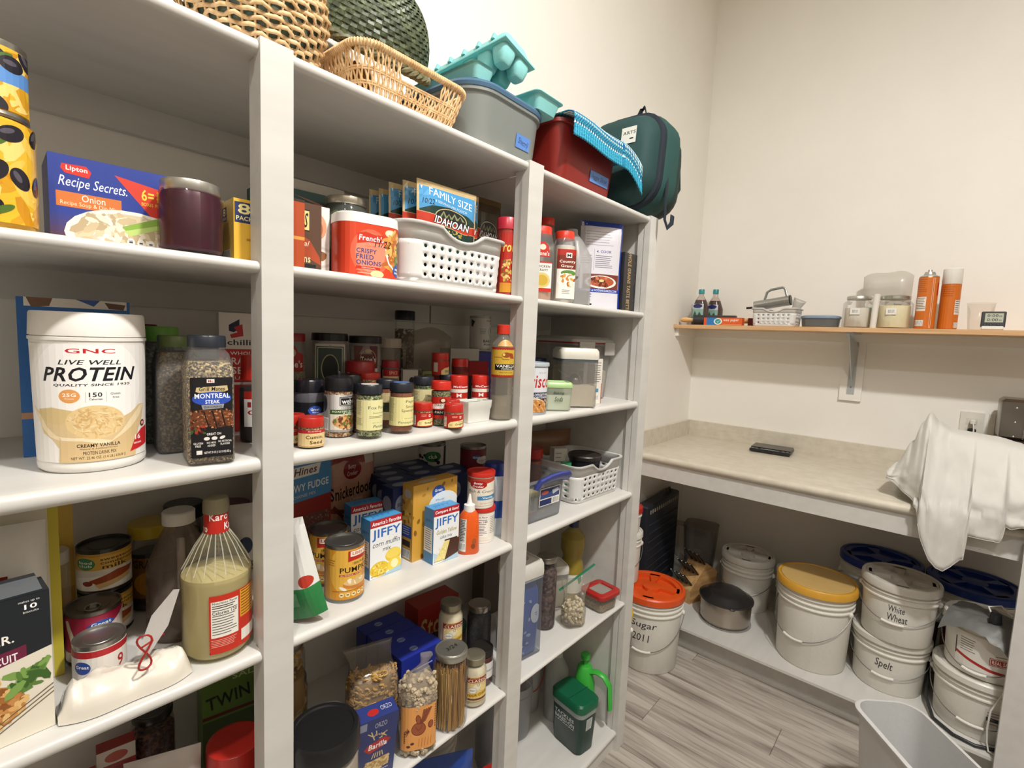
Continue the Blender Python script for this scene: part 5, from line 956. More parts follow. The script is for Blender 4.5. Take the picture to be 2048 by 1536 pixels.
def jif(kind):
    def f(A):
        A.rect(0, 0, 1, 1, '#e9ecee'); A.rect(0, 0, 1, .13, '#b0242c'); A.text("America's Favorite" if kind < 2 else 'Compare & Save!', .05, .03, .97, .10, '#ffffff', b=1, it=.15)
        A.text('JIFFY', .06, .17, .96, .36, '#2d68b8', b=1); A.text('JIFFY', .065, .172, .962, .362, '#2d68b8', b=1)
        if kind < 2: A.text('corn muffin', .08, .38, .94, .47, '#2c2c30', it=.2); A.text('mix', .40, .50, .66, .57, '#2c2c30', it=.2)
        else: A.text('Golden Yellow', .12, .39, .92, .47, '#a8a04a', it=.2, b=1); A.text('cake mix', .26, .50, .74, .56, '#2c2c30', it=.2)
        if kind < 2:
            A.ell(.74, .68, .26, .12, '#e3c23a'); A.ell(.74, .655, .24, .085, '#efd660'); A.ell(.30, .86, .30, .13, '#e0c034'); A.scat(.05, .76, .55, .95, 60, .0014, ['#efd866', '#c9a424', '#f4e48a'], 3, True); A.ell(.78, .86, .22, .14, '#ead04a', a=-.3); A.ell(.78, .84, .12, .08, '#f4ecb8', a=-.3)
        else: A.poly([(.06, .96), (.44, .62), (.66, .60), (.46, .97)], '#e6d78c'); A.poly([(.46, .97), (.66, .60), (1, .62), (1, .9), (.6, .97)], '#4a2c22'); A.scat(.15, .7, .5, .95, 40, .0011, ['#cdb960', '#f3e8b0'], 3); A.rect(.44, .595, .95, .62, '#3a221a'); A.poly([(.0, .78), (.2, .84), (.05, .97)], '#b8cfe0')
        A.poly([(.5, .97), (1, .90), (1, 1), (.3, 1)], '#a8c8dc'); A.text('NET WT 8.5 OZ (240 g)', .04, .95, .50, .98, '#333a44')
    return f
def jside(A): A.rect(0, 0, 1, 1, '#3f86c0'); A.rect(.0, .36, .9, .80, '#dfe4e8'); A.text('JIFFY', .1, .20, .9, .27, '#2a4f8a', b=1); A.bars(.1, .38, .8, .78, 10, '#5a6a78', .35)
def jtop(A): A.rect(0, 0, 1, 1, '#4a97cc'); A.text('JIFFY', .15, .3, .8, .7, '#2d68b8', b=1)
carton('corn muffin mix box in front, blue and white with two yellow muffins', -.088, .609, S3, .037, .082, .134, -1, '#4a90c4', jif(0), jside, jtop, name='muffin_mix_box'); carton('corn muffin mix box behind and left of the front one', -.196, .628, S3, .037, .082, .134, -6, '#4a90c4', jif(1), jside, jtop, name='muffin_mix_box')
carton('yellow cake mix box with a picture of frosted cake slice', -.050, .756, S3, .037, .076, .134, -4, '#4a90c4', jif(2), jside, jtop, name='cake_mix_box')
def gvc(A): A.rect(0, 0, 1, 1, '#cf9c3c'); A.scat(.0, .0, 1, 1, 26, .0045, ['#b5802a', '#a06a24', '#8a5a20', '#dcb254'], 3); A.ell(.56, .16, .15, .095, '#2f55a8'); A.text('Great', .47, .11, .65, .15, '#ffffff', b=1); A.text('Value', .49, .17, .64, .20, '#ffffff', b=1); A.ell(.68, .33, .34, .17, '#dfe8ec'); A.text('Moist', .5, .25, .7, .28, '#3a7ab0'); A.text('Yellow', .47, .30, .9, .39, '#3a6ab0'); A.ell(.45, .83, .16, .1, '#cfe0e8')
def gvs(A): A.rect(0, 0, 1, 1, '#c9973a'); A.ell(.5, .12, .35, .06, '#b8b0a0'); A.scat(.0, .2, 1, .5, 14, .004, ['#a87828', '#8a5a20', '#dcb254'], 3); A.rect(0, .54, .9, .70, '#2f4a94'); A.bars(.1, .56, .8, .68, 4, '#c8cce0', .3); A.rect(.05, .74, .8, .82, '#3a2c1c'); A.barcode(.08, .86, .8, .98)
carton('tall golden cake mix box with a blue oval mark, standing behind the cake mix', -.096, .730, S3, .040, .140, .186, 0, '#cf9c3c', gvc, gvs, lambda A: (A.rect(0, 0, 1, 1, '#b98c3a'), A.ell(.4, .6, .2, .25, '#a8a090')), name='cake_mix_box')
pd = None
for i in range(4):
    for j in range(3 if i < 2 else 2):
        x, y = -.145-.050*i, .708+.088*j+.018*i
        o = carton('navy pudding box, '+['leftmost', 'second from the left', 'rightmost'][j]+' of the '+['front row behind the golden box', 'second row from the front', 'third row from the front', 'rearmost row'][i], x, y, S3, .048, .085, .172, -2, '#1c2a56', lambda A: (A.rect(0, 0, 1, 1, '#1c2b5a'), A.ell(.3, .25, .22, .14, '#8a93a8'), A.text('JELLO', .14, .22, .46, .28, '#20305e', b=1), A.rect(0, .62, 1, .64, '#3a4a7a')), lambda A: (A.rect(0, 0, 1, 1, '#18244e'), A.ell(.5, .24, .38, .11, '#8a93a8'), A.rect(.1, .5, .9, .56, '#3a4a7a')), lambda A: (A.rect(0, 0, 1, 1, '#20305e'), A.ell(.45, .5, .28, .3, '#8a93a8')), name='pudding_box', group='navy pudding boxes')
def fro(A): A.rect(0, 0, 1, 1, '#e6dfcf'); A.poly([(0, .02), (1, .02), (1, .1), (.4, .24), (0, .2)], '#b5402f'); A.ell(.36, .24, .22, .15, '#a8201c'); A.text('Betty', .25, .16, .47, .25, '#ffffff', it=.2, b=1); A.text('Crocker', .22, .27, .50, .34, '#ffffff', it=.2, b=1); A.rect(.88, .1, .98, .95, '#b5281f'); A.text('Rich & Creamy', .1, .44, .84, .56, '#5a3424', it=.2); A.poly([(.35, .66), (.88, .62), (.88, .78), (.35, .80)], '#3f86b8'); A.text('Vanilla', .47, .68, .78, .75, '#f2f2ee', b=1); A.text('NET WT 16 OZ (453 g)', .42, .90, .85, .94, '#5a4a3a')
def fron(A): A.rect(0, 0, 1, 1, '#e8e2d6'); A.rect(0, 0, .12, 1, '#b5281f'); A.rect(.14, .1, .6, .86, '#f0ede6'); A.text('Nutrition Facts', .16, .12, .58, .18, '#1a1a1a', b=1); A.rect(.16, .24, .58, .26, '#222222'); A.text('Calories 140', .16, .28, .58, .36, '#1a1a1a', b=1); A.bars(.16, .4, .58, .84, 8, '#444444', .3); A.bars(.66, .15, .95, .8, 10, '#777777', .3)
def frosting(label, x, y, z, art): 
    t = can(label, x, y, z, .036, .090, '#e6dfcf', art, rz=-32, rim=M('#e8e2d6', .4), name='frosting_tub', cat='tub', lidc='#bf2a1f'); return t
frosting('lower vanilla frosting tub turned to its nutrition table', -.085, .952, S3, fron); frosting('upper vanilla frosting tub with red lid, stacked on another', -.085, .946, S3+.0955, fro)
t = thing('cookie_icing_bottle', 'orange squeeze bottle of cookie icing with white pointed cap', 'bottle', (-.050, .872, S3), -35)
LO('bottle', [(0, .0215, .026, .02), (.003, .023, .028, .022), (.05, .021, .026, .02), (.095, .019, .024, .019), (.108, .013, .015, .013)], M('#dd5a1c', .3), t, 40); LO('cap', [(.106, .0145), (.122, .0135), (.124, .008), (.130, .006), (.146, .003), (.149, .0022)], M('#e9e7e2', .4), t, 40)
A = Art(.05, .082); A.rect(0, 0, .42, 1, '#d8d6d0'); A.bars(.04, .03, .38, .7, 14, '#333333', .5); A.barcode(.06, .74, .4, .96); A.ell(.85, .70, .12, .10, '#a8542a'); A.ell(.8, .84, .12, .08, '#8a4422'); A.wrap(t, .0225, .0275, .0215, z0=.008, z1=.09, top=(.0195, .0245, .019), s0=-.006)
def brown(A): A.rect(0, 0, 1, 1, '#8e2a20'); A.rect(0, 0, 1, .34, '#4a86b8'); A.poly([(.2, .02), (.8, .02), (.75, .12), (.25, .12)], '#e4e0d8'); A.text('Hines', .3, .03, .72, .10, '#5a2a28', it=.2, b=1); A.text('CHEWY FUDGE', .05, .18, .95, .25, '#e8e4da', b=1); A.text('BROWNIE MIX', .2, .28, .7, .31, '#d8c8b8'); A.ell(.1, .46, .14, .09, '#7a2018'); A.text('THICK', .02, .42, .2, .45, '#e0c8b8', b=1); A.poly([(.1, .58), (.5, .48), (.98, .50), (.96, .64), (.6, .70), (.12, .68)], '#6a4034'); A.poly([(.12, .68), (.6, .70), (.96, .64), (.95, .80), (.4, .86), (.1, .84)], '#2c1712'); A.scat(.1, .5, .95, .68, 110, .002, ['#7d5242', '#5a362c', '#94685a'], 4); A.scat(.05, .78, .7, .98, 130, .003, ['#4a2a20', '#38201a', '#6a4436'], 5)
carton('brownie mix box with a picture of fudge brownies against the first post', -.215, .462, S3, .05, .150, .245, 14, '#7d261e', brown, name='brownie_mix_box')
def snick(A): A.rect(0, 0, 1, 1, '#8e3a2c'); A.ell(.5, .6, .6, .5, '#b0846c'); A.poly([(0, .1), (.3, .06), (.7, .12), (1, .05), (1, .3), (.7, .36), (.3, .28), (0, .34)], '#b98a78'); A.ell(.45, .17, .2, .1, '#7d201c'); A.text('Betty', .36, .11, .54, .17, '#d8c0b8', it=.2); A.text('Crocker', .33, .18, .57, .23, '#d8c0b8', it=.2); A.text('Snickerdoodle', .03, .32, 1.0, .46, '#2c1814', b=1, rot=-.05); A.text('Cookies', .42, .47, .68, .52, '#d8c4b0', it=.2); A.rect(.74, .03, .94, .13, '#cfc4b8'); A.poly([(.05, .55), (.35, .60), (.34, .64), (.04, .60)], '#7a3a22'); A.poly([(.1, .52), (.3, .66), (.27, .69), (.07, .56)], '#6a301c'); A.scat(0, .7, 1, 1, 60, .006, ['#c9a080', '#a87a5c', '#d8b490'], 4)
pouch('snickerdoodle cookie mix pouch between the brownie mix and the pudding boxes', -.30, .690, S3, .145, .235, .03, 6, '#8e3a2c', snick, name='cookie_mix_pouch')
def gbag(A): A.rect(0, 0, 1, 1, '#d8d8d4'); A.rect(0, .68, 1, 1, '#2f7a44'); A.bars(.1, .1, .6, .45, 9, '#5a5a5a', .3); A.ell(.8, .62, .14, .06, '#b0382a'); A.rect(.25, .72, .55, .86, '#6aa07a'); A.text('CHOCO', .1, .03, .8, .09, '#2c3a4a', b=1)
pouch('green and white pouch leaning beside the first post on the baking shelf', -.040, .440, S3+.0115, .085, .185, .045, -48, '#d8d8d4', gbag, name='candy_pouch', tilt=(15, 0), seed=5)
can('blueberry filling can with a green mark at the back behind the pudding boxes', -.335, .985, S3+.0, .042, .218, '#dcd8d0', lambda A: (A.rect(0, 0, 1, 1, '#dad6ce'), A.ell(.5, .14, .2, .08, '#2f7a4c'), A.text('club', .4, .11, .6, .17, '#e8f0e0', b=1), A.rect(.8, 0, 1, 1, '#22242a'), A.scat(.1, .12, .7, .5, 22, .006, ['#1f2230', '#2c2f44'], 4, asp=1)), rz=-35, name='filling_can')
def cher(A): A.rect(0, 0, 1, 1, '#6a1626'); A.ell(.52, .22, .12, .06, '#3a5a9a'); A.text('Great', .43, .19, .61, .25, '#ffffff'); A.ell(.72, .32, .2, .12, '#d0cac4'); A.text('Cherry', .58, .30, .88, .36, '#3a2a2a')
can('dark red cherry filling can at the back beside the second post', -.200, 1.028, S3+.115, .038, .112, '#6a1626', cher, rz=-32, name='filling_can'); can('lower filling can under the cherry filling can', -.200, 1.028, S3, .038, .114, '#4a3a34', None, name='filling_can')
jar('clear jar with bright blue lid behind the frosting tubs', -.120, 1.036, S3, [(0, .026), (.15, .026), (.16, .024)], (.155, .190, .028), '#2c3f9c', (.003, .14, .024), GR(['#a89c7c', '#7c7050', '#c4b894'], 200), glass=PLAS, name='storage_jar')
pouch('white and blue bag squeezed between the frosting tubs and the second post', -.062, 1.010, S3, .05, .165, .014, -35, '#c8ccd0', lambda A: (A.rect(0, 0, 1, 1, '#b8c0c8'), A.rect(0, .4, 1, .7, '#2c4f9a')), name='sugar_bag')
# ================================================================ bay 2, shelf 4: pasta
ring_ = M('#a7a39a', .3, .85)
PASTA = GR(['#b89455', '#96743c', '#d0b072', '#7d5e30'], 110, .5)
def sp_noodles(mb, r, z0, z1, n, seed):
    rd = random.Random(seed)
    for i in range(n):
        a = rd.uniform(0, 2*pi); q = r*math.sqrt(rd.uniform(.25, 1)); b = a+rd.uniform(-.25, .25); q2 = r*math.sqrt(rd.uniform(.2, 1))
        mb.tube([(q*cos(a), q*sin(a), z0), ((q+q2)/2*cos((a+b)/2), (q+q2)/2*sin((a+b)/2), (z0+z1)/2), (q2*cos(b), q2*sin(b), z1-rd.uniform(0, .025))], .0016, 4)
t = mason('tall glass jar of whole wheat spaghetti with a silver lid dated in marker', -.036, .812, S4, .0445, .194, None, rz=0, name='pasta_jar', top=lambda A: A.text('3/24', .25, .38, .8, .58, '#1c1c1e', it=.2))
mb = MB(); sp_noodles(mb, .040, .006, .172, 210, 3); o = mb.build('spaghetti', GR(['#a87f42', '#c09a58', '#8a6530', '#b78e4c'], 40, .6, (1, 1, .1)), t, 60); o['kind'] = 'stuff'
def alf(A): A.rect(0, 0, 1, 1, '#d9c48a'); A.rect(0, 0, .03, 1, '#b0382a'); A.rect(.02, .03, 1, .24, '#8e2c1e'); A.text('CLASSICO', .08, .10, 1.15, .22, '#f0e6d2', b=1); A.text('Riserva', .15, .04, .6, .08, '#e8c070', it=.2); A.ell(.5, .42, .22, .12, '#e8dfc4'); A.ell(.8, .48, .2, .12, '#e6cf8a'); A.ell(.28, .55, .2, .13, '#ece8dc'); A.oval(.28, .55, .19, .12, .0006, '#2c3a5a'); A.text('FRESH', .15, .53, .42, .58, '#2c3a5a', b=1); A.poly([(0, .72), (1, .60), (1, .78), (0, .84)], '#dcb22c'); A.text('FOUR CHEESE', .05, .68, 1.1, .78, '#5a2a14', b=1, rot=-.1); A.rect(.05, .88, 1, .96, '#6a3a22'); A.oval(.55, .33, .05, .05, .0008, '#3a2a1a')
def alfredo(label, x, y, z): 
    t = jar(label, x, y, z, [(0, .030), (.004, .034), (.018, .034), (.092, .0335), (.105, .028), (.112, .0265), (.118, .027)], [(.114, .0285), (.130, .0285), (.1315, .026), (.1318, .01)], M('#a19b86', .3, .75), [(.003, .029), (.006, .0325), (.092, .032), (.106, .026), (.107, .02)], M('#d8cfb4', .5), alf, rz=-28, z0=.022, z1=.088, W=.058, name='sauce_jar', glass=GLASS, lidname='lid'); return t
alfredo('alfredo sauce jar on the shelf edge at the right of the spaghetti jar', -.045, .905, S4); alfredo('raised alfredo sauce jar behind and above the spaghetti jar lid', -.128, .892, S4+.118)
mason('short jar with silver lid holding up the raised alfredo jar', -.128, .895, S4, .036, .117, PASTA, .8, lidc='#8a8880')
mason('dark mason jar with pale lid beside the second post', -.160, 1.035, S4, .036, .175, GR(['#2a221e', '#3c302a', '#18120f'], 200), .85, lidc='#b5aca4', glass=GL('#b8b8bc', .1))
jar('jam jar with black lid and white label beside the second post', -.085, .975, S4, [(0, .030), (.004, .033), (.075, .033), (.085, .029)], (.085, .102, .032), '#23211f', (.003, .08, .031), M('#5a1f1a', .2), lambda A: (A.rect(0, 0, 1, 1, '#dcd9d4'), A.text('PRESERVES', .35, .45, 1.0, .56, '#1c1c1c', b=1)), rz=-25, z0=.025, z1=.07, W=.06, name='jam_jar')
def noodles(label, x, y, z, r, h, fill, up=True, top=None): 
    t = mason(label, x, y, z, r, h, M('#8a6a38', .6), .5, name='pasta_jar', top=top, lidc='#8e8c86')
    rd = random.Random(int(abs(x)*1000)); mb = MB()
    for i in range(90):
        a = rd.uniform(0, 2*pi); zc = rd.uniform(.012, h*fill); q = rd.uniform(.55, .9)*r*.95; c = Vector((q*cos(a), q*sin(a), zc)); d1 = Vector((rd.uniform(-1, 1), rd.uniform(-1, 1), rd.uniform(-1, 1))).normalized()*.008; d2 = Vector((-sin(a), cos(a), rd.uniform(-1, 1))).normalized()*.007
        mb.tube([c-d1, c+d2*.6, c+d1], .0028, 4, rf=lambda q_: (.0038, .0012))
    o = mb.build('noodles', M('#b8924f', .55, var=.25, sc=60), t, 60); o['kind'] = 'stuff'; return t
noodles('jar of pasta spirals with dated silver lid behind the big black lid', -.110, .528, S4, .042, .142, .7, top=lambda A: A.text('9/21', .15, .35, .6, .6, '#2a2826', it=.2))
mason('jar of pasta at the far left under the upper pasta jar', -.30, .528, S4, .044, .13, PASTA, .85, lidc='#6c6a66'); noodles('upper jar of curly noodles beside the first post', -.205, .475, S4+.132, .042, .16, .8)
t = jar('huge jar with wide black lid in front beside the first post', -.018, .445, S4, [(0, .058), (.004, .064), (.145, .064), (.165, .058), (.175, .056)], [(.168, .066), (.205, .066), (.212, .062), (.212, .055), (.209, .053), (.209, .01)], '#1a1a1c', (.003, .15, .062), M('#c9b8a2', .6), None, glass=PLAS, name='storage_jar', k=10)
def bar(A): A.rect(0, 0, 1, 1, '#26336e'); A.rect(0, .02, .22, .14, '#8a90a4'); A.text('ORZO', .42, .08, .72, .16, '#b8bcc8', b=0); A.poly([(.18, .47), (.30, .40), (.7, .36), (.86, .42), (.74, .50), (.34, .56)], '#b02420'); A.text('Barilla', .30, .41, .76, .50, '#ffffff', b=1, it=.1); [A.line([(.5+.1*cos(k), .30+.05*sin(k*2)), (.5+.24*cos(k), .27+.08*sin(k*1.3))], .0022, '#d8c08a') for k in range(9)]; [A.line([(.45+.05*k, .58), (.40+.07*k, .66)], .0022, '#d8c08a') for k in range(5)]; A.poly([(.3, .70), (.85, .68), (.85, .86), (.2, .88)], '#c9a86a'); A.scat(.25, .7, .84, .87, 60, .0025, ['#e0c690', '#b08e52'], 4); A.bars(.3, .9, .9, .98, 2, '#c8ccd8', .35)
carton('navy orzo pasta box in front on the pasta shelf', -.045, .548, S4, .038, .088, .160, -14, '#26336e', bar, None, lambda A: (A.rect(0, 0, 1, 1, '#2a3776'), A.ell(.42, .55, .14, .22, '#b02420'), A.text('ORZO', .62, .3, .9, .6, '#b8bcc8')), name='pasta_box', tilt=(0, 10))
for i in range(4):
    carton('royal blue pasta box in the row behind the macaroni bag, '+['nearest the front', 'second from the front', 'third from the front', 'rearmost'][i], -.125-.052*i, .728, S4, .050, .126, .155, -3, '#1c2a86', lambda A: (A.rect(0, 0, 1, 1, '#1e2d8e'), A.bars(.2, .25, .8, .4, 2, '#b8c0e0', .3)), None, lambda A: (A.rect(0, 0, 1, 1, '#22329a'), A.ell(.42, .5, .09, .2, '#8a98cc'), A.rect(.3, .48, .52, .52, '#22329a')), name='pasta_box', group=None)
carton('red pasta stuffing box lying behind the royal blue pasta boxes', -.27, .895, S4, .07, .15, .165, -4, '#a02a1c', lambda A: (A.rect(0, 0, 1, 1, '#a62c1e'), A.text('Stono', .05, .2, .95, .6, '#d8b878', b=1, it=.2, rot=-.1)), None, None, name='stuffing_box')
jar('squat jar with green lid behind the raised alfredo jar', -.21, .985, S4, [(0, .035), (.10, .035)], (.10, .115, .036), '#2c5a4c', (.003, .09, .033), DARK, name='storage_jar'); jar('squat jar with black lid beside the royal blue pasta boxes', -.19, .905, S4, [(0, .032), (.095, .032)], (.095, .108, .033), '#1c1c20', (.003, .085, .030), DARK, name='storage_jar')
# macaroni bag: clear film over curled elbows
t = thing('macaroni_bag', 'clear bag of elbow macaroni slumped between the jars and blue boxes', 'bag', (-.150, .662, S4), -18)
prof = [(0, .045, .055, .03), (.02, .052, .064, .035), (.08, .048, .060, .035), (.13, .040, .060, .03), (.150, .028, .056, .02)]
LO('film', prof+[(.168, .014, .050, .01, -.015), (.185, .004, .054, .003, -.03), (.197, .001, .062, .001, -.045)], GL('#e6e0d4', .10, .08, .3), t, 60, k=6); LO('macaroni_core', [(a, b*.80, c*.84, d) for a, b, c, d in prof], M('#8e6c38', .7, bp=.8, sc=160, var=.3), t, 60, k=6)
rd = random.Random(9); mb = MB()
for i in range(620):
    z = rd.uniform(.01, .150); q = min(range(len(prof)), key=lambda k: abs(prof[k][0]-z)); a = rd.uniform(-pi*.75, pi*.55); hx, hy = prof[q][1]*.94, prof[q][2]*.94
    if rd.random() < .25: z = .152+rd.uniform(-.002, .006); hx = .036*rd.random(); hy = .055*rd.random()
    c = Vector((hx*cos(a), hy*sin(a), z)); e1 = Vector((-sin(a), cos(a), rd.uniform(-1, 1))).normalized()*.0055; e2 = Vector((rd.uniform(-.3, .3), rd.uniform(-1, 1), rd.uniform(-1, 1))).normalized()*.0045
    mb.tube([c-e1, c-e1*.5+e2*.8, c+e1*.5+e2*.8, c+e1], .0024, 5)
o = mb.build('macaroni', M('#c29a55', .5, var=.2, sc=60), t, 60); o['kind'] = 'stuff'
# dried mushroom bag
t = thing('dried_bean_curd_bag', 'clear bag of beige dried chunks with an orange printed label', 'bag', (-.030, .705, S4), -30)
prof = [(0, .020, .036, .015), (.015, .030, .043, .025), (.12, .032, .044, .028), (.16, .028, .042, .026), (.178, .016, .036, .014)]
LO('film', prof+[(.194, .007, .016, .006, -.006, .010), (.204, .004, .008, .004, -.008, .014), (.220, .010, .014, .006, -.012, .02)], GL('#ece6dc', .12, .06, .3), t, 60, k=6); LO('bag_core', [(a, b*.78, c*.82, d*.9) for a, b, c, d in prof], M('#8f7f6a', .8), t, 60, k=6)
rd = random.Random(5); mb = MB()
for i in range(170):
    z = rd.uniform(.118, .176); a = rd.uniform(-pi*.8, pi*.8); f_ = .95 if z < .165 else rd.uniform(.2, .95); c = (.0295*f_*cos(a), .0415*f_*sin(a), z+(.004 if f_ < .9 else 0)); R3 = Matrix.Rotation(rd.uniform(0, 3), 3, Vector((rd.uniform(-1, 1), rd.uniform(-1, 1), 1)).normalized()); mb.sph(c, .0072, .0058, .0062, 5, 3, rot=R3)
for i in range(20):
    a = rd.uniform(-1.2, 1.2); mb.sph((.029*cos(a), .042*sin(a), rd.uniform(.009, .020)), .007, .006, .006, 5, 3)
o = mb.build('dried_chunks', M('#b7a78c', .8, bp=.5, var=.3, sc=90), t, 30); o['kind'] = 'stuff'
def mush(A):
    A.rect(0, 0, 1, 1, '#dd9a55'); dk = '#5a2018'
    A.ell(.48, .52, .19, .155, dk); A.ell(.48, .52, .175, .14, '#97502f'); A.line([(.40, .47), (.47, .56), (.55, .50), (.56, .44)], .001, dk); A.ell(.47, .30, .07, .11, dk, a=-.2); A.ell(.47, .30, .055, .095, '#97502f', a=-.2)
    for k in range(4): A.line([(.55+.03*k, .40-.02*k), (.62+.06*k, .10-.01*k)], .0042, dk); A.line([(.555+.03*k, .395-.02*k), (.62+.06*k, .11-.01*k)], .0028, '#97502f')
    A.ell(.80, .46, .075, .09, dk); A.ell(.80, .46, .06, .075, '#97502f')
    for k in range(6): A.line([(.24, .54+.0*k), (.10+.03*abs(k-3), .48+.035*k)], .0014, dk)
    A.ell(.32, .84, .05, .03, dk); A.ell(.22, .90, .05, .03, dk)
    for k in range(10): A.rect(.92, .06+.055*k, .97, .085+.055*k, dk)
    for k in range(6): A.rect(.10, .60+.04*k, .14, .618+.04*k, dk)
    for k in range(5): A.line([(.5+.08*k, .74), (.49+.08*k, .93)], .0008, '#b05a2c')
A = Art(.086, .105); mush(A); A.wrap(t, .0315, .0442, .027, z0=.022, z1=.127, k=6, off=.001)
# ================================================================ bottom of bay 2 (just in view)
t = pouch('shiny blue foil bag standing on the bottom shelf near the second post', -.12, .865, S5, .18, .338, .05, -30, M('#1c3f8a', .16, bp=.5, sc=14, var=.3, coat=.5), None, name='foil_bag', seed=7)
bucket('white lidded bucket at the back of the bottom shelf behind the blue foil bag', -.30, .960, S5, .10, .30, 'flat', '#b9b4aa', handle=None, body=M('#b5b0a6', .5))
# ================================================================ bay 3 (right), shelf 1
def grj(x, y, r, h, lab, txt, label, c2, cont, fill, rz=-35, hx=None, z0=.1, z1=.9, W=.06, lidh=.022, lidr=None, art=None, s0=0):
    lidr = lidr or r*.85
    return jar(label, x, y, S1, [(0, r*.95, None, r*.5), (.004, r, None, r*.5), (h*.72, r, None, r*.5), (h*.9, lidr), (h-lidh, lidr*.93), (h-.004, lidr*.93)], (h-lidh, h, lidr), '#cf3a26', (.003, h*fill, r*.94), cont, art, rz, PLAS, 'gravy_jug', 'jug', None, 5, z0=h*z0, z1=h*z1, W=W, rr=(r, r, r*.5), s0=s0)
def cg(A): A.rect(0, 0, 1, 1, '#e9e5dd'); A.rect(0, 0, 1, .05, '#c32a22'); A.text('CHICKEN', .12, .12, .9, .2, '#2c2420', b=1); A.text('GRAVY', .25, .24, .8, .32, '#2c2420', b=1); A.ell(.5, .62, .42, .26, '#d9c27c'); A.ell(.5, .62, .3, .18, '#c9a83c'); A.poly([(0, .5), (.2, .42), (.25, .5), (0, .6)], '#c04a2c'); A.rect(0, .88, 1, 1, '#c32a22')
t = grj(-.078, 1.145, .038, .206, '', '', 'clear gravy mix jug with red lid beside the second post on the top right shelf', '', M('#d8a98a', .7), .42, art=cg, z0=.12, z1=.52, W=.055, rz=-38)
A = Art(.045, .042); A.poly([(.05, .95), (.1, .4), (.3, .05), (.6, .02), (.85, .3), (.97, .95)], '#c32a22'); A.ell(.48, .35, .2, .18, '#e6dcc4'); A.text("Tone's", .12, .6, .9, .88, '#f3ece2', b=1); A.wrap(t, .0385, .0385, .019, z0=.118, z1=.162, k=5, name='oval_label')
def cog(A): A.rect(0, 0, 1, 1, '#e8e4dc'); A.rect(0, 0, 1, .40, '#7a2a1c'); A.rect(0, 0, 1, .12, '#b0261c'); A.rect(.45, .07, .75, .17, '#f0ece4'); A.text('M', .5, .09, .7, .155, '#2a2a30', b=1); A.text('Country', .12, .22, .95, .29, '#f3ece0', b=1); A.text('Gravy', .2, .31, .85, .38, '#f3ece0', b=1); A.ell(.6, .48, .4, .06, '#5a8a3a'); A.ell(.5, .62, .48, .14, '#efebe2'); A.scat(.1, .52, .95, .72, 14, .005, ['#c9832c', '#a8602a', '#e8e2d4', '#d8a04a'], 3, True); A.bars(.3, .82, .75, .92, 3, '#8a8478', .3)
grj(-.060, 1.238, .033, .208, '', '', 'slim country gravy jug with red lid and brown label on the top right shelf', '', M('#dcd4c4', .6), .80, art=cog, z0=.06, z1=.74, W=.058, rz=-38)
grj(-.150, 1.262, .030, .262, '', '', 'taller bottle with red cap behind the country gravy jug', '', M('#dcd0bc', .6), .7, rz=-38)
t = thing('gallon_jug', 'translucent gallon jug with dark liquid at its bottom on the top right shelf', 'jug', (-.120, 1.358, S1), -35)
LO('jug', [(0, .052, .052, .02), (.005, .057, .057, .022), (.15, .057, .057, .024), (.20, .038, .038, .03), (.225, .02), (.24, .018)], GL('#d8d6d4', .35, .25), t, 40); LO('dark_liquid', [(.004, .052, .052, .02), (.048, .055, .055, .022), (.0485, .05, .05, .02)], M('#4c4a4c', .2), t, 40)
MB().tube([(.058, .0, .09), (.066, 0, .12), (.060, 0, .16), (.044, 0, .195)], .008, 8).build('handle', GL('#dcdad8', .5, .25), t, 50)
def wafbag(A): A.rect(0, 0, 1, 1, '#d8d6de'); A.rect(0, 0, 1, .06, '#26419c'); A.rect(.95, 0, 1, 1, '#26419c'); A.bars(.1, .12, .75, .30, 6, '#9a98a4', .2); A.text('4. COOK', .35, .33, .7, .36, '#2a3c8a', b=1); A.bars(.33, .39, .75, .54, 7, '#6a6878', .3); A.bars(.02, .39, .25, .5, 4, '#6a6878', .3); A.line([(.3, .32), (.3, .56)], .0008, '#555566'); A.rect(.08, .60, .94, .77, '#7a3a2c'); A.ell(.5, .69, .38, .075, '#e8e4de'); A.ell(.5, .685, .32, .06, '#b0583a'); A.scat(.2, .635, .8, .74, 40, .0035, ['#8a3e28', '#c97a54', '#5a2a1e'], 3, True); A.ell(.5, .675, .06, .015, '#e6cf90'); A.rect(0, .77, .95, .81, '#26419c'); A.text('RECIPES at KODIAKCAKES.COM', .05, .775, .9, .80, '#d8e0f4', b=1); A.text('TOUCH', .05, .825, .28, .845, '#26419c', b=1); A.bars(.05, .86, .3, .92, 3, '#555566', .35); A.ell(.15, .95, .03, .01, '#222222'); A.ell(.28, .95, .03, .01, '#222222')
pouch('white and blue waffle mix bag slumped against the shelf above', -.085, 1.480, S1, .150, .285, .045, -35, '#d6d4dc', wafbag, name='waffle_mix_bag', seed=4)
carton('dark box with gold lettering standing against the right end panel', -.030, 1.545, S1, .13, .082, .195, -2, '#2c2a2a', lambda A: (A.rect(0, 0, 1, 1, '#2e2c2c'), A.text('WHOLE GRAINS TASTE BETTER', -.9, .45, 1.75, .56, '#b89a6a', b=1, rot=pi/2), A.rect(.85, 0, 1, 1, '#1a1818'), A.scat(.8, .1, .9, .95, 24, .0022, ['#1a1818', '#4a4644'], 3)), lambda A: (A.rect(0, 0, 1, 1, '#26262a'), A.text('PROTEIN-PACKED', -.1, .5, 1.1, .56, '#b8b4ac', b=1, rot=pi/2)), name='waffle_mix_box')
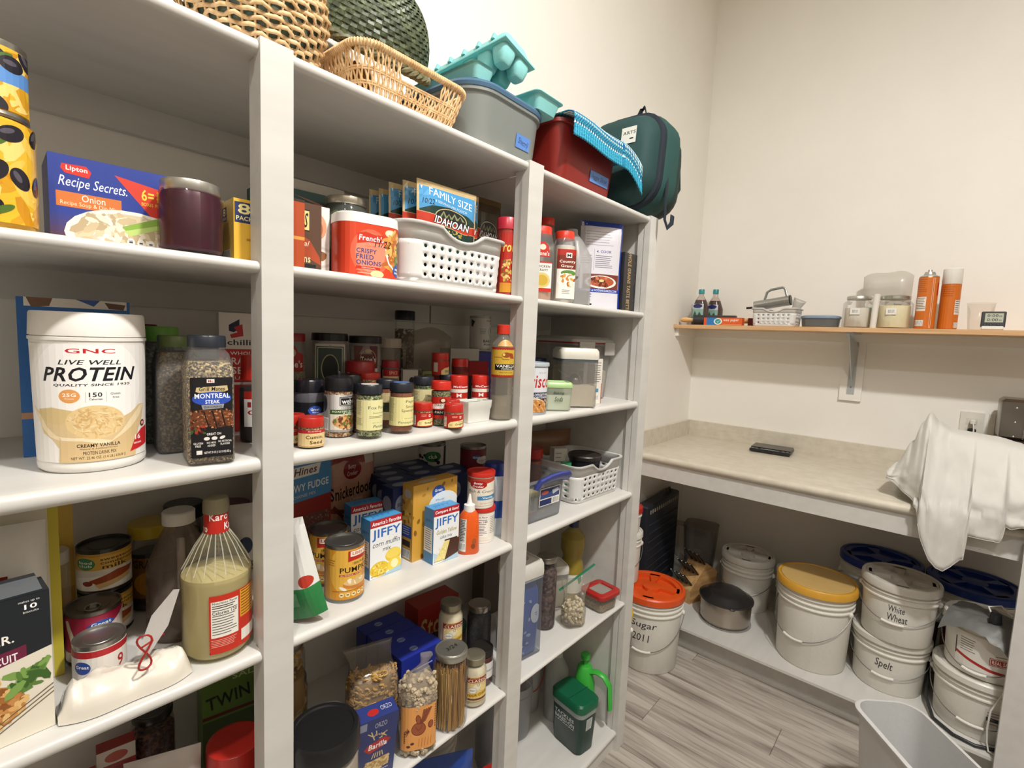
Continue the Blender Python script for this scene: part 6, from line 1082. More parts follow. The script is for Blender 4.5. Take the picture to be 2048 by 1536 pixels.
# ---- shelf 2
def cris(A): A.rect(0, 0, 1, .56, '#d4d6dc'); A.rect(0, .56, 1, 1, '#222f54'); A.text("it's all", .60, .10, .85, .14, '#8a8478', it=.2); A.text('Crisco', .14, .16, 1.02, .46, '#b8261c', b=1, it=.15); A.text('ALL-VEGETABLE', .3, .585, 1.05, .635, '#e8e6e0', b=1); A.text('SHORTENING', .36, .65, 1.0, .695, '#e8e6e0', b=1); A.ell(.52, .93, .40, .24, '#e8e2d4'); A.ell(.52, .95, .375, .235, '#b8793c'); [A.line([(.1+.16*k, .74), (.4+.16*k, 1.05)], .0045, '#dca968') for k in range(-1, 6)]; [A.line([(.05+.17*k, 1.05), (.35+.17*k, .72)], .0040, '#c98f50') for k in range(-1, 6)]; A.scat(.2, .76, .85, 1, 8, .004, ['#4a1c14'], 4, True, 1)
t = can('shortening can with a lattice pie and plastic lid beside the second post', -.060, 1.108, S2, .048, .140, '#d4d6dc', cris, rz=-36, cover=2.1, rim=M('#b8bcc4', .4, .5), name='shortening_can', lidc='#a8b0b8')
def lidbox(name, label, cat, x, y, z, rz, hx, hy, h, lidh, lidc, bodym, cont, fill, cr=.012, top=None, seal=None, flare=1.08):
    t = thing(name, label, cat, (x, y, z), rz)
    LO('container_body', [(0, hx*.92/flare, hy*.92/flare, cr), (.004, hx/flare, hy/flare, cr), (h-lidh, hx*.97, hy*.97, cr)], bodym, t, 40, k=4)
    if cont: LO('contents', [(.004, hx*.93/flare, hy*.93/flare, cr), (h*fill, hx*.93*(1/flare+(1-1/flare)*fill), hy*.93*(1/flare+(1-1/flare)*fill), cr), (h*fill+.002, hx*.7, hy*.7, cr)], cont, t, 40, k=4)
    if seal: LO('seal', [(h-lidh-.008, hx*.975, hy*.975, cr), (h-lidh+.001, hx*.975, hy*.975, cr)], M(seal, .5), t, 40, k=4)
    b = lidh*.25; LO('lid', [(h-lidh, hx, hy, cr*1.1), (h-lidh+b, hx*1.02, hy*1.02, cr*1.2), (h-b, hx*1.0, hy*1.0, cr*1.2), (h, hx*.90, hy*.90, cr), (h, hx*.80, hy*.80, cr), (h-.003, hx*.78, hy*.78, cr), (h-.003, hx*.3, hy*.3, cr)], M(lidc, .35), t, 40, k=4)
    return t
t = lidbox('small_container', 'small green lidded container of white powder marked in pen, beside the shortening can', 'container', -.052, 1.222, S2, -40, .037, .042, .085, .016, '#aacb8c', GL('#dce8cf', .3, .15), M('#e9eddc', .8), .52, cr=.01)
A = Art(.045, .035); A.text('Baking', .1, .05, .85, .35, '#2c3c30', it=.3); A.text('Soda', .2, .5, .75, .9, '#2c3c30', it=.3); A.wrap(t, .0365, .0415, .01, z0=.026, z1=.060, k=4, name='marker_writing', off=.0012)
t = lidbox('flour_canister', 'square clear canister of flour with white pop lid and a scoop inside', 'canister', -.078, 1.352, S2, -40, .062, .062, .185, .034, '#d4d0c4', GL('#dcd8d2', .14, .06), M('#e0d8c8', .85), .36, cr=.012, seal='#4a5258', flare=1.04)
mb = MB(); mb.sph((-.005, .004, .078), .026, .022, .024, 12, 8).tube([(-.01, -.015, .090), (-.014, -.05, .112)], .0035, 6); mb.build('metal_scoop', M('#8a8884', .3, .9), t, 50)
carton('narrow white box with a nutrition table behind the flour canister', -.055, 1.438, S2, .05, .038, .150, -8, '#dcd8ce', lambda A: (A.rect(0, 0, 1, 1, '#e2ded4'), A.text('Nutrition Facts', .02, .06, .8, .10, '#222222', b=1), A.bars(.02, .14, .85, .55, 8, '#444444', .3), A.rect(.05, .66, .6, .74, '#3a8ab8'), A.rect(.92, .55, 1, 1, '#b0382a'), A.barcode(.05, .8, .6, .93)), name='baking_box')
t = thing('locking_container', 'large clear locking container of flour with a red seal, behind the canister', 'container', (-.205, 1.535, S2), -3)
LO('container_body', [(0, .075, .095, .02), (.005, .082, .100, .022), (.19, .092, .114, .026), (.192, .098, .120, .028), (.198, .098, .120, .028)], GL('#d9d8d4', .22, .15), t, 40, k=4); LO('flour', [(.005, .077, .095, .02), (.10, .082, .101, .022), (.118, .05, .06, .02)], M('#d9cfbe', .85, bp=.3), t, 40, k=4)
LO('red_seal', [(.198, .094, .116, .028), (.203, .094, .116, .028)], M('#a8302c', .4), t, 40, k=4); LO('lid', [(.203, .100, .122, .028), (.212, .100, .122, .028), (.222, .088, .110, .026), (.223, .05, .07, .02)], GL('#d4d2ce', .5, .2), t, 40, k=4)
for (y0, y1) in ((-.105, -.02), (.045, .105)): MB().box(.098, y0, .158, .104, y1, .205, .002).build('latch', GL('#dddbd6', .45, .2), t)
MB().box(-.01, .118, .196, .03, .133, .204, .001).build('red_tab', M('#a8302c', .4), t)
jar('small dark jar with blue lid at the back beside the second post', -.285, 1.420, S2, [(0, .03), (.12, .03)], (.12, .142, .031), '#25305e', (.003, .11, .028), M('#3a2c26', .5), lambda A: (A.rect(0, 0, 1, 1, '#c9b04a'), A.rect(0, .5, 1, 1, '#7a2a22')), z0=.03, z1=.11, W=.05, rz=-30, name='storage_jar'); jar('red capped bottle at the back on the shelf behind the shortening can', -.33, 1.52, S2, [(0, .028), (.10, .028), (.13, .015)], (.13, .15, .017), '#2c3a6e', (.003, .09, .026), DARK, name='spice_bottle', cat='bottle')
# ---- shelf 3
t = thing('clear_tub', 'clear open tub with a blue handle and a printed sticker on the right bay', 'tub', (-.150, 1.172, S3), -3)
def opentub(t, hx, hy, h, cr, mat, top=1.1, rim=.006, th=.0016, name='tub_wall'):
    LO(name, [(0, hx*.96, hy*.96, cr*.9), (.004, hx, hy, cr), (h-.006, hx*top, hy*top, cr*1.1), (h-.006, hx*top+rim, hy*top+rim, cr*1.1+rim), (h, hx*top+rim, hy*top+rim, cr*1.1+rim), (h, hx*top-.001, hy*top-.001, cr*1.1), (.006, hx-.002, hy-.002, cr)], mat, t, 40, k=4)
opentub(t, .085, .102, .130, .02, GL('#cdd0d4', .22, .15), 1.08, .007)
mb = MB(); mb.tube([(.100, -.040, .110), (.108, -.035, .128), (.110, 0, .134), (.110, .05, .136), (.108, .085, .132), (.100, .100, .122)], .01, 10, rf=lambda q: (.009, .019)); mb.build('blue_handle', M('#3a4490', .35), t, 50)
A = Art(.095, .055); A.rect(0, 0, 1, 1, '#e0deda'); A.rect(.03, .04, .97, .58, '#3a4a7c'); A.rect(.03, .04, .6, .3, '#28366a'); A.ell(.25, .25, .18, .1, '#c05a54'); A.poly([(.6, .2), (.9, .12), (.95, .3), (.65, .45)], '#b8bcc4'); A.rect(.03, .64, .6, .96, '#1f2c5e'); A.barcode(.66, .62, .96, .96); A.plane(t, (.0925, -.016, .100), (0, 1, 0), (-.05, 0, -1), 'sticker')
mbin = [('bottle of almond flavouring with a pink label inside the clear tub', -.098, 1.105, .022, .115, '#6a4a3a', '#8a4a50', 'ALMOND'), ('dark capped bottle inside the clear tub behind the almond one', -.17, 1.125, .020, .14, '#2c2a30', '#3f8ab0', ''), ('small white bottle at the right inside the clear tub', -.09, 1.222, .014, .095, '#b8b4b0', '#c8c6c4', '')]
for lb, x, y, r, h, lc, bc, tx in mbin: jar(lb, x, y, S3+.0075, [(0, r*.95), (.003, r), (h*.78, r), (h*.85, r*.6)], (h*.84, h, r*.62), lc, (.002, h*.76, r*.94), M('#b98a70', .5), (lambda A, bc=bc, tx=tx: (A.rect(0, 0, 1, 1, bc), A.text(tx, .15, .5, .9, .68, '#e8d8d4', b=1) if tx else None)), z0=h*.2, z1=h*.72, W=r*2.6, name='flavouring_bottle', cat='bottle', rz=-35)
carton('small yellow and red box with bird drawing inside the clear tub', -.082, 1.148, S3+.0075, .03, .042, .075, -4, '#e0cf7a', lambda A: (A.rect(0, 0, 1, 1, '#e6d27c'), A.rect(0, .82, 1, 1, '#d0606a'), A.ell(.5, .6, .2, .16, '#8a6a3a'), A.line([(.4, .5), (.3, .2)], .002, '#8a6a3a'), A.line([(.6, .5), (.65, .15)], .002, '#8a6a3a')), name='yeast_box')
perf_basket('white plastic basket with round holes holding a black lidded tub', -.155, 1.500, S3, .108, .132, .128, -2, nfront=8, nside=5, cr=.028, colour='#d2d1ce')
t = thing('black_lidded_tub', 'dark frosting style tub with a wide black lid in the right white basket', 'tub', (-.118, 1.505, S3+.012), -30); LO('tub', [(0, .048), (.118, .055)], M('#1d1a22', .35), t, 40); LO('lid', [(.116, .058), (.128, .060), (.132, .057), (.132, .052), (.130, .05), (.130, .01)], M('#2a2320', .4), t, 40); A = Art(.06, .03); A.text('Pillsbury', .1, .2, .9, .7, '#d8d6e0', it=.2); A.wrap(t, .0515, z0=.05, z1=.08, top=(.053,))
jar('jar with wide red lid standing behind the clear tub', -.215, 1.330, S3, [(0, .032), (.14, .032)], (.14, .172, .035), '#a3261f', (.003, .13, .030), GR(['#8a3a22', '#a8502c'], 200), name='storage_jar'); jar('clear bottle with small red cap at the back beside the second post', -.255, 1.290, S3, [(0, .032), (.13, .032), (.175, .014), (.2, .013)], (.195, .222, .015), '#9c221c', None, None, name='storage_bottle', cat='bottle', glass=GL('#d8d6d4', .2))
carton('small white box at the back left inside the right white basket', -.185, 1.425, S3+.012, .04, .05, .148, -30, '#cfcac2', lambda A: (A.rect(0, 0, 1, 1, '#d2cec6'), A.bars(.1, .1, .6, .5, 4, '#9a968e', .3)), None, name='baking_box'); jar('small green sugar jar in the right white basket', -.135, 1.415, S3+.012, [(0, .018), (.09, .018)], (.09, .112, .019), '#2c8a5c', (.002, .08, .0165), M('#4aa070', .6), name='sprinkle_jar')
pouch('clear bag of brown sugar slumped at the back of the right bay', -.315, 1.56, S3, .24, .19, .07, -20, GL('#a87c5c', .75, .15, .3), None, name='brown_sugar_bag', seed=9)
# ---- shelf 4
t = lidbox('tall_canister', 'tall clear canister with white pop lid holding a blue and white bag', 'canister', -.098, 1.150, S4, -8, .048, .058, .295, .045, '#cfccc4', GL('#d4d8e0', .12, .06), None, .5, cr=.012, seal='#8a9096', flare=1.02)
LO('lid_button', [(.293, .022), (.2985, .022), (.2985, .01)], M('#c4c2bc', .25, .3), t, 40)
b = MB().loft([(.006, .036, .046, .012), (.10, .040, .050, .014), (.20, .036, .048, .012), (.235, .012, .046, .008)], k=4).build('blue_bag', M('#2f55a4', .3, bp=.4, sc=30, var=.25), t, 50)
A = Art(.09, .22); A.ell(.82, .36, .22, .16, '#d8dce4'); A.text('TO', .78, .34, .9, .40, '#2f55a4', b=1); A.scat(.05, .1, .6, .95, 24, .005, ['#22417e', '#3f68b8', '#9ab4dc'], 3); A.wrap(b, .0405, .0505, .014, z0=.01, z1=.2, k=4, off=.0015)
mason('tall mason jar of dark beans behind the tall canister', -.125, 1.318, S4, .037, .245, GR(['#4a3a38', '#5e4a46', '#382a28', '#6f5a52'], 110), .85, lidc='#a8a49a')
t = lidbox('short_canister', 'short white lidded canister behind the mason jar of beans', 'canister', -.195, 1.452, S4, -30, .045, .050, .155, .03, '#cfccc4', GL('#dcdcdc', .25), M('#d0c8a8', .7), .6, cr=.012)
t = thing('oil_bottle', 'golden cooking oil bottle with dark cap at the back of the right bay', 'bottle', (-.175, 1.545, S4), -30)
LO('bottle', [(0, .040), (.004, .044), (.12, .044), (.15, .036), (.165, .036), (.185, .045), (.235, .045), (.262, .022), (.272, .017)], GL('#b8a23c', .45, .06, .2), t, 40, k=6); LO('oil', [(.003, .038), (.12, .042), (.15, .034), (.165, .034), (.185, .043), (.23, .043)], GL('#a08a24', .75, .1), t, 40, k=6); LO('cap', [(.27, .018), (.292, .018), (.294, .014)], M('#26305a', .4), t, 40)
A = Art(.07, .07); A.rect(0, 0, 1, 1, '#d8dad4'); A.poly([(.55, .2), (.8, .1), (.85, .4), (.65, .55)], '#3f8a5a'); A.wrap(t, .0445, z0=.03, z1=.10, k=6)
t = thing('garlic_bag', 'zip bag of peeled garlic cloves with a green zipper on the shelf edge', 'bag', (-.058, 1.392, S4), -30)
LO('film', [(0, .018, .030, .014), (.01, .030, .040, .024), (.055, .032, .042, .026), (.085, .024, .036, .018), (.11, .008, .040, .006, -.006, .006), (.155, .0015, .060, .001, -.018, .018)], GL('#e4dfd6', .10, .08, .3), t, 60, k=5)
rd = random.Random(2); mb = MB()
for i in range(120):
    z = rd.uniform(.0105, .088); a = rd.uniform(0, 2*pi); q = rd.uniform(.55, .9)*(1 if z < .07 else .8); R3 = Matrix.Rotation(rd.uniform(0, 3), 3, Vector((rd.uniform(-1, 1), rd.uniform(-1, 1), .3)).normalized()); mb.sph((.030*q*cos(a), .040*q*sin(a), z), .0085, .0052, .0055, 6, 4, rot=R3)
o = mb.build('garlic_cloves', M('#d9cfb4', .5), t, 60); o['kind'] = 'stuff'
MB().tube([(-.018, -.048, .118), (-.018, .082, .196)], .003, 6, rf=lambda q: (.0015, .006)).build('green_zipper', M('#2c7a5c', .4), t)
t = thing('red_lid_container', 'small square glass container of crumbs with a red framed lid at the shelf end', 'container', (-.055, 1.562, S4), -8)
LO('glass_body', [(0, .038, .040, .014), (.005, .043, .045, .016), (.055, .048, .050, .018)], GL('#dcdcd8', .15), t, 40, k=5); LO('contents', [(.004, .039, .041, .014), (.030, .043, .045, .016), (.032, .02, .02, .01)], GR(['#a8906a', '#8a704c', '#c4ae86'], 350), t, 40, k=5)
LO('red_lid', [(.052, .051, .053, .02), (.054, .055, .057, .022), (.066, .055, .057, .022), (.069, .051, .053, .02), (.069, .034, .036, .012), (.064, .032, .034, .012)], M('#a32420', .35), t, 40, k=5, cap=(0, 0)); LO('clear_window', [(.063, .034, .036, .012), (.064, .034, .036, .012)], GL('#c8c0b4', .3), t, 40, k=5)
carton('dark box at the back on the shelf with the tall canister', -.30, 1.20, S4, .06, .12, .20, -5, '#5a4a40', None)
# ---- shelf 5 (bottom)
t = thing('dish_tablet_tub', 'dark green dishwasher tablet tub with a green hinged lid on the bottom shelf', 'tub', (-.098, 1.500, S5), -9)
LO('tub', [(0, .060, .040, .02), (.005, .066, .044, .022), (.150, .074, .050, .024)], M('#16352e', .3), t, 40, k=5)
LO('grey_collar', [(.146, .075, .051, .025), (.168, .077, .053, .026), (.169, .07, .048, .02)], GL('#a8b4ae', .7, .25), t, 40, k=5)
LO('lid', [(.166, .0785, .0545, .027), (.190, .0785, .0545, .027), (.197, .073, .049, .024), (.197, .02, .02, .01)], M('#0e5a3c', .35), t, 40, k=5); MB().box(.012, -.054, .1972, .0135, .054, .1982).build('lid_hinge', M('#0a4630', .4), t)
A = Art(.118, .135)
for i, s in enumerate(['TACKLES', 'BAKED-ON', 'MESSES']): A.text(s, .12, .10+i*.14, [.82, .84, .84][i], .205+i*.145, '#d8dee0', b=1)
A.ell(.45, .64, .16, .13, '#2c5a9c'); A.ell(.42, .62, .09, .08, '#b8cfe4'); A.ell(.40, .68, .08, .06, '#3f9a8a'); A.rect(.56, .62, .78, .76, '#cfd23c'); A.text('90', .6, .64, .74, .74, '#2c5a3c', b=1)
A.wrap(t, .064, .0425, .0215, z0=.012, z1=.142, top=(.0735, .0495, .0238), k=5, s0=-.098, off=.0008)
A = Art(.060, .115); A.rect(.08, 0, .5, 1, '#c8d0cc'); A.bars(.12, .04, .46, .95, 22, '#5a6a64', .4); A.wrap(t, .064, .0425, .0215, z0=.016, z1=.136, top=(.0735, .0495, .0238), k=5, s0=.012, off=.0008, name='side_print')
t = thing('spray_bottle', 'bottle with a bright green pump sprayer and trigger behind the tablet tub', 'bottle', (-.125, 1.602, S5), -84)
gm = M('#3aa83c', .35)
LO('bottle', [(0, .036), (.004, .040), (.15, .040), (.17, .036)], GL('#b8bcb8', .5, .2), t, 40); LO('pump_collar', [(.120, .042), (.165, .041), (.185, .036), (.23, .028), (.238, .022)], gm, t, 40); LO('pump_knob', [(.238, .007), (.262, .007), (.264, .018), (.280, .018), (.285, .012)], gm, t, 40); MB().tube([(.0, .02, .215), (.0, .05, .228), (.0, .080, .222), (.0, .104, .195), (0, .112, .105)], .008, 8, rf=lambda q: (.008, .014)).build('trigger', gm, t, 50)
t = thing('milky_bottle', 'milky white spray bottle at the back left of the green sprayer', 'bottle', (-.225, 1.560, S5), 0); LO('bottle', [(0, .045), (.20, .045), (.25, .018)], GL('#c8ccc8', .5, .2), t, 40); LO('cap', [(.248, .02), (.285, .018), (.288, .012)], M('#b8bcb8', .4), t, 40)
t = thing('detergent_jug', 'translucent jug of blue liquid beside the second post on the bottom shelf', 'jug', (-.245, 1.235, S5), -30)
LO('jug', [(0, .050, .062, .03), (.005, .055, .068, .032), (.16, .055, .068, .032), (.235, .03, .035, .025), (.25, .018)], GL('#c8ccd0', .35, .2), t, 40, k=5); LO('blue_liquid', [(.004, .050, .063, .03), (.105, .052, .065, .03), (.106, .04, .05, .03)], M('#2e3e5c', .2), t, 40, k=5); LO('cap', [(.248, .022), (.275, .022)], M('#c0c0bc', .4), t, 40)
bucket('cloudy clear bucket at the back of the bottom shelf in the right bay', -.300, 1.385, S5, .075, .20, None, rims=1, handle=None, body=GL('#c4c8cc', .45, .25)); 
t = thing('small_pail', 'white pail with a red wire handle behind the tablet tub', 'bucket', (-.325, 1.500, S5), 0); LO('pail', [(0, .05), (.22, .062), (.222, .065), (.228, .065)], GL('#ccccc8', .6, .3), t, 40); mb = MB(); bail(mb, .065, .22, .12, radians(-120), .0022); mb.build('red_handle', M('#a84438', .4), t)
t = can('round red lidded tin at the front corner beside the second post at the bottom', -.135, 1.115, S5, .055, .085, '#8e1c14', None, name='round_tin', cat='tin', lidc='#a3201a', rim=M('#a3201a', .4)); mb = MB().box(-.012, -.03, 0, .012, .03, .045, .002); mb.build('foil_packet', M('#b8bcc4', .2, .8, bp=.5, sc=40), None, 0, loc=(-.062, 1.122, S5+.0006)); tag(bpy.data.objects['foil_packet'], 'small silver foil packet beside the round red tin', 'packet')
for o_ in ('round_tin',): bpy.data.objects[o_].location.x = -.135
# ================================================================ on top of the shelving unit
def wickermat(c1='#c9a06c', c2='#dfbb8a'): 
    return woodmat(c1, c2, '#efd2a6', (40, 40, 40), .55)
WK = wickermat()
t = thing('round_wicker_basket', 'round openwork natural wicker basket at the left on top of the shelving', 'basket', (-.155, .402, T), 20)
prof = lambda q: .076+.046*sin(min(1, q*1.15)*pi/2)-.010*max(0, q-.75)*4
Hh = .165; mb = MB(); NS = 34
for i in range(NS):
    a = 2*pi*i/NS; mb.tube([(prof(z/8)*cos(a), prof(z/8)*sin(a), Hh*z/8+.003) for z in range(9)], .0022, 5)
o = mb.build('stakes', wickermat('#c9a070', '#dbb888'), t, 50); o['kind'] = 'stuff'
mb = MB(); NR = 17
for k in range(NR):
    z = .006+Hh*(k+.3)/NR; r = prof(z/Hh); ph = pi*(k % 2); pts = []
    for i in range(NS*2):
        a = 2*pi*i/(NS*2); s = (1 if (i//1) % 2 else 0); w_ = sin(NS*a/1+ph+pi/2*0) if False else (.0042 if ((i//2+k) % 2) else -.0042); w_ = w_ if i % 2 else 0
        pts.append(((r+w_)*cos(a), (r+w_)*sin(a), z+(.0012 if i % 4 < 2 else -.0012)))
    mb.tube(pts, .003, 6, close=True, rf=lambda q: (.0038, .0024))
o = mb.build('weave', WK, t, 50); o['kind'] = 'stuff'
mb = MB()
for s in (0, 1): mb.tube([((prof(1)+.004*cos(12*a+s*pi))*cos(a), (prof(1)+.004*cos(12*a+s*pi))*sin(a), Hh+.004+.004*sin(12*a+s*pi)) for a in [2*pi*i/96 for i in range(96)]], .0042, 6, close=True)
mb.build('braided_rim', WK, t, 50); LO('basket_base', [(.001, .074), (.005, .074)], WK, t, 30)
LO('green_lining', [(.02, .080), (.08, .106), (.14, .110)], M('#5b6a5a', .7), t, 40, cap=(0, 0))
t = thing('teal_cover', 'pale teal plastic cover tucked inside the round wicker basket', 'cover', (-.155, .402, T+.012), 0); mk('cover_sheet', [(-.03, -.03, 0), (.035, -.015, 0), (.045, .02, .02), (.0, .045, .0), (-.03, -.03, .16), (.04, -.015, .19), (.055, .035, .185), (.0, .055, .18)], [(0, 1, 5, 4), (1, 2, 6, 5), (2, 3, 7, 6), (3, 0, 4, 7)], M('#8cc4c4', .35), t, 60)
# tray basket
t = thing('tray_basket', 'rectangular natural wicker tray with a handle slot at the shelf front', 'basket', (-.145, .676, T), 1)
hx, hy, H_ = .080, .116, .098; fx, fy_ = .110, .142
P0, P1 = ring(hx, hy, .035, 8), ring(fx, fy_, .045, 8)
def per(P, u):
    c = [0]
    for i in range(len(P)): a = P[i]; b = P[(i+1) % len(P)]; c.append(c[-1]+math.hypot(b[0]-a[0], b[1]-a[1]))
    d = (u % 1)*c[-1]
    for i in range(len(P)):
        if c[i+1] >= d: q = (d-c[i])/((c[i+1]-c[i]) or 1); a = P[i]; b = P[(i+1) % len(P)]; return (a[0]+(b[0]-a[0])*q, a[1]+(b[1]-a[1])*q)
    return P[0]
def wall(u, v): a, b = per(P0, u), per(P1, u); q = v**.8; return (a[0]+(b[0]-a[0])*q, a[1]+(b[1]-a[1])*q, .012+(H_-.012)*v)
fr = 1/(2*(fx+fy_)*2); slot = lambda u: any(abs(((u-c+.5) % 1)-.5) < .058 for c in (.005, .505))
mb = MB(); NW = 150; rd = random.Random(1)
for i in range(NW):
    u = i/NW; top = .56 if slot(u) else 1; j = rd.uniform(-.003, .003)
    mb.tube([tuple(c+(((-1)**i)*.0022*((q % 2)*2-1) if ax < 2 else 0)*(1 if ax == 0 else .3) for ax, c in enumerate(wall(u+j*q/4, top*q/5))) for q in range(6)], .0021, 5)
o = mb.build('stakes', WK, t, 50); o['kind'] = 'stuff'
mb = MB()
for v, w_ in ((.30, .0022), (.34, .0022), (.56, .0024), (.60, .0022)):
    seg = []
    for i in range(101): seg.append(wall(i/100, v))
    mb.tube(seg[:-1], w_, 5, close=True)
for s in (0, 1, 2): mb.tube([tuple(c*1.02+(.004*sin(40*2*pi*i/200+s*2.1) if ax < 2 else 0) for ax, c in enumerate(per(P0, i/200)+(.007+.004*cos(40*2*pi*i/200+s*2.1),))) for i in range(200)], .0026, 5, close=True)
mb.build('braided_foot', WK, t, 50)
mb = MB(); mb.tube([per(P1, i/120)+(H_+.002,) for i in range(120)], .0062, 8, close=True); 
for i in range(170):
    c = Vector(per(P1, i/170)+(H_+.002,)); d = (Vector(per(P1, (i+.8)/170)+(H_+.002,))-c)
    n_ = Vector((0, 0, 1)).cross(d.normalized()); mb.tube([c+(n_*cos(q)+Vector((0, 0, 1))*sin(q))*.0068+d*(q/6.28) for q in [2*pi*k/7 for k in range(8)]], .0013, 4)
mb.build('wrapped_rim', wickermat('#cda673', '#e0be8e'), t, 50); LO('basket_base', [(.002, hx*.97, hy*.97, .03), (.008, hx*.97, hy*.97, .03)], WK, t, 30)
# brown basket behind + green dome basket
def strips(mb, fn, nu, nv, wv, off=.0016, w_=.42):
    """over-under weave of flat strips on a surface fn(u,v)->(point,normal)"""
    for j in range(nv):
        vs_ = []
        for i in range(nu*2+1):
            u = i/(nu*2); s = (1 if ((i//2+j) % 2) else -1) if i % 2 else 0; 
            for e in (-w_, w_): p, n = fn(u, (j+.5+e)/nv); vs_.append(Vector(p)+Vector(n)*off*s)
        n0 = len(mb.v); mb.v += [tuple(p) for p in vs_]
        for i in range(nu*2): mb.f.append((n0+2*i, n0+2*i+1, n0+2*i+3, n0+2*i+2))
    for i in range(nu):
        vs_ = []
        for j in range(nv*1+1):
            v = j/nv; s = -1 if ((i+j) % 2) else 1
            for e in (-w_, w_): p, n = fn((i+.5+e)/nu, v); vs_.append(Vector(p)+Vector(n)*off*s*.9)
        n0 = len(mb.v); mb.v += [tuple(p) for p in vs_]
        for j in range(nv): mb.f.append((n0+2*j, n0+2*j+1, n0+2*j+3, n0+2*j+2))
t = thing('brown_basket', 'brown and red woven basket under the green basket behind the wicker tray', 'basket', (-.335, .680, T), 0)
def bfn(u, v): a = 2*pi*u; r = .058+.012*v; return (r*cos(a), r*sin(a), .004+.178*v), (cos(a), sin(a), 0)
mb = MB(); strips(mb, bfn, 26, 9, 1); o = mb.build('weave', woodmat('#8a5234', '#b98556', '#c99b6c', (20, 20, 20)), t); o['kind'] = 'stuff'; LO('basket_lining', [(.003, .054), (.01, .055), (.175, .066)], M('#6e2f28', .8), t, 40, cap=(1, 0))
t = thing('green_dome_basket', 'dark green woven bowl basket turned upside down against the wall', 'basket', (-.262, .690, T+.205), 0, tilt=(0, 30))
def dfn(u, v):
    a = 2*pi*u; q = v*pi/2*.98; r = .152*cos(q)**.75; z = .150*sin(q); return (r*cos(a), r*sin(a), z), (cos(a)*cos(q), sin(a)*cos(q), sin(q))
mb = MB(); strips(mb, dfn, 64, 24, 1, .0019, .44)
gmat = woodmat('#2c3424', '#48523a', '#6a7454', (30, 30, 60), .45); o = mb.build('weave', gmat, t); o['kind'] = 'stuff'; LO('basket_lining', [(0, .147), (.06, .135), (.11, .098), (.142, .04)], M('#1c2218', .8), t, 40, cap=(0, 1))
mb = MB()
for s in (0, 1, 2): mb.tube([((.157+.006*cos(14*a+s*2.1))*cos(a), (.157+.006*cos(14*a+s*2.1))*sin(a), .002+.006*sin(14*a+s*2.1)) for a in [2*pi*i/140 for i in range(140)]], .0055, 6, close=True, rf=None)
mb.build('braided_rim', woodmat('#4a4a34', '#6a6a4c', '#8a7a58', (60, 60, 60), .5), t, 50)
# clear bin with blue lid
t = thing('lidded_bin', 'frosted storage bin with blue lid and a strip of blue tape atop the shelving', 'bin', (-.215, .982, T), 2)
LO('bin_body', [(0, .140, .128, .06), (.004, .146, .135, .065), (.138, .160, .150, .08), (.140, .166, .156, .085), (.150, .166, .156, .085)], GL('#9aa09c', .62, .3, .1), t, 40, k=8)
LO('blue_lid', [(.148, .168, .158, .087), (.156, .170, .160, .088), (.163, .166, .156, .085), (.163, .158, .148, .08), (.159, .154, .144, .08), (.159, .06, .06, .04)], M('#4a6a86', .4), t, 40, k=8)
A = Art(.056, .032); A.rect(0, 0, 1, 1, '#5a86cc'); A.text('Sherril', .16, .25, .88, .72, '#26324e', it=.15, rot=.12); A.wrap(t, .1518, .1412, .0705, z0=.052, z1=.085, top=(.1552, .1450, .0730), k=8, s0=.045, name='tape_label', off=.0012)
t2 = thing('cardboard_sheet', 'folded cardboard inside the frosted bin with the blue lid', 'cardboard', (-.14, 1.02, T+.008), 0); MB().box(-.002, -.085, 0, 0, .03, .078).add([(0, -.085, .0), (.03, .0, .0), (.03, .0, .055), (0, -.085, .06)], [(0, 1, 2, 3)]).build('sheet', M('#b09a7c', .8), t2)
# egg cartons
EG = M('#86c8c8', .75, bp=.5, sc=220)
def egg_tray(t, name, L=.30, W_=.105, dz=1):
    mb = MB(); mb.box(-L/2, -W_/2, 0, L/2, W_/2, .004*dz if dz > 0 else .004)
    for i in range(6):
        for j in range(2):
            cx, cy = -L/2+L*(i+.5)/6, (-1+2*j)*W_/4; v, f = loft([(-.044, .013, .013, .008), (-.040, .017, .017, .010), (-.020, .0215, .0225, .012), (0, .0235, .025, .012)], k=3, cx=cx, cy=cy); mb.add(v, f)
    mb.box(-L/2-.006, -W_/2-.006, -.003, L/2+.006, W_/2+.006, .0005); return mb.build(name, EG, t, 35)
def egg_lid(t, name, L=.30, W_=.105, z=.004):
    mb = MB(); mb.loft([(z, L/2, W_/2, .012), (z+.030, L/2-.012, W_/2-.012, .012), (z+.032, L/2-.02, W_/2-.02, .01)], k=3); 
    for i in range(5): mb.loft([(z+.02, .006, .010, .004), (z+.036, .004, .007, .003)], k=2, cx=-L/2+L*(i+1)/6, cy=W_/2-.012).loft([(z+.02, .006, .010, .004), (z+.036, .004, .007, .003)], k=2, cx=-L/2+L*(i+1)/6, cy=-W_/2+.012)
    return mb.build(name, EG, t, 35)
t = thing('egg_carton', 'closed teal foam egg carton lying tilted on the opened carton', 'egg carton', (-.175, .958, T+.238), 2, 'teal egg cartons', tilt=(-14, -4)); egg_tray(t, 'carton_tray'); egg_lid(t, 'carton_lid')
t = thing('egg_carton', 'opened teal egg carton underneath, its lid sticking out beyond the blue bin lid', 'egg carton', (-.185, .955, T+.1645), 1, 'teal egg cartons')
mb = MB(); mb.loft([(0, .14, .042, .012), (.034, .150, .052, .012), (.036, .157, .06, .014), (.038, .157, .06, .014), (.036, .148, .05, .012), (.002, .138, .04, .012)], k=3, cy=.150, cap=(1, 0)); mb.build('carton_lid', EG, t, 35)
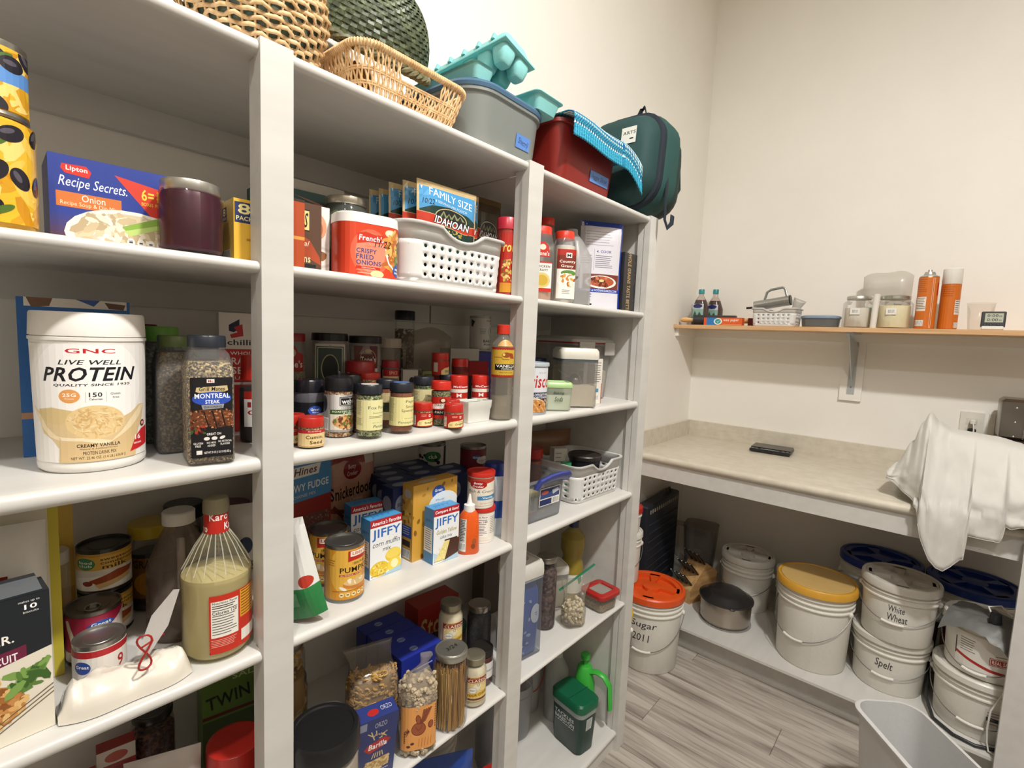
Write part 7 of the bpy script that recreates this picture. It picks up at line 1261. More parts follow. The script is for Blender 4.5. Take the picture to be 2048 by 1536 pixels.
mb = MB(); mb.loft([(.0, .12, .026, .012), (.030, .128, .034, .012), (.031, .132, .038, .014)], k=3, cy=-.075).box(-.12, -.05, 0, .12, .11, .003); mb.build('carton_tray', EG, t, 35)
# red bin, dishcloth, backpack
t = thing('red_bin', 'red plastic bin with blue tape reading Veggie Slicer on top of the shelving', 'bin', (-.180, 1.305, T), 0)
LO('bin_body', [(0, .135, .135, .03), (.005, .142, .142, .034), (.165, .160, .162, .045), (.166, .167, .169, .05), (.176, .167, .169, .05), (.176, .160, .162, .045), (.01, .138, .138, .03)], M('#7e1f18', .38, bp=.05), t, 40, k=6)
A = Art(.105, .032); A.rect(0, 0, 1, 1, '#5a86cc'); A.text('Veggie Slicer', .06, .2, .92, .78, '#1f2840', it=.15); A.wrap(t, .1470, .1472, .0370, z0=.045, z1=.077, top=(.1506, .1512, .0395), k=6, s0=.058, name='tape_label', off=.0015)
t = thing('dishcloth', 'crocheted teal and blue dishcloth draped over the red bin edge', 'cloth', (0, 0, 0))
def clothm():
    m, nt, b, o = nodes('crochet_yarn'); a = N(nt, 'ShaderNodeAttribute', attribute_name='ink'); nt.links.new(a.outputs['Color'], b.inputs['Base Color']); b.inputs['Roughness'].default_value = .9
    v = N(nt, 'ShaderNodeTexVoronoi', i_Scale=240.0); nt.links.new(coord(nt), v.inputs['Vector']); bump(nt, b, v.outputs['Distance'], .8, -.002); return m
CLM = clothm(); nu, nv = 66, 30; vs = []; fs = []; cc = []
def cfn(u, v):
    y = 1.165+.375*u; edge = .008*sin(6*u+1)
    dr = .066+.020*u+.02*max(0, (u-.72)/.28)**1.5; back = .09*(1-u*.3)
    s = v*(back+dr)
    over = max(0, (u-.76)/.24); zt = T+.184-.012*over
    if s < back: x, z = -.018-(back-s), zt+.003*sin(9*u)
    else: x, z = -.010+.012*sin(min(1, (s-back)/.02)*pi/2)-.0+.018*over, zt-(s-back)+.003*sin(9*u)
    if over > 0: z -= .02*over**1.6; x -= .012*over
    return Vector((x, y+(.02*v if u > .7 else 0), z))
for j in range(nv+1):
    for i in range(nu+1):
        p = cfn(i/nu, j/nv); k = (i+j) % 2; p.x += .0014*k; p.z += .0010*((i % 2)); vs.append(p)
pal = ['#2a8fae', '#1f6f9c', '#2fa3b8', '#1a5a8c', '#58c8cc', '#248aa8', '#d9efe4', '#1c5f94', '#2b9ab4', '#17507e', '#d4ecdf', '#2a8fae']
for j in range(nv):
    for i in range(nu):
        a = j*(nu+1)+i; fs.append((a, a+nu+1, a+nu+2, a+1)); c = pal[(j*len(pal)//nv+(1 if (i+j) % 2 else 0)) % len(pal)]
        if j > nv-7: c = '#3fb0cc' if i % 2 else '#1f86b0'
        elif j in (13, 16, 19) : c = '#d9efe4' if i % 2 else '#1f7a9c'
        cc += list(lin(c))
o = mk('crocheted_cloth', vs, fs, CLM, t, 60); at = o.data.attributes.new('ink', 'FLOAT_COLOR', 'FACE'); at.data.foreach_set('color', cc); s = o.modifiers.new('thickness', 'SOLIDIFY'); s.thickness = .003; s.offset = 1
t = thing('backpack', 'dark green backpack with black zips and a hanging strap at the end of the shelving', 'backpack', (-.110, 1.618, T+.024), 0, tilt=(-6, 0))
def packloft(name, secs, mat, k=6):
    """sections along Y: (y, cx, cz, hx, hz, r)"""
    vs = []; fs = []; n = None
    for (y, cx, cz, hx, hz, r) in secs:
        R_ = []
        r = min(r, hx, hz)
        for (sx, sz, a0) in ((1, 1, 0), (-1, 1, pi/2), (-1, -1, pi), (1, -1, 3*pi/2)):
            for i in range(k+1): a = a0+pi/2*i/k; R_.append((cx+sx*(hx-r)+r*cos(a), y, cz+sz*(hz-r)+r*sin(a)))
        n = len(R_); vs += R_
    for i in range(len(secs)-1):
        for j in range(n): a = i*n+j; b = i*n+(j+1) % n; fs.append((a, a+n, b+n, b))
    fs.append(tuple(range(n))); fs.append(tuple((len(secs)-1)*n+j for j in range(n-1, -1, -1))); return mk(name, vs, fs, mat, t, 50)
g1m, g2m, nvy = M('#173c3c', .75, bp=.5, sc=260), M('#16302c', .75, bp=.5, sc=260), M('#14202c', .8, bp=.3, sc=300)
packloft('front_pocket', [(-.075, 0, .150, .10, .11, .07), (-.060, 0, .158, .125, .135, .085), (-.01, 0, .165, .135, .155, .09), (.008, 0, .168, .130, .155, .09)], g1m)
packloft('zip_band', [(.004, 0, .17, .132, .158, .09), (.010, 0, .172, .141, .166, .095), (.034, 0, .172, .141, .166, .095), (.038, 0, .172, .132, .158, .09)], nvy)
packloft('main_body', [(.034, 0, .172, .140, .165, .095), (.05, 0, .174, .148, .172, .10), (.12, 0, .176, .150, .172, .10), (.125, 0, .17, .140, .162, .09)], M('#1c4642', .75, bp=.5, sc=260))
packloft('rear_panel', [(.122, 0, .165, .138, .155, .09), (.16, 0, .165, .140, .155, .09), (.21, 0, .160, .120, .135, .08), (.228, 0, .155, .09, .11, .06)], g2m)
mb = MB(); mb.tube([(.12*cos(q)*1.12, .022, .17+.150*sin(q)*1.12) for q in [radians(d) for d in range(-70, 130, 8)]], .0028, 6); mb.build('zip', M('#2c3038', .5), t, 50)
mb = MB(); mb.tube([(.02, .03, .335), (.03, .035, .365), (.045, .03, .368), (.055, .03, .335)], .004, 6, rf=lambda q: (.0025, .011)); mb.build('grab_loop', nvy, t, 50)
mb = MB(); mb.tube([(.10, .055, .22), (.146, .06, .12), (.150, .055, .03), (.152, .06, -.03), (.158, .075, -.055), (.165, .09, -.035), (.16, .10, -.005)], .004, 6, rf=lambda q: (.0022, .010)); mb.build('strap', nvy, t, 50)
mb = MB(); mb.tube([(.06, .19, .30), (.09, .235, .24), (.10, .24, .14), (.07, .22, .06)], .01, 8, rf=lambda q: (.008, .024)); mb.build('shoulder_strap', g2m, t, 50)
A = Art(.055, .055); A.rect(0, 0, 1, 1, '#d8d8d0'); A.text('ARTS', .1, .25, .95, .45, '#1c2422', b=1); A.ell(.7, .72, .15, .05, '#1c2422'); A.plane(t, (.028, -.0765, .25), (1, 0, 0), (0, 0, -1), 'sewn_patch')
mb = MB().box(.085, .015, .26, .095, .022, .315, .001); mb.build('zip_pull', M('#c8ccd0', .5), t)
# ================================================================ on the birch wall shelf
YW = 2.925
def syr(label, x, y, h): 
    return jar(label, x, y, WO, [(0, .034, .042, .03), (.005, .038, .047, .034), (.10, .038, .047, .034), (.15, .026, .030, .024), (.175, .015), (h-.02, .014)], (h-.026, h, .0165), '#2f8f96', [(.004, .035, .043, .03), (.10, .036, .045, .033), (.15, .024, .028, .022)], M('#3c1a12', .15), lambda A: (A.rect(0, 0, 1, 1, '#8fb4a8'), A.rect(0, 0, 1, .3, '#cfd4dc'), A.ell(.5, .12, .4, .12, '#28306a'), A.text('SYRUP', .2, .18, .8, .28, '#28306a', b=1), A.poly([(.1, .75), (.3, .4), (.5, .7), (.7, .45), (.95, .78)], '#3a5a4a'), A.rect(0, .76, 1, 1, '#3f9aa0')), rz=-95, z0=.025, z1=.125, W=.07, rr=(.038, .047, .034), k=6, name='syrup_bottle', cat='bottle', glass=GL('#e8dcd8', .06))
syr('dark syrup bottle with teal cap in front of its twin in the corner', -.318, 3.000, .212); syr('rear dark syrup bottle with teal cap nearest the room corner', -.266, 3.088, .218)
t = thing('rolling_pin', 'rolling pin with black roller and pale wooden handles behind the paper box', 'rolling pin', (-.212, 2.952, WO+.0295), 12, tilt=(0, 90))
t.rotation_euler = (radians(90), 0, radians(102)); LO('roller', [(-.115, .025), (-.112, .029), (.112, .029), (.115, .025)], M('#2a2a2e', .5), t, 40)
for s in (-1, 1):
    mb = MB(); secs = [(s*.115, .009), (s*.130, .011), (s*.160, .0145), (s*.180, .013), (s*.188, .008)]; secs = secs if s > 0 else secs[::-1]; mb.loft(secs); mb.build('handle', woodmat('#c08a4a', '#d8a868', '#e6bf86', (30, 30, 4)), t, 40)
def wax(A): A.rect(0, 0, 1, 1, '#e0622a'); A.rect(0, 0, .34, 1, '#2f7ac0'); A.rect(0, 0, .08, 1, '#d8572a'); A.ell(.38, .5, .11, .44, '#e8efe8'); A.ell(.38, .5, .075, .32, '#2a9a9a'); A.text('wax paper', .52, .22, .92, .58, '#f4e4d8', b=1); A.line([(.35, .5), (.38, .65), (.42, .35)], .002, '#e8efe8'); A.rect(.5, .85, 1, .9, '#f0a878')
carton('blue and orange wax paper box lying in front of the rolling pin', -.245, 2.875, WO, .042, .205, .041, -90, '#d85c28', wax, lambda A: (A.rect(0, 0, 1, 1, '#e0622a'), A.ell(.5, .5, .3, .35, '#e8efe8'), A.ell(.5, .5, .2, .25, '#2f7ac0')), lambda A: (A.rect(0, 0, 1, 1, '#2a2c30')), name='wax_paper_box')
perf_basket('small white basket holding a metal grater on the birch shelf', .112, 2.945, WO, .072, .100, .092, -90, nfront=7, nrow=3, nside=4, cr=.02, name='small_basket')
t = thing('rotary_grater', 'metal drum grater with a wire handle lying across the small white basket', 'grater', (.085, 2.955, WO+.112), 0)
mb = MB(); mb.tube([(-.075, -.004, -.004), (.095, .002, .026)], .026, 20); mb.build('drum', M('#b4b4b0', .25, .9, bp=.6, sc=250), t, 40); mb = MB(); mb.tube([(-.03, 0, .02), (-.018, 0, .070), (.0, 0, .082), (.055, 0, .093), (.068, 0, .085), (.082, 0, .035)], .004, 8, rf=lambda q: (.0065, .003)); mb.build('handle', M('#9a9c9c', .35, .8), t, 50); mb = MB(); mb.tube([(.094, .002, .0265), (.1, .002, .0275)], .0265, 20); mb.build('dark_end', M('#22201e', .4), t, 40); mb = MB(); mb.tube([(-.085, -.005, -.012), (-.115, -.006, -.014)], .006, 8); mb.build('peg', M('#2c2420', .4), t, 40)
t = thing('white_cup_stack', 'white plastic cutter pieces at the right inside the small basket', 'plastic parts', (.205, 2.955, WO+.118), 0, tilt=(20, 25)); LO('cup', [(-.03, .018), (.02, .030), (.022, .030), (-.026, .015)], M('#dddad4', .45), t, 40, k=3); MB().box(-.03, -.004, .022, .03, .004, .03, .001).build('blade', M('#d4d2cc', .45), t)
carton('dark red packet lying behind the wax paper box', -.035, 2.975, WO, .03, .06, .045, -90, '#6a2420', None)
t = thing('storage_dish', 'oval grey dish with a pale blue lid on the birch shelf', 'dish', (.310, 2.975, WO), -90); LO('dish', [(0, .055, .074, .05), (.004, .062, .080, .055), (.046, .066, .085, .06)], GL('#5e6264', .75, .15), t, 40, k=6); LO('blue_lid', [(.044, .068, .087, .060), (.050, .070, .089, .062), (.056, .068, .087, .060), (.060, .056, .075, .050), (.060, .03, .05, .03)], M('#8496ac', .4), t, 40, k=6)
def sqjar(label, x, y, c, fill, rx): 
    return jar(label, x, y, WO, [(0, rx*.93, None, rx*.4), (.005, rx, None, rx*.45), (.115, rx, None, rx*.45), (.130, rx*.86), (.136, rx*.84)], [(.134, rx*.86), (.136, rx*.90), (.148, rx*.90), (.151, rx*.86), (.151, rx*.3)], M('#bdbcb4', .3, .85), (.004, .13*fill, rx*.94), M(c, .8, bp=.3), lambda A: (A.rect(0, 0, 1, 1, '#e4e2da'), A.barcode(.2, .2, .8, .8)), rz=-95, z0=.062, z1=.092, W=.04, k=6, name='flour_jar', rr=(rx, rx, rx*.45))
sqjar('square glass jar of white flour left of the paper roll', .468, 2.945, '#d5d0c2', .72, .056); sqjar('wider square glass jar of pale yellow flour right of the paper roll', .608, 2.945, '#e2d9b4', .8, .066)
t = thing('paper_roll', 'thin white roll wedged upright between the two flour jars', 'roll', (.5385, 2.888, WO), 0, tilt=(0, 1.5)); LO('roll', [(0, .0125), (.155, .0135), (.156, .009)], M('#dcd8cf', .7), t, 40)
pouch('clear flour bag with printed text leaning on the wall behind the jars', .56, 3.09, WO, .20, .285, .07, -92, GL('#ddd8cc', .5, .2, .25), lambda A: (A.rect(.1, .42, .5, .62, '#dcd8cc'), A.text('Drivels', .2, .44, .4, .48, '#5a5a58'), A.bars(.15, .52, .45, .56, 2, '#9a9890', .3), A.text('Sourdough', .62, .48, .9, .53, '#5a6a58', it=.2), A.text('Starter', .68, .55, .84, .60, '#5a6a58', it=.2), A.rect(.05, .62, .55, .75, '#5aa8a8')), name='flour_pouch', wav=.12)
def spr(A): A.rect(0, 0, 1, 1, '#c86a1c'); A.bars(.1, .03, .5, .3, 7, '#a04a12', .3); A.rect(.12, .38, .52, .66, '#e0d8cc'); A.bars(.14, .40, .5, .64, 7, '#6a5a50', .35); A.rect(.14, .84, .5, .96, '#b8c0c8'); A.barcode(.16, .85, .48, .95); A.line([(.70, .0), (.70, 1)], .001, '#e8e0d4'); A.line([(.76, .0), (.76, 1)], .001, '#e8e0d4'); A.rect(.9, .1, 1, .35, '#b02a1c')
t = jar('orange cooking spray can with a bare grey nozzle', .722, 2.935, WO, [(0, .034), (.003, .036), (.225, .036), (.230, .034)], [(.229, .036), (.233, .0345), (.240, .022), (.252, .018), (.253, .009), (.262, .0075)], M('#b4b4ac', .35, .7), None, None, spr, rz=-95, z0=.004, z1=.225, W=.1, glass=M('#c86a1c', .35, .2), name='spray_can', cat='can', lidname='nozzle', rr=(.0365,))
t = jar('orange cooking spray can with a tall white cap, right of the other', .800, 2.965, WO, [(0, .032), (.003, .034), (.20, .034)], [(.198, .0335), (.200, .035), (.264, .0345), (.268, .031)], '#e2dfd8', None, None, lambda A: (A.rect(0, 0, 1, 1, '#c8691a'), A.bars(.2, .05, .7, .3, 5, '#a04a12', .3), A.rect(.72, .35, .95, .68, '#d8d2cc'), A.bars(.74, .37, .94, .66, 6, '#6a5a50', .35), A.barcode(.75, .86, .95, .97)), rz=-95, z0=.004, z1=.196, W=.1, glass=M('#c8691a', .35, .2), name='spray_can', cat='can', lidname='cap', rr=(.0345,))
t = thing('clear_cup', 'frosted clear plastic cup beside the white capped spray can', 'cup', (.905, 2.985, WO), 0); LO('cup', [(0, .036), (.115, .046), (.118, .049)], GL('#f4f0ea', .03, .12, .05), t, 40, cap=(1, 0))
t = thing('kitchen_timer', 'black digital timer with a grey display on a white stand', 'timer', (.945, 2.905, WO), -92, tilt=(0, -8)); MB().box(-.008, -.038, .012, .004, .038, .078, .003).build('timer_body', M('#1d2024', .35), t); MB().box(-.018, -.034, 0, .010, .034, .016, .003).build('stand', M('#dcd9d2', .4), t)
A = Art(.056, .038); A.rect(0, 0, 1, 1, '#a8ae9a'); A.text('0:00', .12, .10, .72, .42, '#2c3230', b=1); A.text('00', .76, .24, .92, .42, '#2c3230', b=1); A.text('0:00', .12, .56, .72, .88, '#2c3230', b=1); A.text('00', .76, .70, .92, .88, '#2c3230', b=1); A.plane(t, (.0045, -.026, .070), (0, 1, 0), (0, 0, -1), 'display')
for y_ in (-.024, -.006, .016): MB().sph((.005, y_, .021), .003, .006, .0045, 8, 5).build('button', M('#3c4044', .4), t, 50)
# ================================================================ on the counter
t = thing('kitchen_scale', 'flat black digital kitchen scale with a steel plate on the counter', 'scale', (.125, 3.040, CO), 5)
MB().box(-.100, -.082, .003, .100, .082, .020, .004).build('scale_body', M('#1d1f22', .35), t, 40); MB().box(-.098, -.050, .0205, .098, .080, .0265, .002).build('steel_plate', M('#6e6e6c', .32, .9), t, 40); MB().box(-.045, -.076, .0202, .045, -.058, .0212).build('display', M('#8c9690', .2), t)
for x_ in (-.085, -.066, .066, .085): MB().sph((x_, -.067, .0205), .0075, .0055, .0018, 8, 4).build('button', M('#b0b2b2', .3, .5), t, 50)
# wall outlets
for i, (x0, lab) in enumerate(((.886, 'white wall outlet plate with a plug in it above the splash strip'), (.985, 'narrow white outlet plate between the plug and the steel box'))):
    t = thing('wall_outlet', lab, 'outlet', (x0, YB-.001, 1.185), 0); w_ = .084 if i == 0 else .022
    MB().box(0, -.006, 0, w_, 0, .116, .001).build('plate', M('#dedad0', .4), t)
    if i == 0:
        for dz in (.028, .072): MB().box(.022, -.0075, dz-.014, .062, -.006, dz+.014).build('socket', M('#d2cec4', .4), t)
        mb = MB().box(.030, -.032, .014, .060, -.0076, .040, .004); mb.build('black_plug', M('#1c1c1e', .4), t); mb = MB(); mb.box(.036, -.04, .06, .056, -.0076, .082, .004).tube([(.046, -.038, .072), (.050, -.05, .05), (.052, -.045, .0), (.05, -.04, -.04)], .003, 6); mb.build('white_plug', M('#dddad2', .4), t, 40)
# steel appliance
t = thing('steel_appliance', 'brushed steel countertop appliance at the right edge behind the draped towel', 'appliance', (1.105, 3.03, CO), 0)
MB().box(-.10, -.09, .235, .12, .09, .405, .012).build('steel_housing', M('#8c8780', .28, .95, bp=.3, sc=30), t, 40); MB().box(-.105, -.095, .003, .125, .095, .234, .01).build('dark_base', M('#2b201a', .4), t, 40); mb = MB(); mb.tube([(-.025, -.092, .245), (-.022, -.104, .26), (-.020, -.104, .37), (-.022, -.092, .385)], .004, 8); mb.build('handle', M('#c9c6c0', .2, .95), t, 50)
for z_ in (.25, .31, .37): MB().sph((-.052, -.0915, z_), .004, .0015, .004, 8, 4).build('rivet', M('#d8d6d0', .2, .9), t, 50)
# machine under the towel
t = thing('covered_mixer', 'round pale machine hidden under the white towel on the counter', 'appliance', (.915, 2.66, CO), 0); LO('housing', [(0, .11), (.02, .12), (.16, .12), (.215, .10), (.235, .06)], M('#c9d0cc', .35), t, 40)
LO('foot_tray', [(.0, .125, .14, .05), (.03, .135, .15, .05), (.034, .13, .145, .05)], M('#b4bcba', .35), t, 40)
t = thing('white_towel', 'white cotton towel draped over a machine and hanging past the counter edge', 'towel', (0, 0, 0))
def topz(x): 
    a = [(.68, 1.10), (.735, 1.20), (.765, 1.285), (.788, 1.325), (.82, 1.290), (.86, 1.268), (.92, 1.262), (.99, 1.258), (1.05, 1.245), (1.10, 1.215), (1.16, 1.16), (1.24, 1.10)]
    for p, q in zip(a, a[1:]):
        if x <= q[0]: s = (x-p[0])/(q[0]-p[0]); s = s*s*(3-2*s); return p[1]+(q[1]-p[1])*s
    return a[-1][1]
def botz(x):
    a = [(.68, 1.055), (.70, 1.045), (.735, 1.020), (.765, 1.005), (.784, .985), (.7940, .93), (.806, .88), (.835, .815), (.858, .785), (.876, .778), (.895, .80), (.918, .835), (.926, .84), (.928, .930), (.95, .925), (1.005, .925), (1.015, .93), (1.02, .99), (1.034, .985), (1.06, 1.0), (1.09, 1.0), (1.10, .955), (1.2, .95), (1.24, .96)]
    for p, q in zip(a, a[1:]):
        if x <= q[0]: return p[1]+(q[1]-p[1])*(x-p[0])/(q[0]-p[0])
    return a[-1][1]
nu, nv = 150, 44; vs = []; fs = []
import mathutils.noise as mn
for j in range(nv+1):
    v = j/nv
    for i in range(nu+1):
        x = .672+.568*(i/nu); zt = topz(max(.68, x)); zb = botz(max(.68, x)); k = min(1, max(0, (x-.72)/.09))
        fold = .010*sin(x*24+.9)+.004*sin(x*61+1.3)+.002*sin(x*130)
        if v < .30: q = v/.30; y = 2.86-.20*q; z = max(.994, zt-.20*(1-q)**2.2)
        elif v < .42: q = (v-.30)/.12; y = 2.66-.115*q; z = zt+.003*sin(pi*q)-.010*q
        else:
            q = (v-.42)/.58; z = (zt-.010)*(1-q)+zb*q; s = min(1, q*1.6); yf = 2.545-(.160 if x > .79 else .05+.10*k)*s**.8; y = yf-fold*min(1, q*2)*(.6+.6*q)
            if z < 1.014 and x > .772: y = min(y, 2.400-.004+.0*fold)-.006-.006*abs(sin(x*24+.9))
        w_ = mn.noise(Vector((x*26, v*14, 1.3)))*.006+mn.noise(Vector((x*70, v*38, 4.1)))*.0022
        vs.append((x+(.010*sin(v*9) if i in (0, nu) else 0)+(1-min(1, v*1.2))*(.79-x)*.25*(1 if x < .79 else 0), y-w_*(1 if v > .42 else .3), z+w_*.7))
for j in range(nv):
    for i in range(nu): a = j*(nu+1)+i; fs.append((a, a+nu+1, a+nu+2, a+1))
tm, nt, b, o_ = nodes('towel_cotton'); n = N(nt, 'ShaderNodeTexNoise', i_Scale=350.0, i_Detail=2.0); nt.links.new(coord(nt, (1, 1, 3)), n.inputs['Vector']); b.inputs['Base Color'].default_value = lin('#cbc9c3'); b.inputs['Roughness'].default_value = .9; b.inputs['Sheen Weight'].default_value = .2; bump(nt, b, n.outputs[0], .35, .001)
o = mk('towel_cloth', vs, fs, tm, t, 80); s = o.modifiers.new('thickness', 'SOLIDIFY'); s.thickness = .0016; s.offset = 1
mb = MB(); mb.tube([vs[nv*(nu+1)+i] for i in range(nu+1)], .0022, 5); mb.build('hem', tm, t, 50)
# ================================================================ buckets and things on and in front of the low platform
PZ = PT
bucket('white bucket with orange lid and Sugar 2011 handwritten on it, on the floor', -.178, 2.278, 0, .155, .365, 'gamma', '#d9531e', rz=-72, art=lambda A: (A.text('Sugar', .05, .05, .95, .42, '#26282c', it=.1), A.text('2011', .12, .62, .72, .95, '#26282c', it=.1)), az=(.42, .72), W=.135, s0=-.010, handle=(-95, .165, 1), rims=3)
bucket('white bucket with a yellow lid half hidden behind the shelving end post', -.255, 1.905, 0, .148, .375, 'gamma', '#dfb91e', rz=-60, handle=(-90, .12, 1))
bucket('small white pail standing on the orange lidded bucket', -.322, 2.235, .3785, .088, .245, 'flat', '#dad7ce', rz=-60, handle=(-80, .10, 1), rims=2, taper=.92)
bucket('small pail with a red lid on top of the stack in the corner', -.322, 2.235, .632, .080, .115, 'flat', '#b02a20', rz=-60, handle=None, rims=1)
bucket('white bucket with a white spoked lid at the back beside the pitcher', .088, 2.900, PZ, .132, .280, 'gamma', '#d2cfc6', rz=-80, handle=(-95, .09, 1))
t = bucket('large white bucket with an amber flat lid in the middle of the platform', .466, 2.628, PZ, .155, .365, None, rz=-80, handle=(-120, .150, 1), rims=3)
LO('amber_lid', [(.350, .158), (.350, .1635), (.376, .1625), (.382, .158), (.382, .150), (.377, .146), (.377, .13), (.380, .128), (.380, .12)], M('#cf9a35', .4, bp=.05, sc=30, var=.06), t, 35, k=12)
LO('lid_centre', [(.3795, .145), (.3803, .144)], M('#c9a768', .45, bp=.05, sc=20, var=.08), t, 35, k=12)
bucket('translucent ribbed white pail tucked behind the amber lidded bucket', .315, 2.935, PZ, .085, .26, 'flat', '#cfcdc6', handle=None, rims=4)
bucket('tall bucket with a dark blue lid, left one of the two blue lids', .662, 2.985, PZ, .162, .425, 'gamma', '#1a3684', rz=-70, handle=(-90, .10, 1)); bucket('tall bucket with a dark blue lid, right one of the two blue lids', 1.000, 2.985, PZ, .162, .425, 'gamma', '#1a3684', rz=-50, handle=(-90, .10, 1))
bucket('lower bucket marked Spelt in pen, in front of the left blue lid', .757, 2.650, PZ, .136, .226, 'flat', '#d8d5cc', rz=-84, art=lambda A: A.text('Spelt', .05, .1, .95, .9, '#1e2024', it=.1, rot=.06), az=(.42, .66), W=.066, s0=-.022, handle=(-100, .085, 1), rims=2)
bucket('upper bucket marked White Wheat in pen with a grey spoked lid', .757, 2.650, PZ+.2345, .134, .242, 'gamma', '#c9c4ba', rz=-84, art=lambda A: (A.text('White', .12, .05, .8, .42, '#1e2024', it=.1), A.text('Wheat', .1, .54, .95, .95, '#1e2024', it=.1)), az=(.40, .70), W=.078, s0=-.010, handle=(-100, .085, 1), rims=2)
bucket('lower right white bucket with a printed sticker beside the counter leg', 1.030, 2.612, PZ, .142, .222, 'flat', '#d8d5cc', rz=-84, handle=(-105, .100, 1), rims=2, art=lambda A: (A.rect(0, 0, 1, 1, '#cdc6bb'), A.bars(.1, .15, .9, .9, 5, '#8a7a70', .4)), az=(.3, .62), W=.06, s0=.03)
def salt(A): A.rect(0, 0, 1, 1, '#dedad2'); A.poly([(0, .62), (.2, .72), (.5, .84), (1, .93), (1, 1), (.5, .92), (.2, .80), (0, .70)], '#a82a20'); A.rect(.48, .50, .82, .72, '#a82a20'); A.rect(.49, .515, .81, .705, '#dedad2'); A.rect(.50, .53, .80, .69, '#a82a20'); A.text('REAL SALT', .515, .555, .785, .665, '#f0e8e0', b=1); A.bars(.55, .42, .75, .47, 1, '#8a7a68', .5); A.bars(.08, .2, .3, .6, 6, '#6a625a', .3); A.rect(.0, .25, .02, .75, '#3a3632')
t = bucket('white salt bucket with a red stripe on top of the right stack', 1.030, 2.612, PZ+.2305, .125, .195, 'flat', '#d8d5cc', rz=-84, handle=(-110, .13, 1), rims=1, art=salt, az=(.15, .85), W=.21, s0=.0)
t = thing('grey_sheet', 'crumpled grey plastic sheet with a black nozzle lying on the salt bucket', 'sheet', (1.030, 2.600, PZ+.434), -20)
vs = []; fs = []; n = 16; rd = random.Random(3)
for i in range(n+1):
    for j in range(n+1):
        x, y = -.10+.22*i/n, -.145+.20*j/n; z = .006+.010*mn.noise(Vector((x*30, y*30, 0)))+.008*mn.noise(Vector((x*70, y*70, 2))); r = math.hypot(x, y)
        if r > .118: z -= (r-.118)*1.1
        vs.append((x, y, z+.006))
for i in range(n):
    for j in range(n): a = i*(n+1)+j; fs.append((a, a+n+1, a+n+2, a+1))
mk('plastic_sheet', vs, fs, M('#6d6d6b', .45, bp=.4, sc=30), t, 80); mb = MB(); mb.loft([(.016, .020), (.03, .018), (.05, .016), (.052, .01)], k=5, cx=.035, cy=-.06); mb.build('black_nozzle', M('#1d1f22', .35), t, 40); MB().tube([(.02, -.03, .02), (.0, -.02, .05), (.03, -.0, .062), (.07, -.02, .045)], .004, 6).build('white_tube', M('#cfccc4', .4), t, 50)
carton('dark red printed box in the shade behind the salt bucket', .905, 2.765, PZ, .05, .08, .30, -90, '#5a1c1a', lambda A: (A.rect(0, 0, 1, 1, '#5c1e1c'), A.scat(.1, .1, .9, .9, 26, .008, ['#2a2422', '#8a3a30', '#c0b0a0'], 3)))
# hose, cable
t = thing('black_hose', 'black hose curving round the lower right bucket on the platform', 'hose', (0, 0, 0)); o = MB().tube([(.885, 2.83, .40), (.880, 2.80, .33), (.873, 2.70, .24), (.875, 2.60, .17), (.900, 2.51, .147), (.96, 2.455, .1445), (1.02, 2.442, .1445), (1.075, 2.46, .148), (1.11, 2.50, .16)], .0065, 8).build('tube', M('#26282a', .4), t, 60)
t = thing('white_cable', 'thin white cable hanging beside the counter leg', 'cable', (0, 0, 0)); MB().tube([(1.10, 2.50, .40), (1.075, 2.465, .34), (1.055, 2.452, .29), (1.052, 2.45, .22), (1.056, 2.449, .17), (1.062, 2.440, .145), (1.09, 2.43, .143)], .003, 8).build('wire', M('#cfccc4', .4), t, 60)
t = thing('black_cord_coil', 'coil of black cord with a clip beside the counter leg', 'cord', (1.105, 2.452, .235)); mb = MB()
for k in range(3): mb.tube([(.025*cos(q)+.004*k, .004*k-.004, .030*sin(q)) for q in [2*pi*i/16 for i in range(16)]], .0045, 6, close=True)
mb.box(-.06, -.006, .012, -.02, .006, .022, .002); mb.build('cord', M('#17181a', .4), t, 50)
# pot
t = thing('steel_pot', 'steel pot with a smoked domed lid on the platform in front of the white bucket', 'pot', (.062, 2.660, PZ), -60)
LO('pot', [(0, .105), (.008, .118), (.02, .122), (.115, .124), (.118, .131), (.122, .131)], M('#a89e92', .25, .95, bp=.05), t, 40, k=12); LO('lid_dome', [(.122, .130), (.130, .128), (.150, .095), (.158, .085), (.160, .02)], GL('#2a2828', .72, .05, .3), t, 40, k=12, cap=(0, 1)); LO('lid_rim', [(.1205, .132), (.128, .132), (.129, .126)], M('#2c2a2a', .3), t, 40, k=12)
MB().box(.118, -.012, .118, .142, .012, .128, .003).build('pot_handle', M('#26242a', .35), t, 40); LO('glass_base_ring', [(-.0, .110), (.002, .128), (.004, .128)], GL('#c9c6c0', .3), t, 40, k=12)
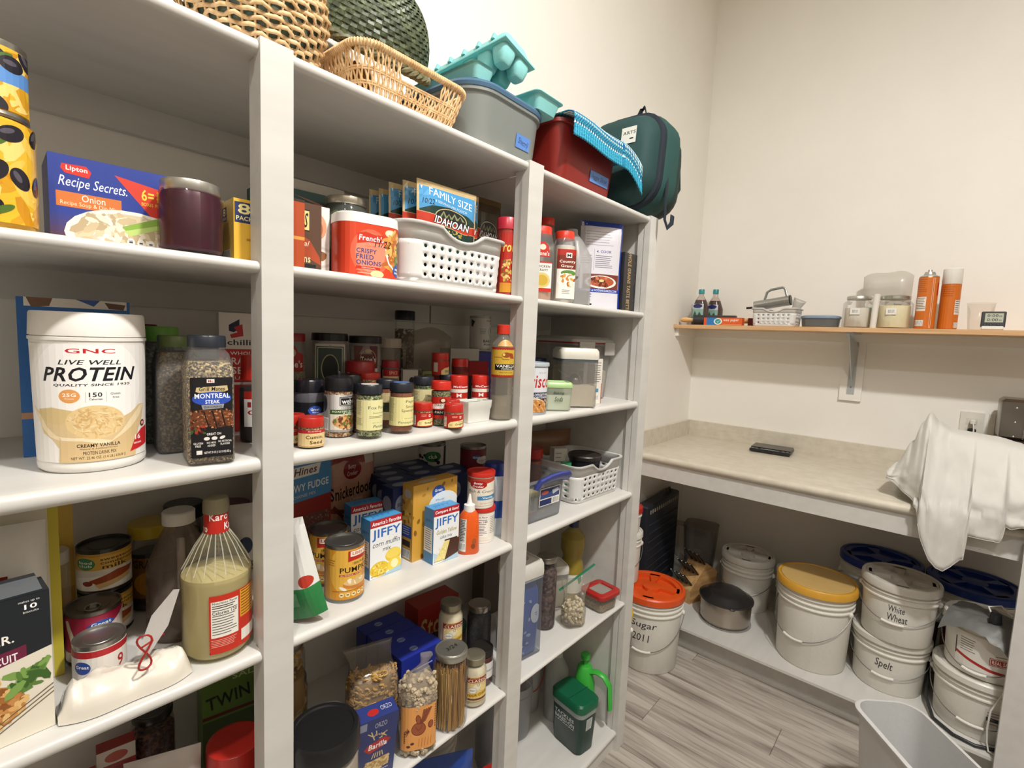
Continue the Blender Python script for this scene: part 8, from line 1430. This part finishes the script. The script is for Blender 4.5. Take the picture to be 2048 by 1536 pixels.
# knife block
t = thing('knife_block', 'wooden knife block full of black handled knives under the counter', 'knife block', (-.160, 2.770, PZ), -108)
bw = woodmat('#a87f52', '#c09763', '#cfa873', (4, 30, 30), .5); W2 = .060
P = [(.085, 0), (-.115, 0), (-.135, .145), (-.045, .205), (.085, .075)]; L = len(P)
mb = MB().add([(p[0], -W2, p[1]) for p in P]+[(p[0], W2, p[1]) for p in P], [(i, (i+1) % L, (i+1) % L+L, i+L) for i in range(L)][::1]+[tuple(range(L-1, -1, -1)), tuple(range(L, 2*L))]); mb.build('block', bw, t)
dv = Vector((.115, 0, .118)).normalized(); k = 0
for r_ in range(3):
    for c_ in range(4):
        b0 = Vector((.060-.050*r_, -.042+.028*c_, .098+.050*r_)); mb = MB(); mb.tube([b0-dv*.005, b0+dv*.03, b0+dv*.075, b0+dv*.10], .007, 8, rf=lambda q: (.006, .010)); h = mb.build('knife_handle', M('#17171a', .3), t, 50)
        mb = MB(); mb.sph(b0+dv*.102, .008, .007, .004, 8, 4); hh = mb.build('steel_end', M('#b0aeaa', .2, .95), h, 50)
# black case, pitcher
t = thing('black_tray_case', 'black ribbed plastic case standing on edge against the left wall', 'case', (-.345, 2.475, PZ), 2)
cm = M('#20242c', .4); MB().box(-.045, 0, 0, .030, .450, .545, .008).build('case_body', cm, t, 40)
for j in range(14): MB().box(.030, .03+j*.029, .500, .0335, .040+j*.029, .520).build('vent_rib', M('#8a8478', .5), t)
for j in range(9): MB().box(.030, .02, .05+j*.048, .0345, .43, .058+j*.048, .001).build('side_rib', M('#2c3038', .4), t)
MB().tube([(-.01, .33, .545), (-.01, .34, .565), (-.01, .39, .565), (-.01, .40, .545)], .006, 8).build('clasp', M('#3a3c40', .4), t, 50)
t = thing('clear_pitcher', 'large clear plastic blender pitcher with a loop handle beside the knife block', 'pitcher', (-.205, 2.985, PZ), -80)
CP = GL('#c8c4c0', .13, .08, .3); LO('pitcher_body', [(0, .062, .066, .03), (.005, .068, .072, .034), (.32, .085, .092, .04), (.345, .088, .095, .045), (.345, .084, .091, .042), (.01, .064, .068, .03)], CP, t, 40, k=6)
MB().tube([(.02, -.085, .33), (.03, -.135, .335), (.035, -.175, .29), (.035, -.170, .22), (.03, -.12, .14), (.02, -.075, .11)], .014, 10, rf=lambda q: (.016, .009)).build('loop_handle', CP, t, 50); LO('blade_base', [(0, .05), (.03, .045), (.06, .02)], M('#4a4846', .3, .6), t, 40)
A = Art(.06, .08); A.rect(0, 0, 1, 1, '#8a8680'); A.bars(.1, .1, .9, .9, 6, '#c8c4bc', .3); A.wrap(t, .072, .077, .035, z0=.14, z1=.22, k=6, off=.002)
# waste bin
t = thing('waste_bin', 'light grey plastic waste bin with a white rim in front of the platform', 'bin', (.862, 1.905, 0), 38.5)
LO('bin_shell', [(0, .075, .115, .04), (.004, .080, .120, .042), (.392, .098, .160, .055), (.394, .108, .170, .06), (.402, .109, .171, .062), (.405, .104, .166, .058), (.404, .097, .159, .055), (.008, .077, .117, .04)], M('#c9c9c8', .4, bp=.05), t, 40, k=8)
# small shifts so that neighbours do not run into each other
for n_, d_ in {'baking_box.001': (-0.0057, -0.004), 'black_cord_coil': (0.0011, 0.0099), 'black_hose': (0.006, -0.0004), 'brown_sugar_bag': (-0.0153, -0.0112), 'brownie_mix_box': (-0.0036, 0.0018), 'bucket.002': (0.0008, -0.0018), 'bucket.004': (0.0009, -0.0018), 'bucket.006': (-0.0047, 0.0184), 'bucket.007': (-0.0069, -0.001), 'bucket.011': (-0.0129, 0.0317), 'bucket.013': (0.0005, 0.007), 'clear_pitcher': (-0.0064, 0.0179), 'clear_tub': (0.0108, 0.0089), 'crumb_canister': (-0.0066, 0.0075), 'flour_jar.001': (-0.0008, 0.01), 'food_box': (-0.0019, 0.0007), 'food_box.002': (-0.0005, -0.007), 'food_box.003': (-0.04, 0.0022), 'food_box.006': (0.0243, -0.0263), 'food_box.009': (-0.0177, -0.0122), 'food_box.010': (0.0084, 0.0112), 'food_box.015': (-0.0039, -0.0011), 'gallon_jug': (0.008, -0.0115), 'green_dome_basket': (0.0113, -0.0193), 'herb_bag': (0.0063, 0.0078), 'locking_container': (0.0028, -0.0063), 'mason_jar.001': (-0.0019, 0.0006), 'mason_jar.006': (0.0014, 0.0014), 'oil_bottle': (-0.0007, 0.0033), 'pasta_box.001': (-0.0009, 0.0015), 'pasta_jar.001': (-0.0017, 0.001), 'potato_box': (-0.027, 0.0131), 'pudding_box.006': (0.0016, -0.0012), 'red_bin': (-0.0153, 0.0198), 'rice_pouch': (-0.0017, -0.0068), 'rotary_grater': (-0.0136, -0.0034), 'small_box': (0.0135, -0.0134), 'small_pail': (-0.0153, 0.0198), 'soup_mix_box': (-0.0393, 0.0075), 'spice_canister': (-0.0106, 0.0055), 'spice_jar.002': (-0.0067, 0.0019), 'spice_jar.013': (-0.0238, 0.0096), 'spice_jar.014': (0.0013, 0.0015), 'spice_jar.016': (-0.0133, 0.0135), 'spice_jar.019': (-0.0034, -0.0061), 'spice_jar.020': (0.0169, -0.0017), 'spice_jar.024': (-0.02, 0.015), 'spice_jar.026': (-0.0302, 0.0262), 'spice_jar.027': (-0.0389, 0.0463), 'spice_jar.028': (-0.0134, 0.0135), 'spice_jar.030': (-0.0064, 0.0029), 'spice_tin': (-0.007, -0.0176), 'storage_basket': (-0.0031, 0.0025), 'storage_basket.001': (-0.0055, 0.0084), 'storage_bottle': (-0.0186, 0.0105), 'storage_jar.002': (0.0088, 0.0168), 'storage_jar.004': (-0.003, 0.0027), 'storage_jar.005': (0.0247, -0.0315), 'sugar_bag': (-0.0013, 0.0015), 'syrup_bottle': (-0.0089, -0.0044), 'syrup_bottle.001': (-0.0014, 0.0037), 'vanilla_bottle': (0.0159, -0.0061), 'wax_paper_box': (0.0006, -0.0019)}.items():
    o_ = bpy.data.objects.get(n_)
    if o_: o_.location.x += d_[0]; o_.location.y += d_[1]
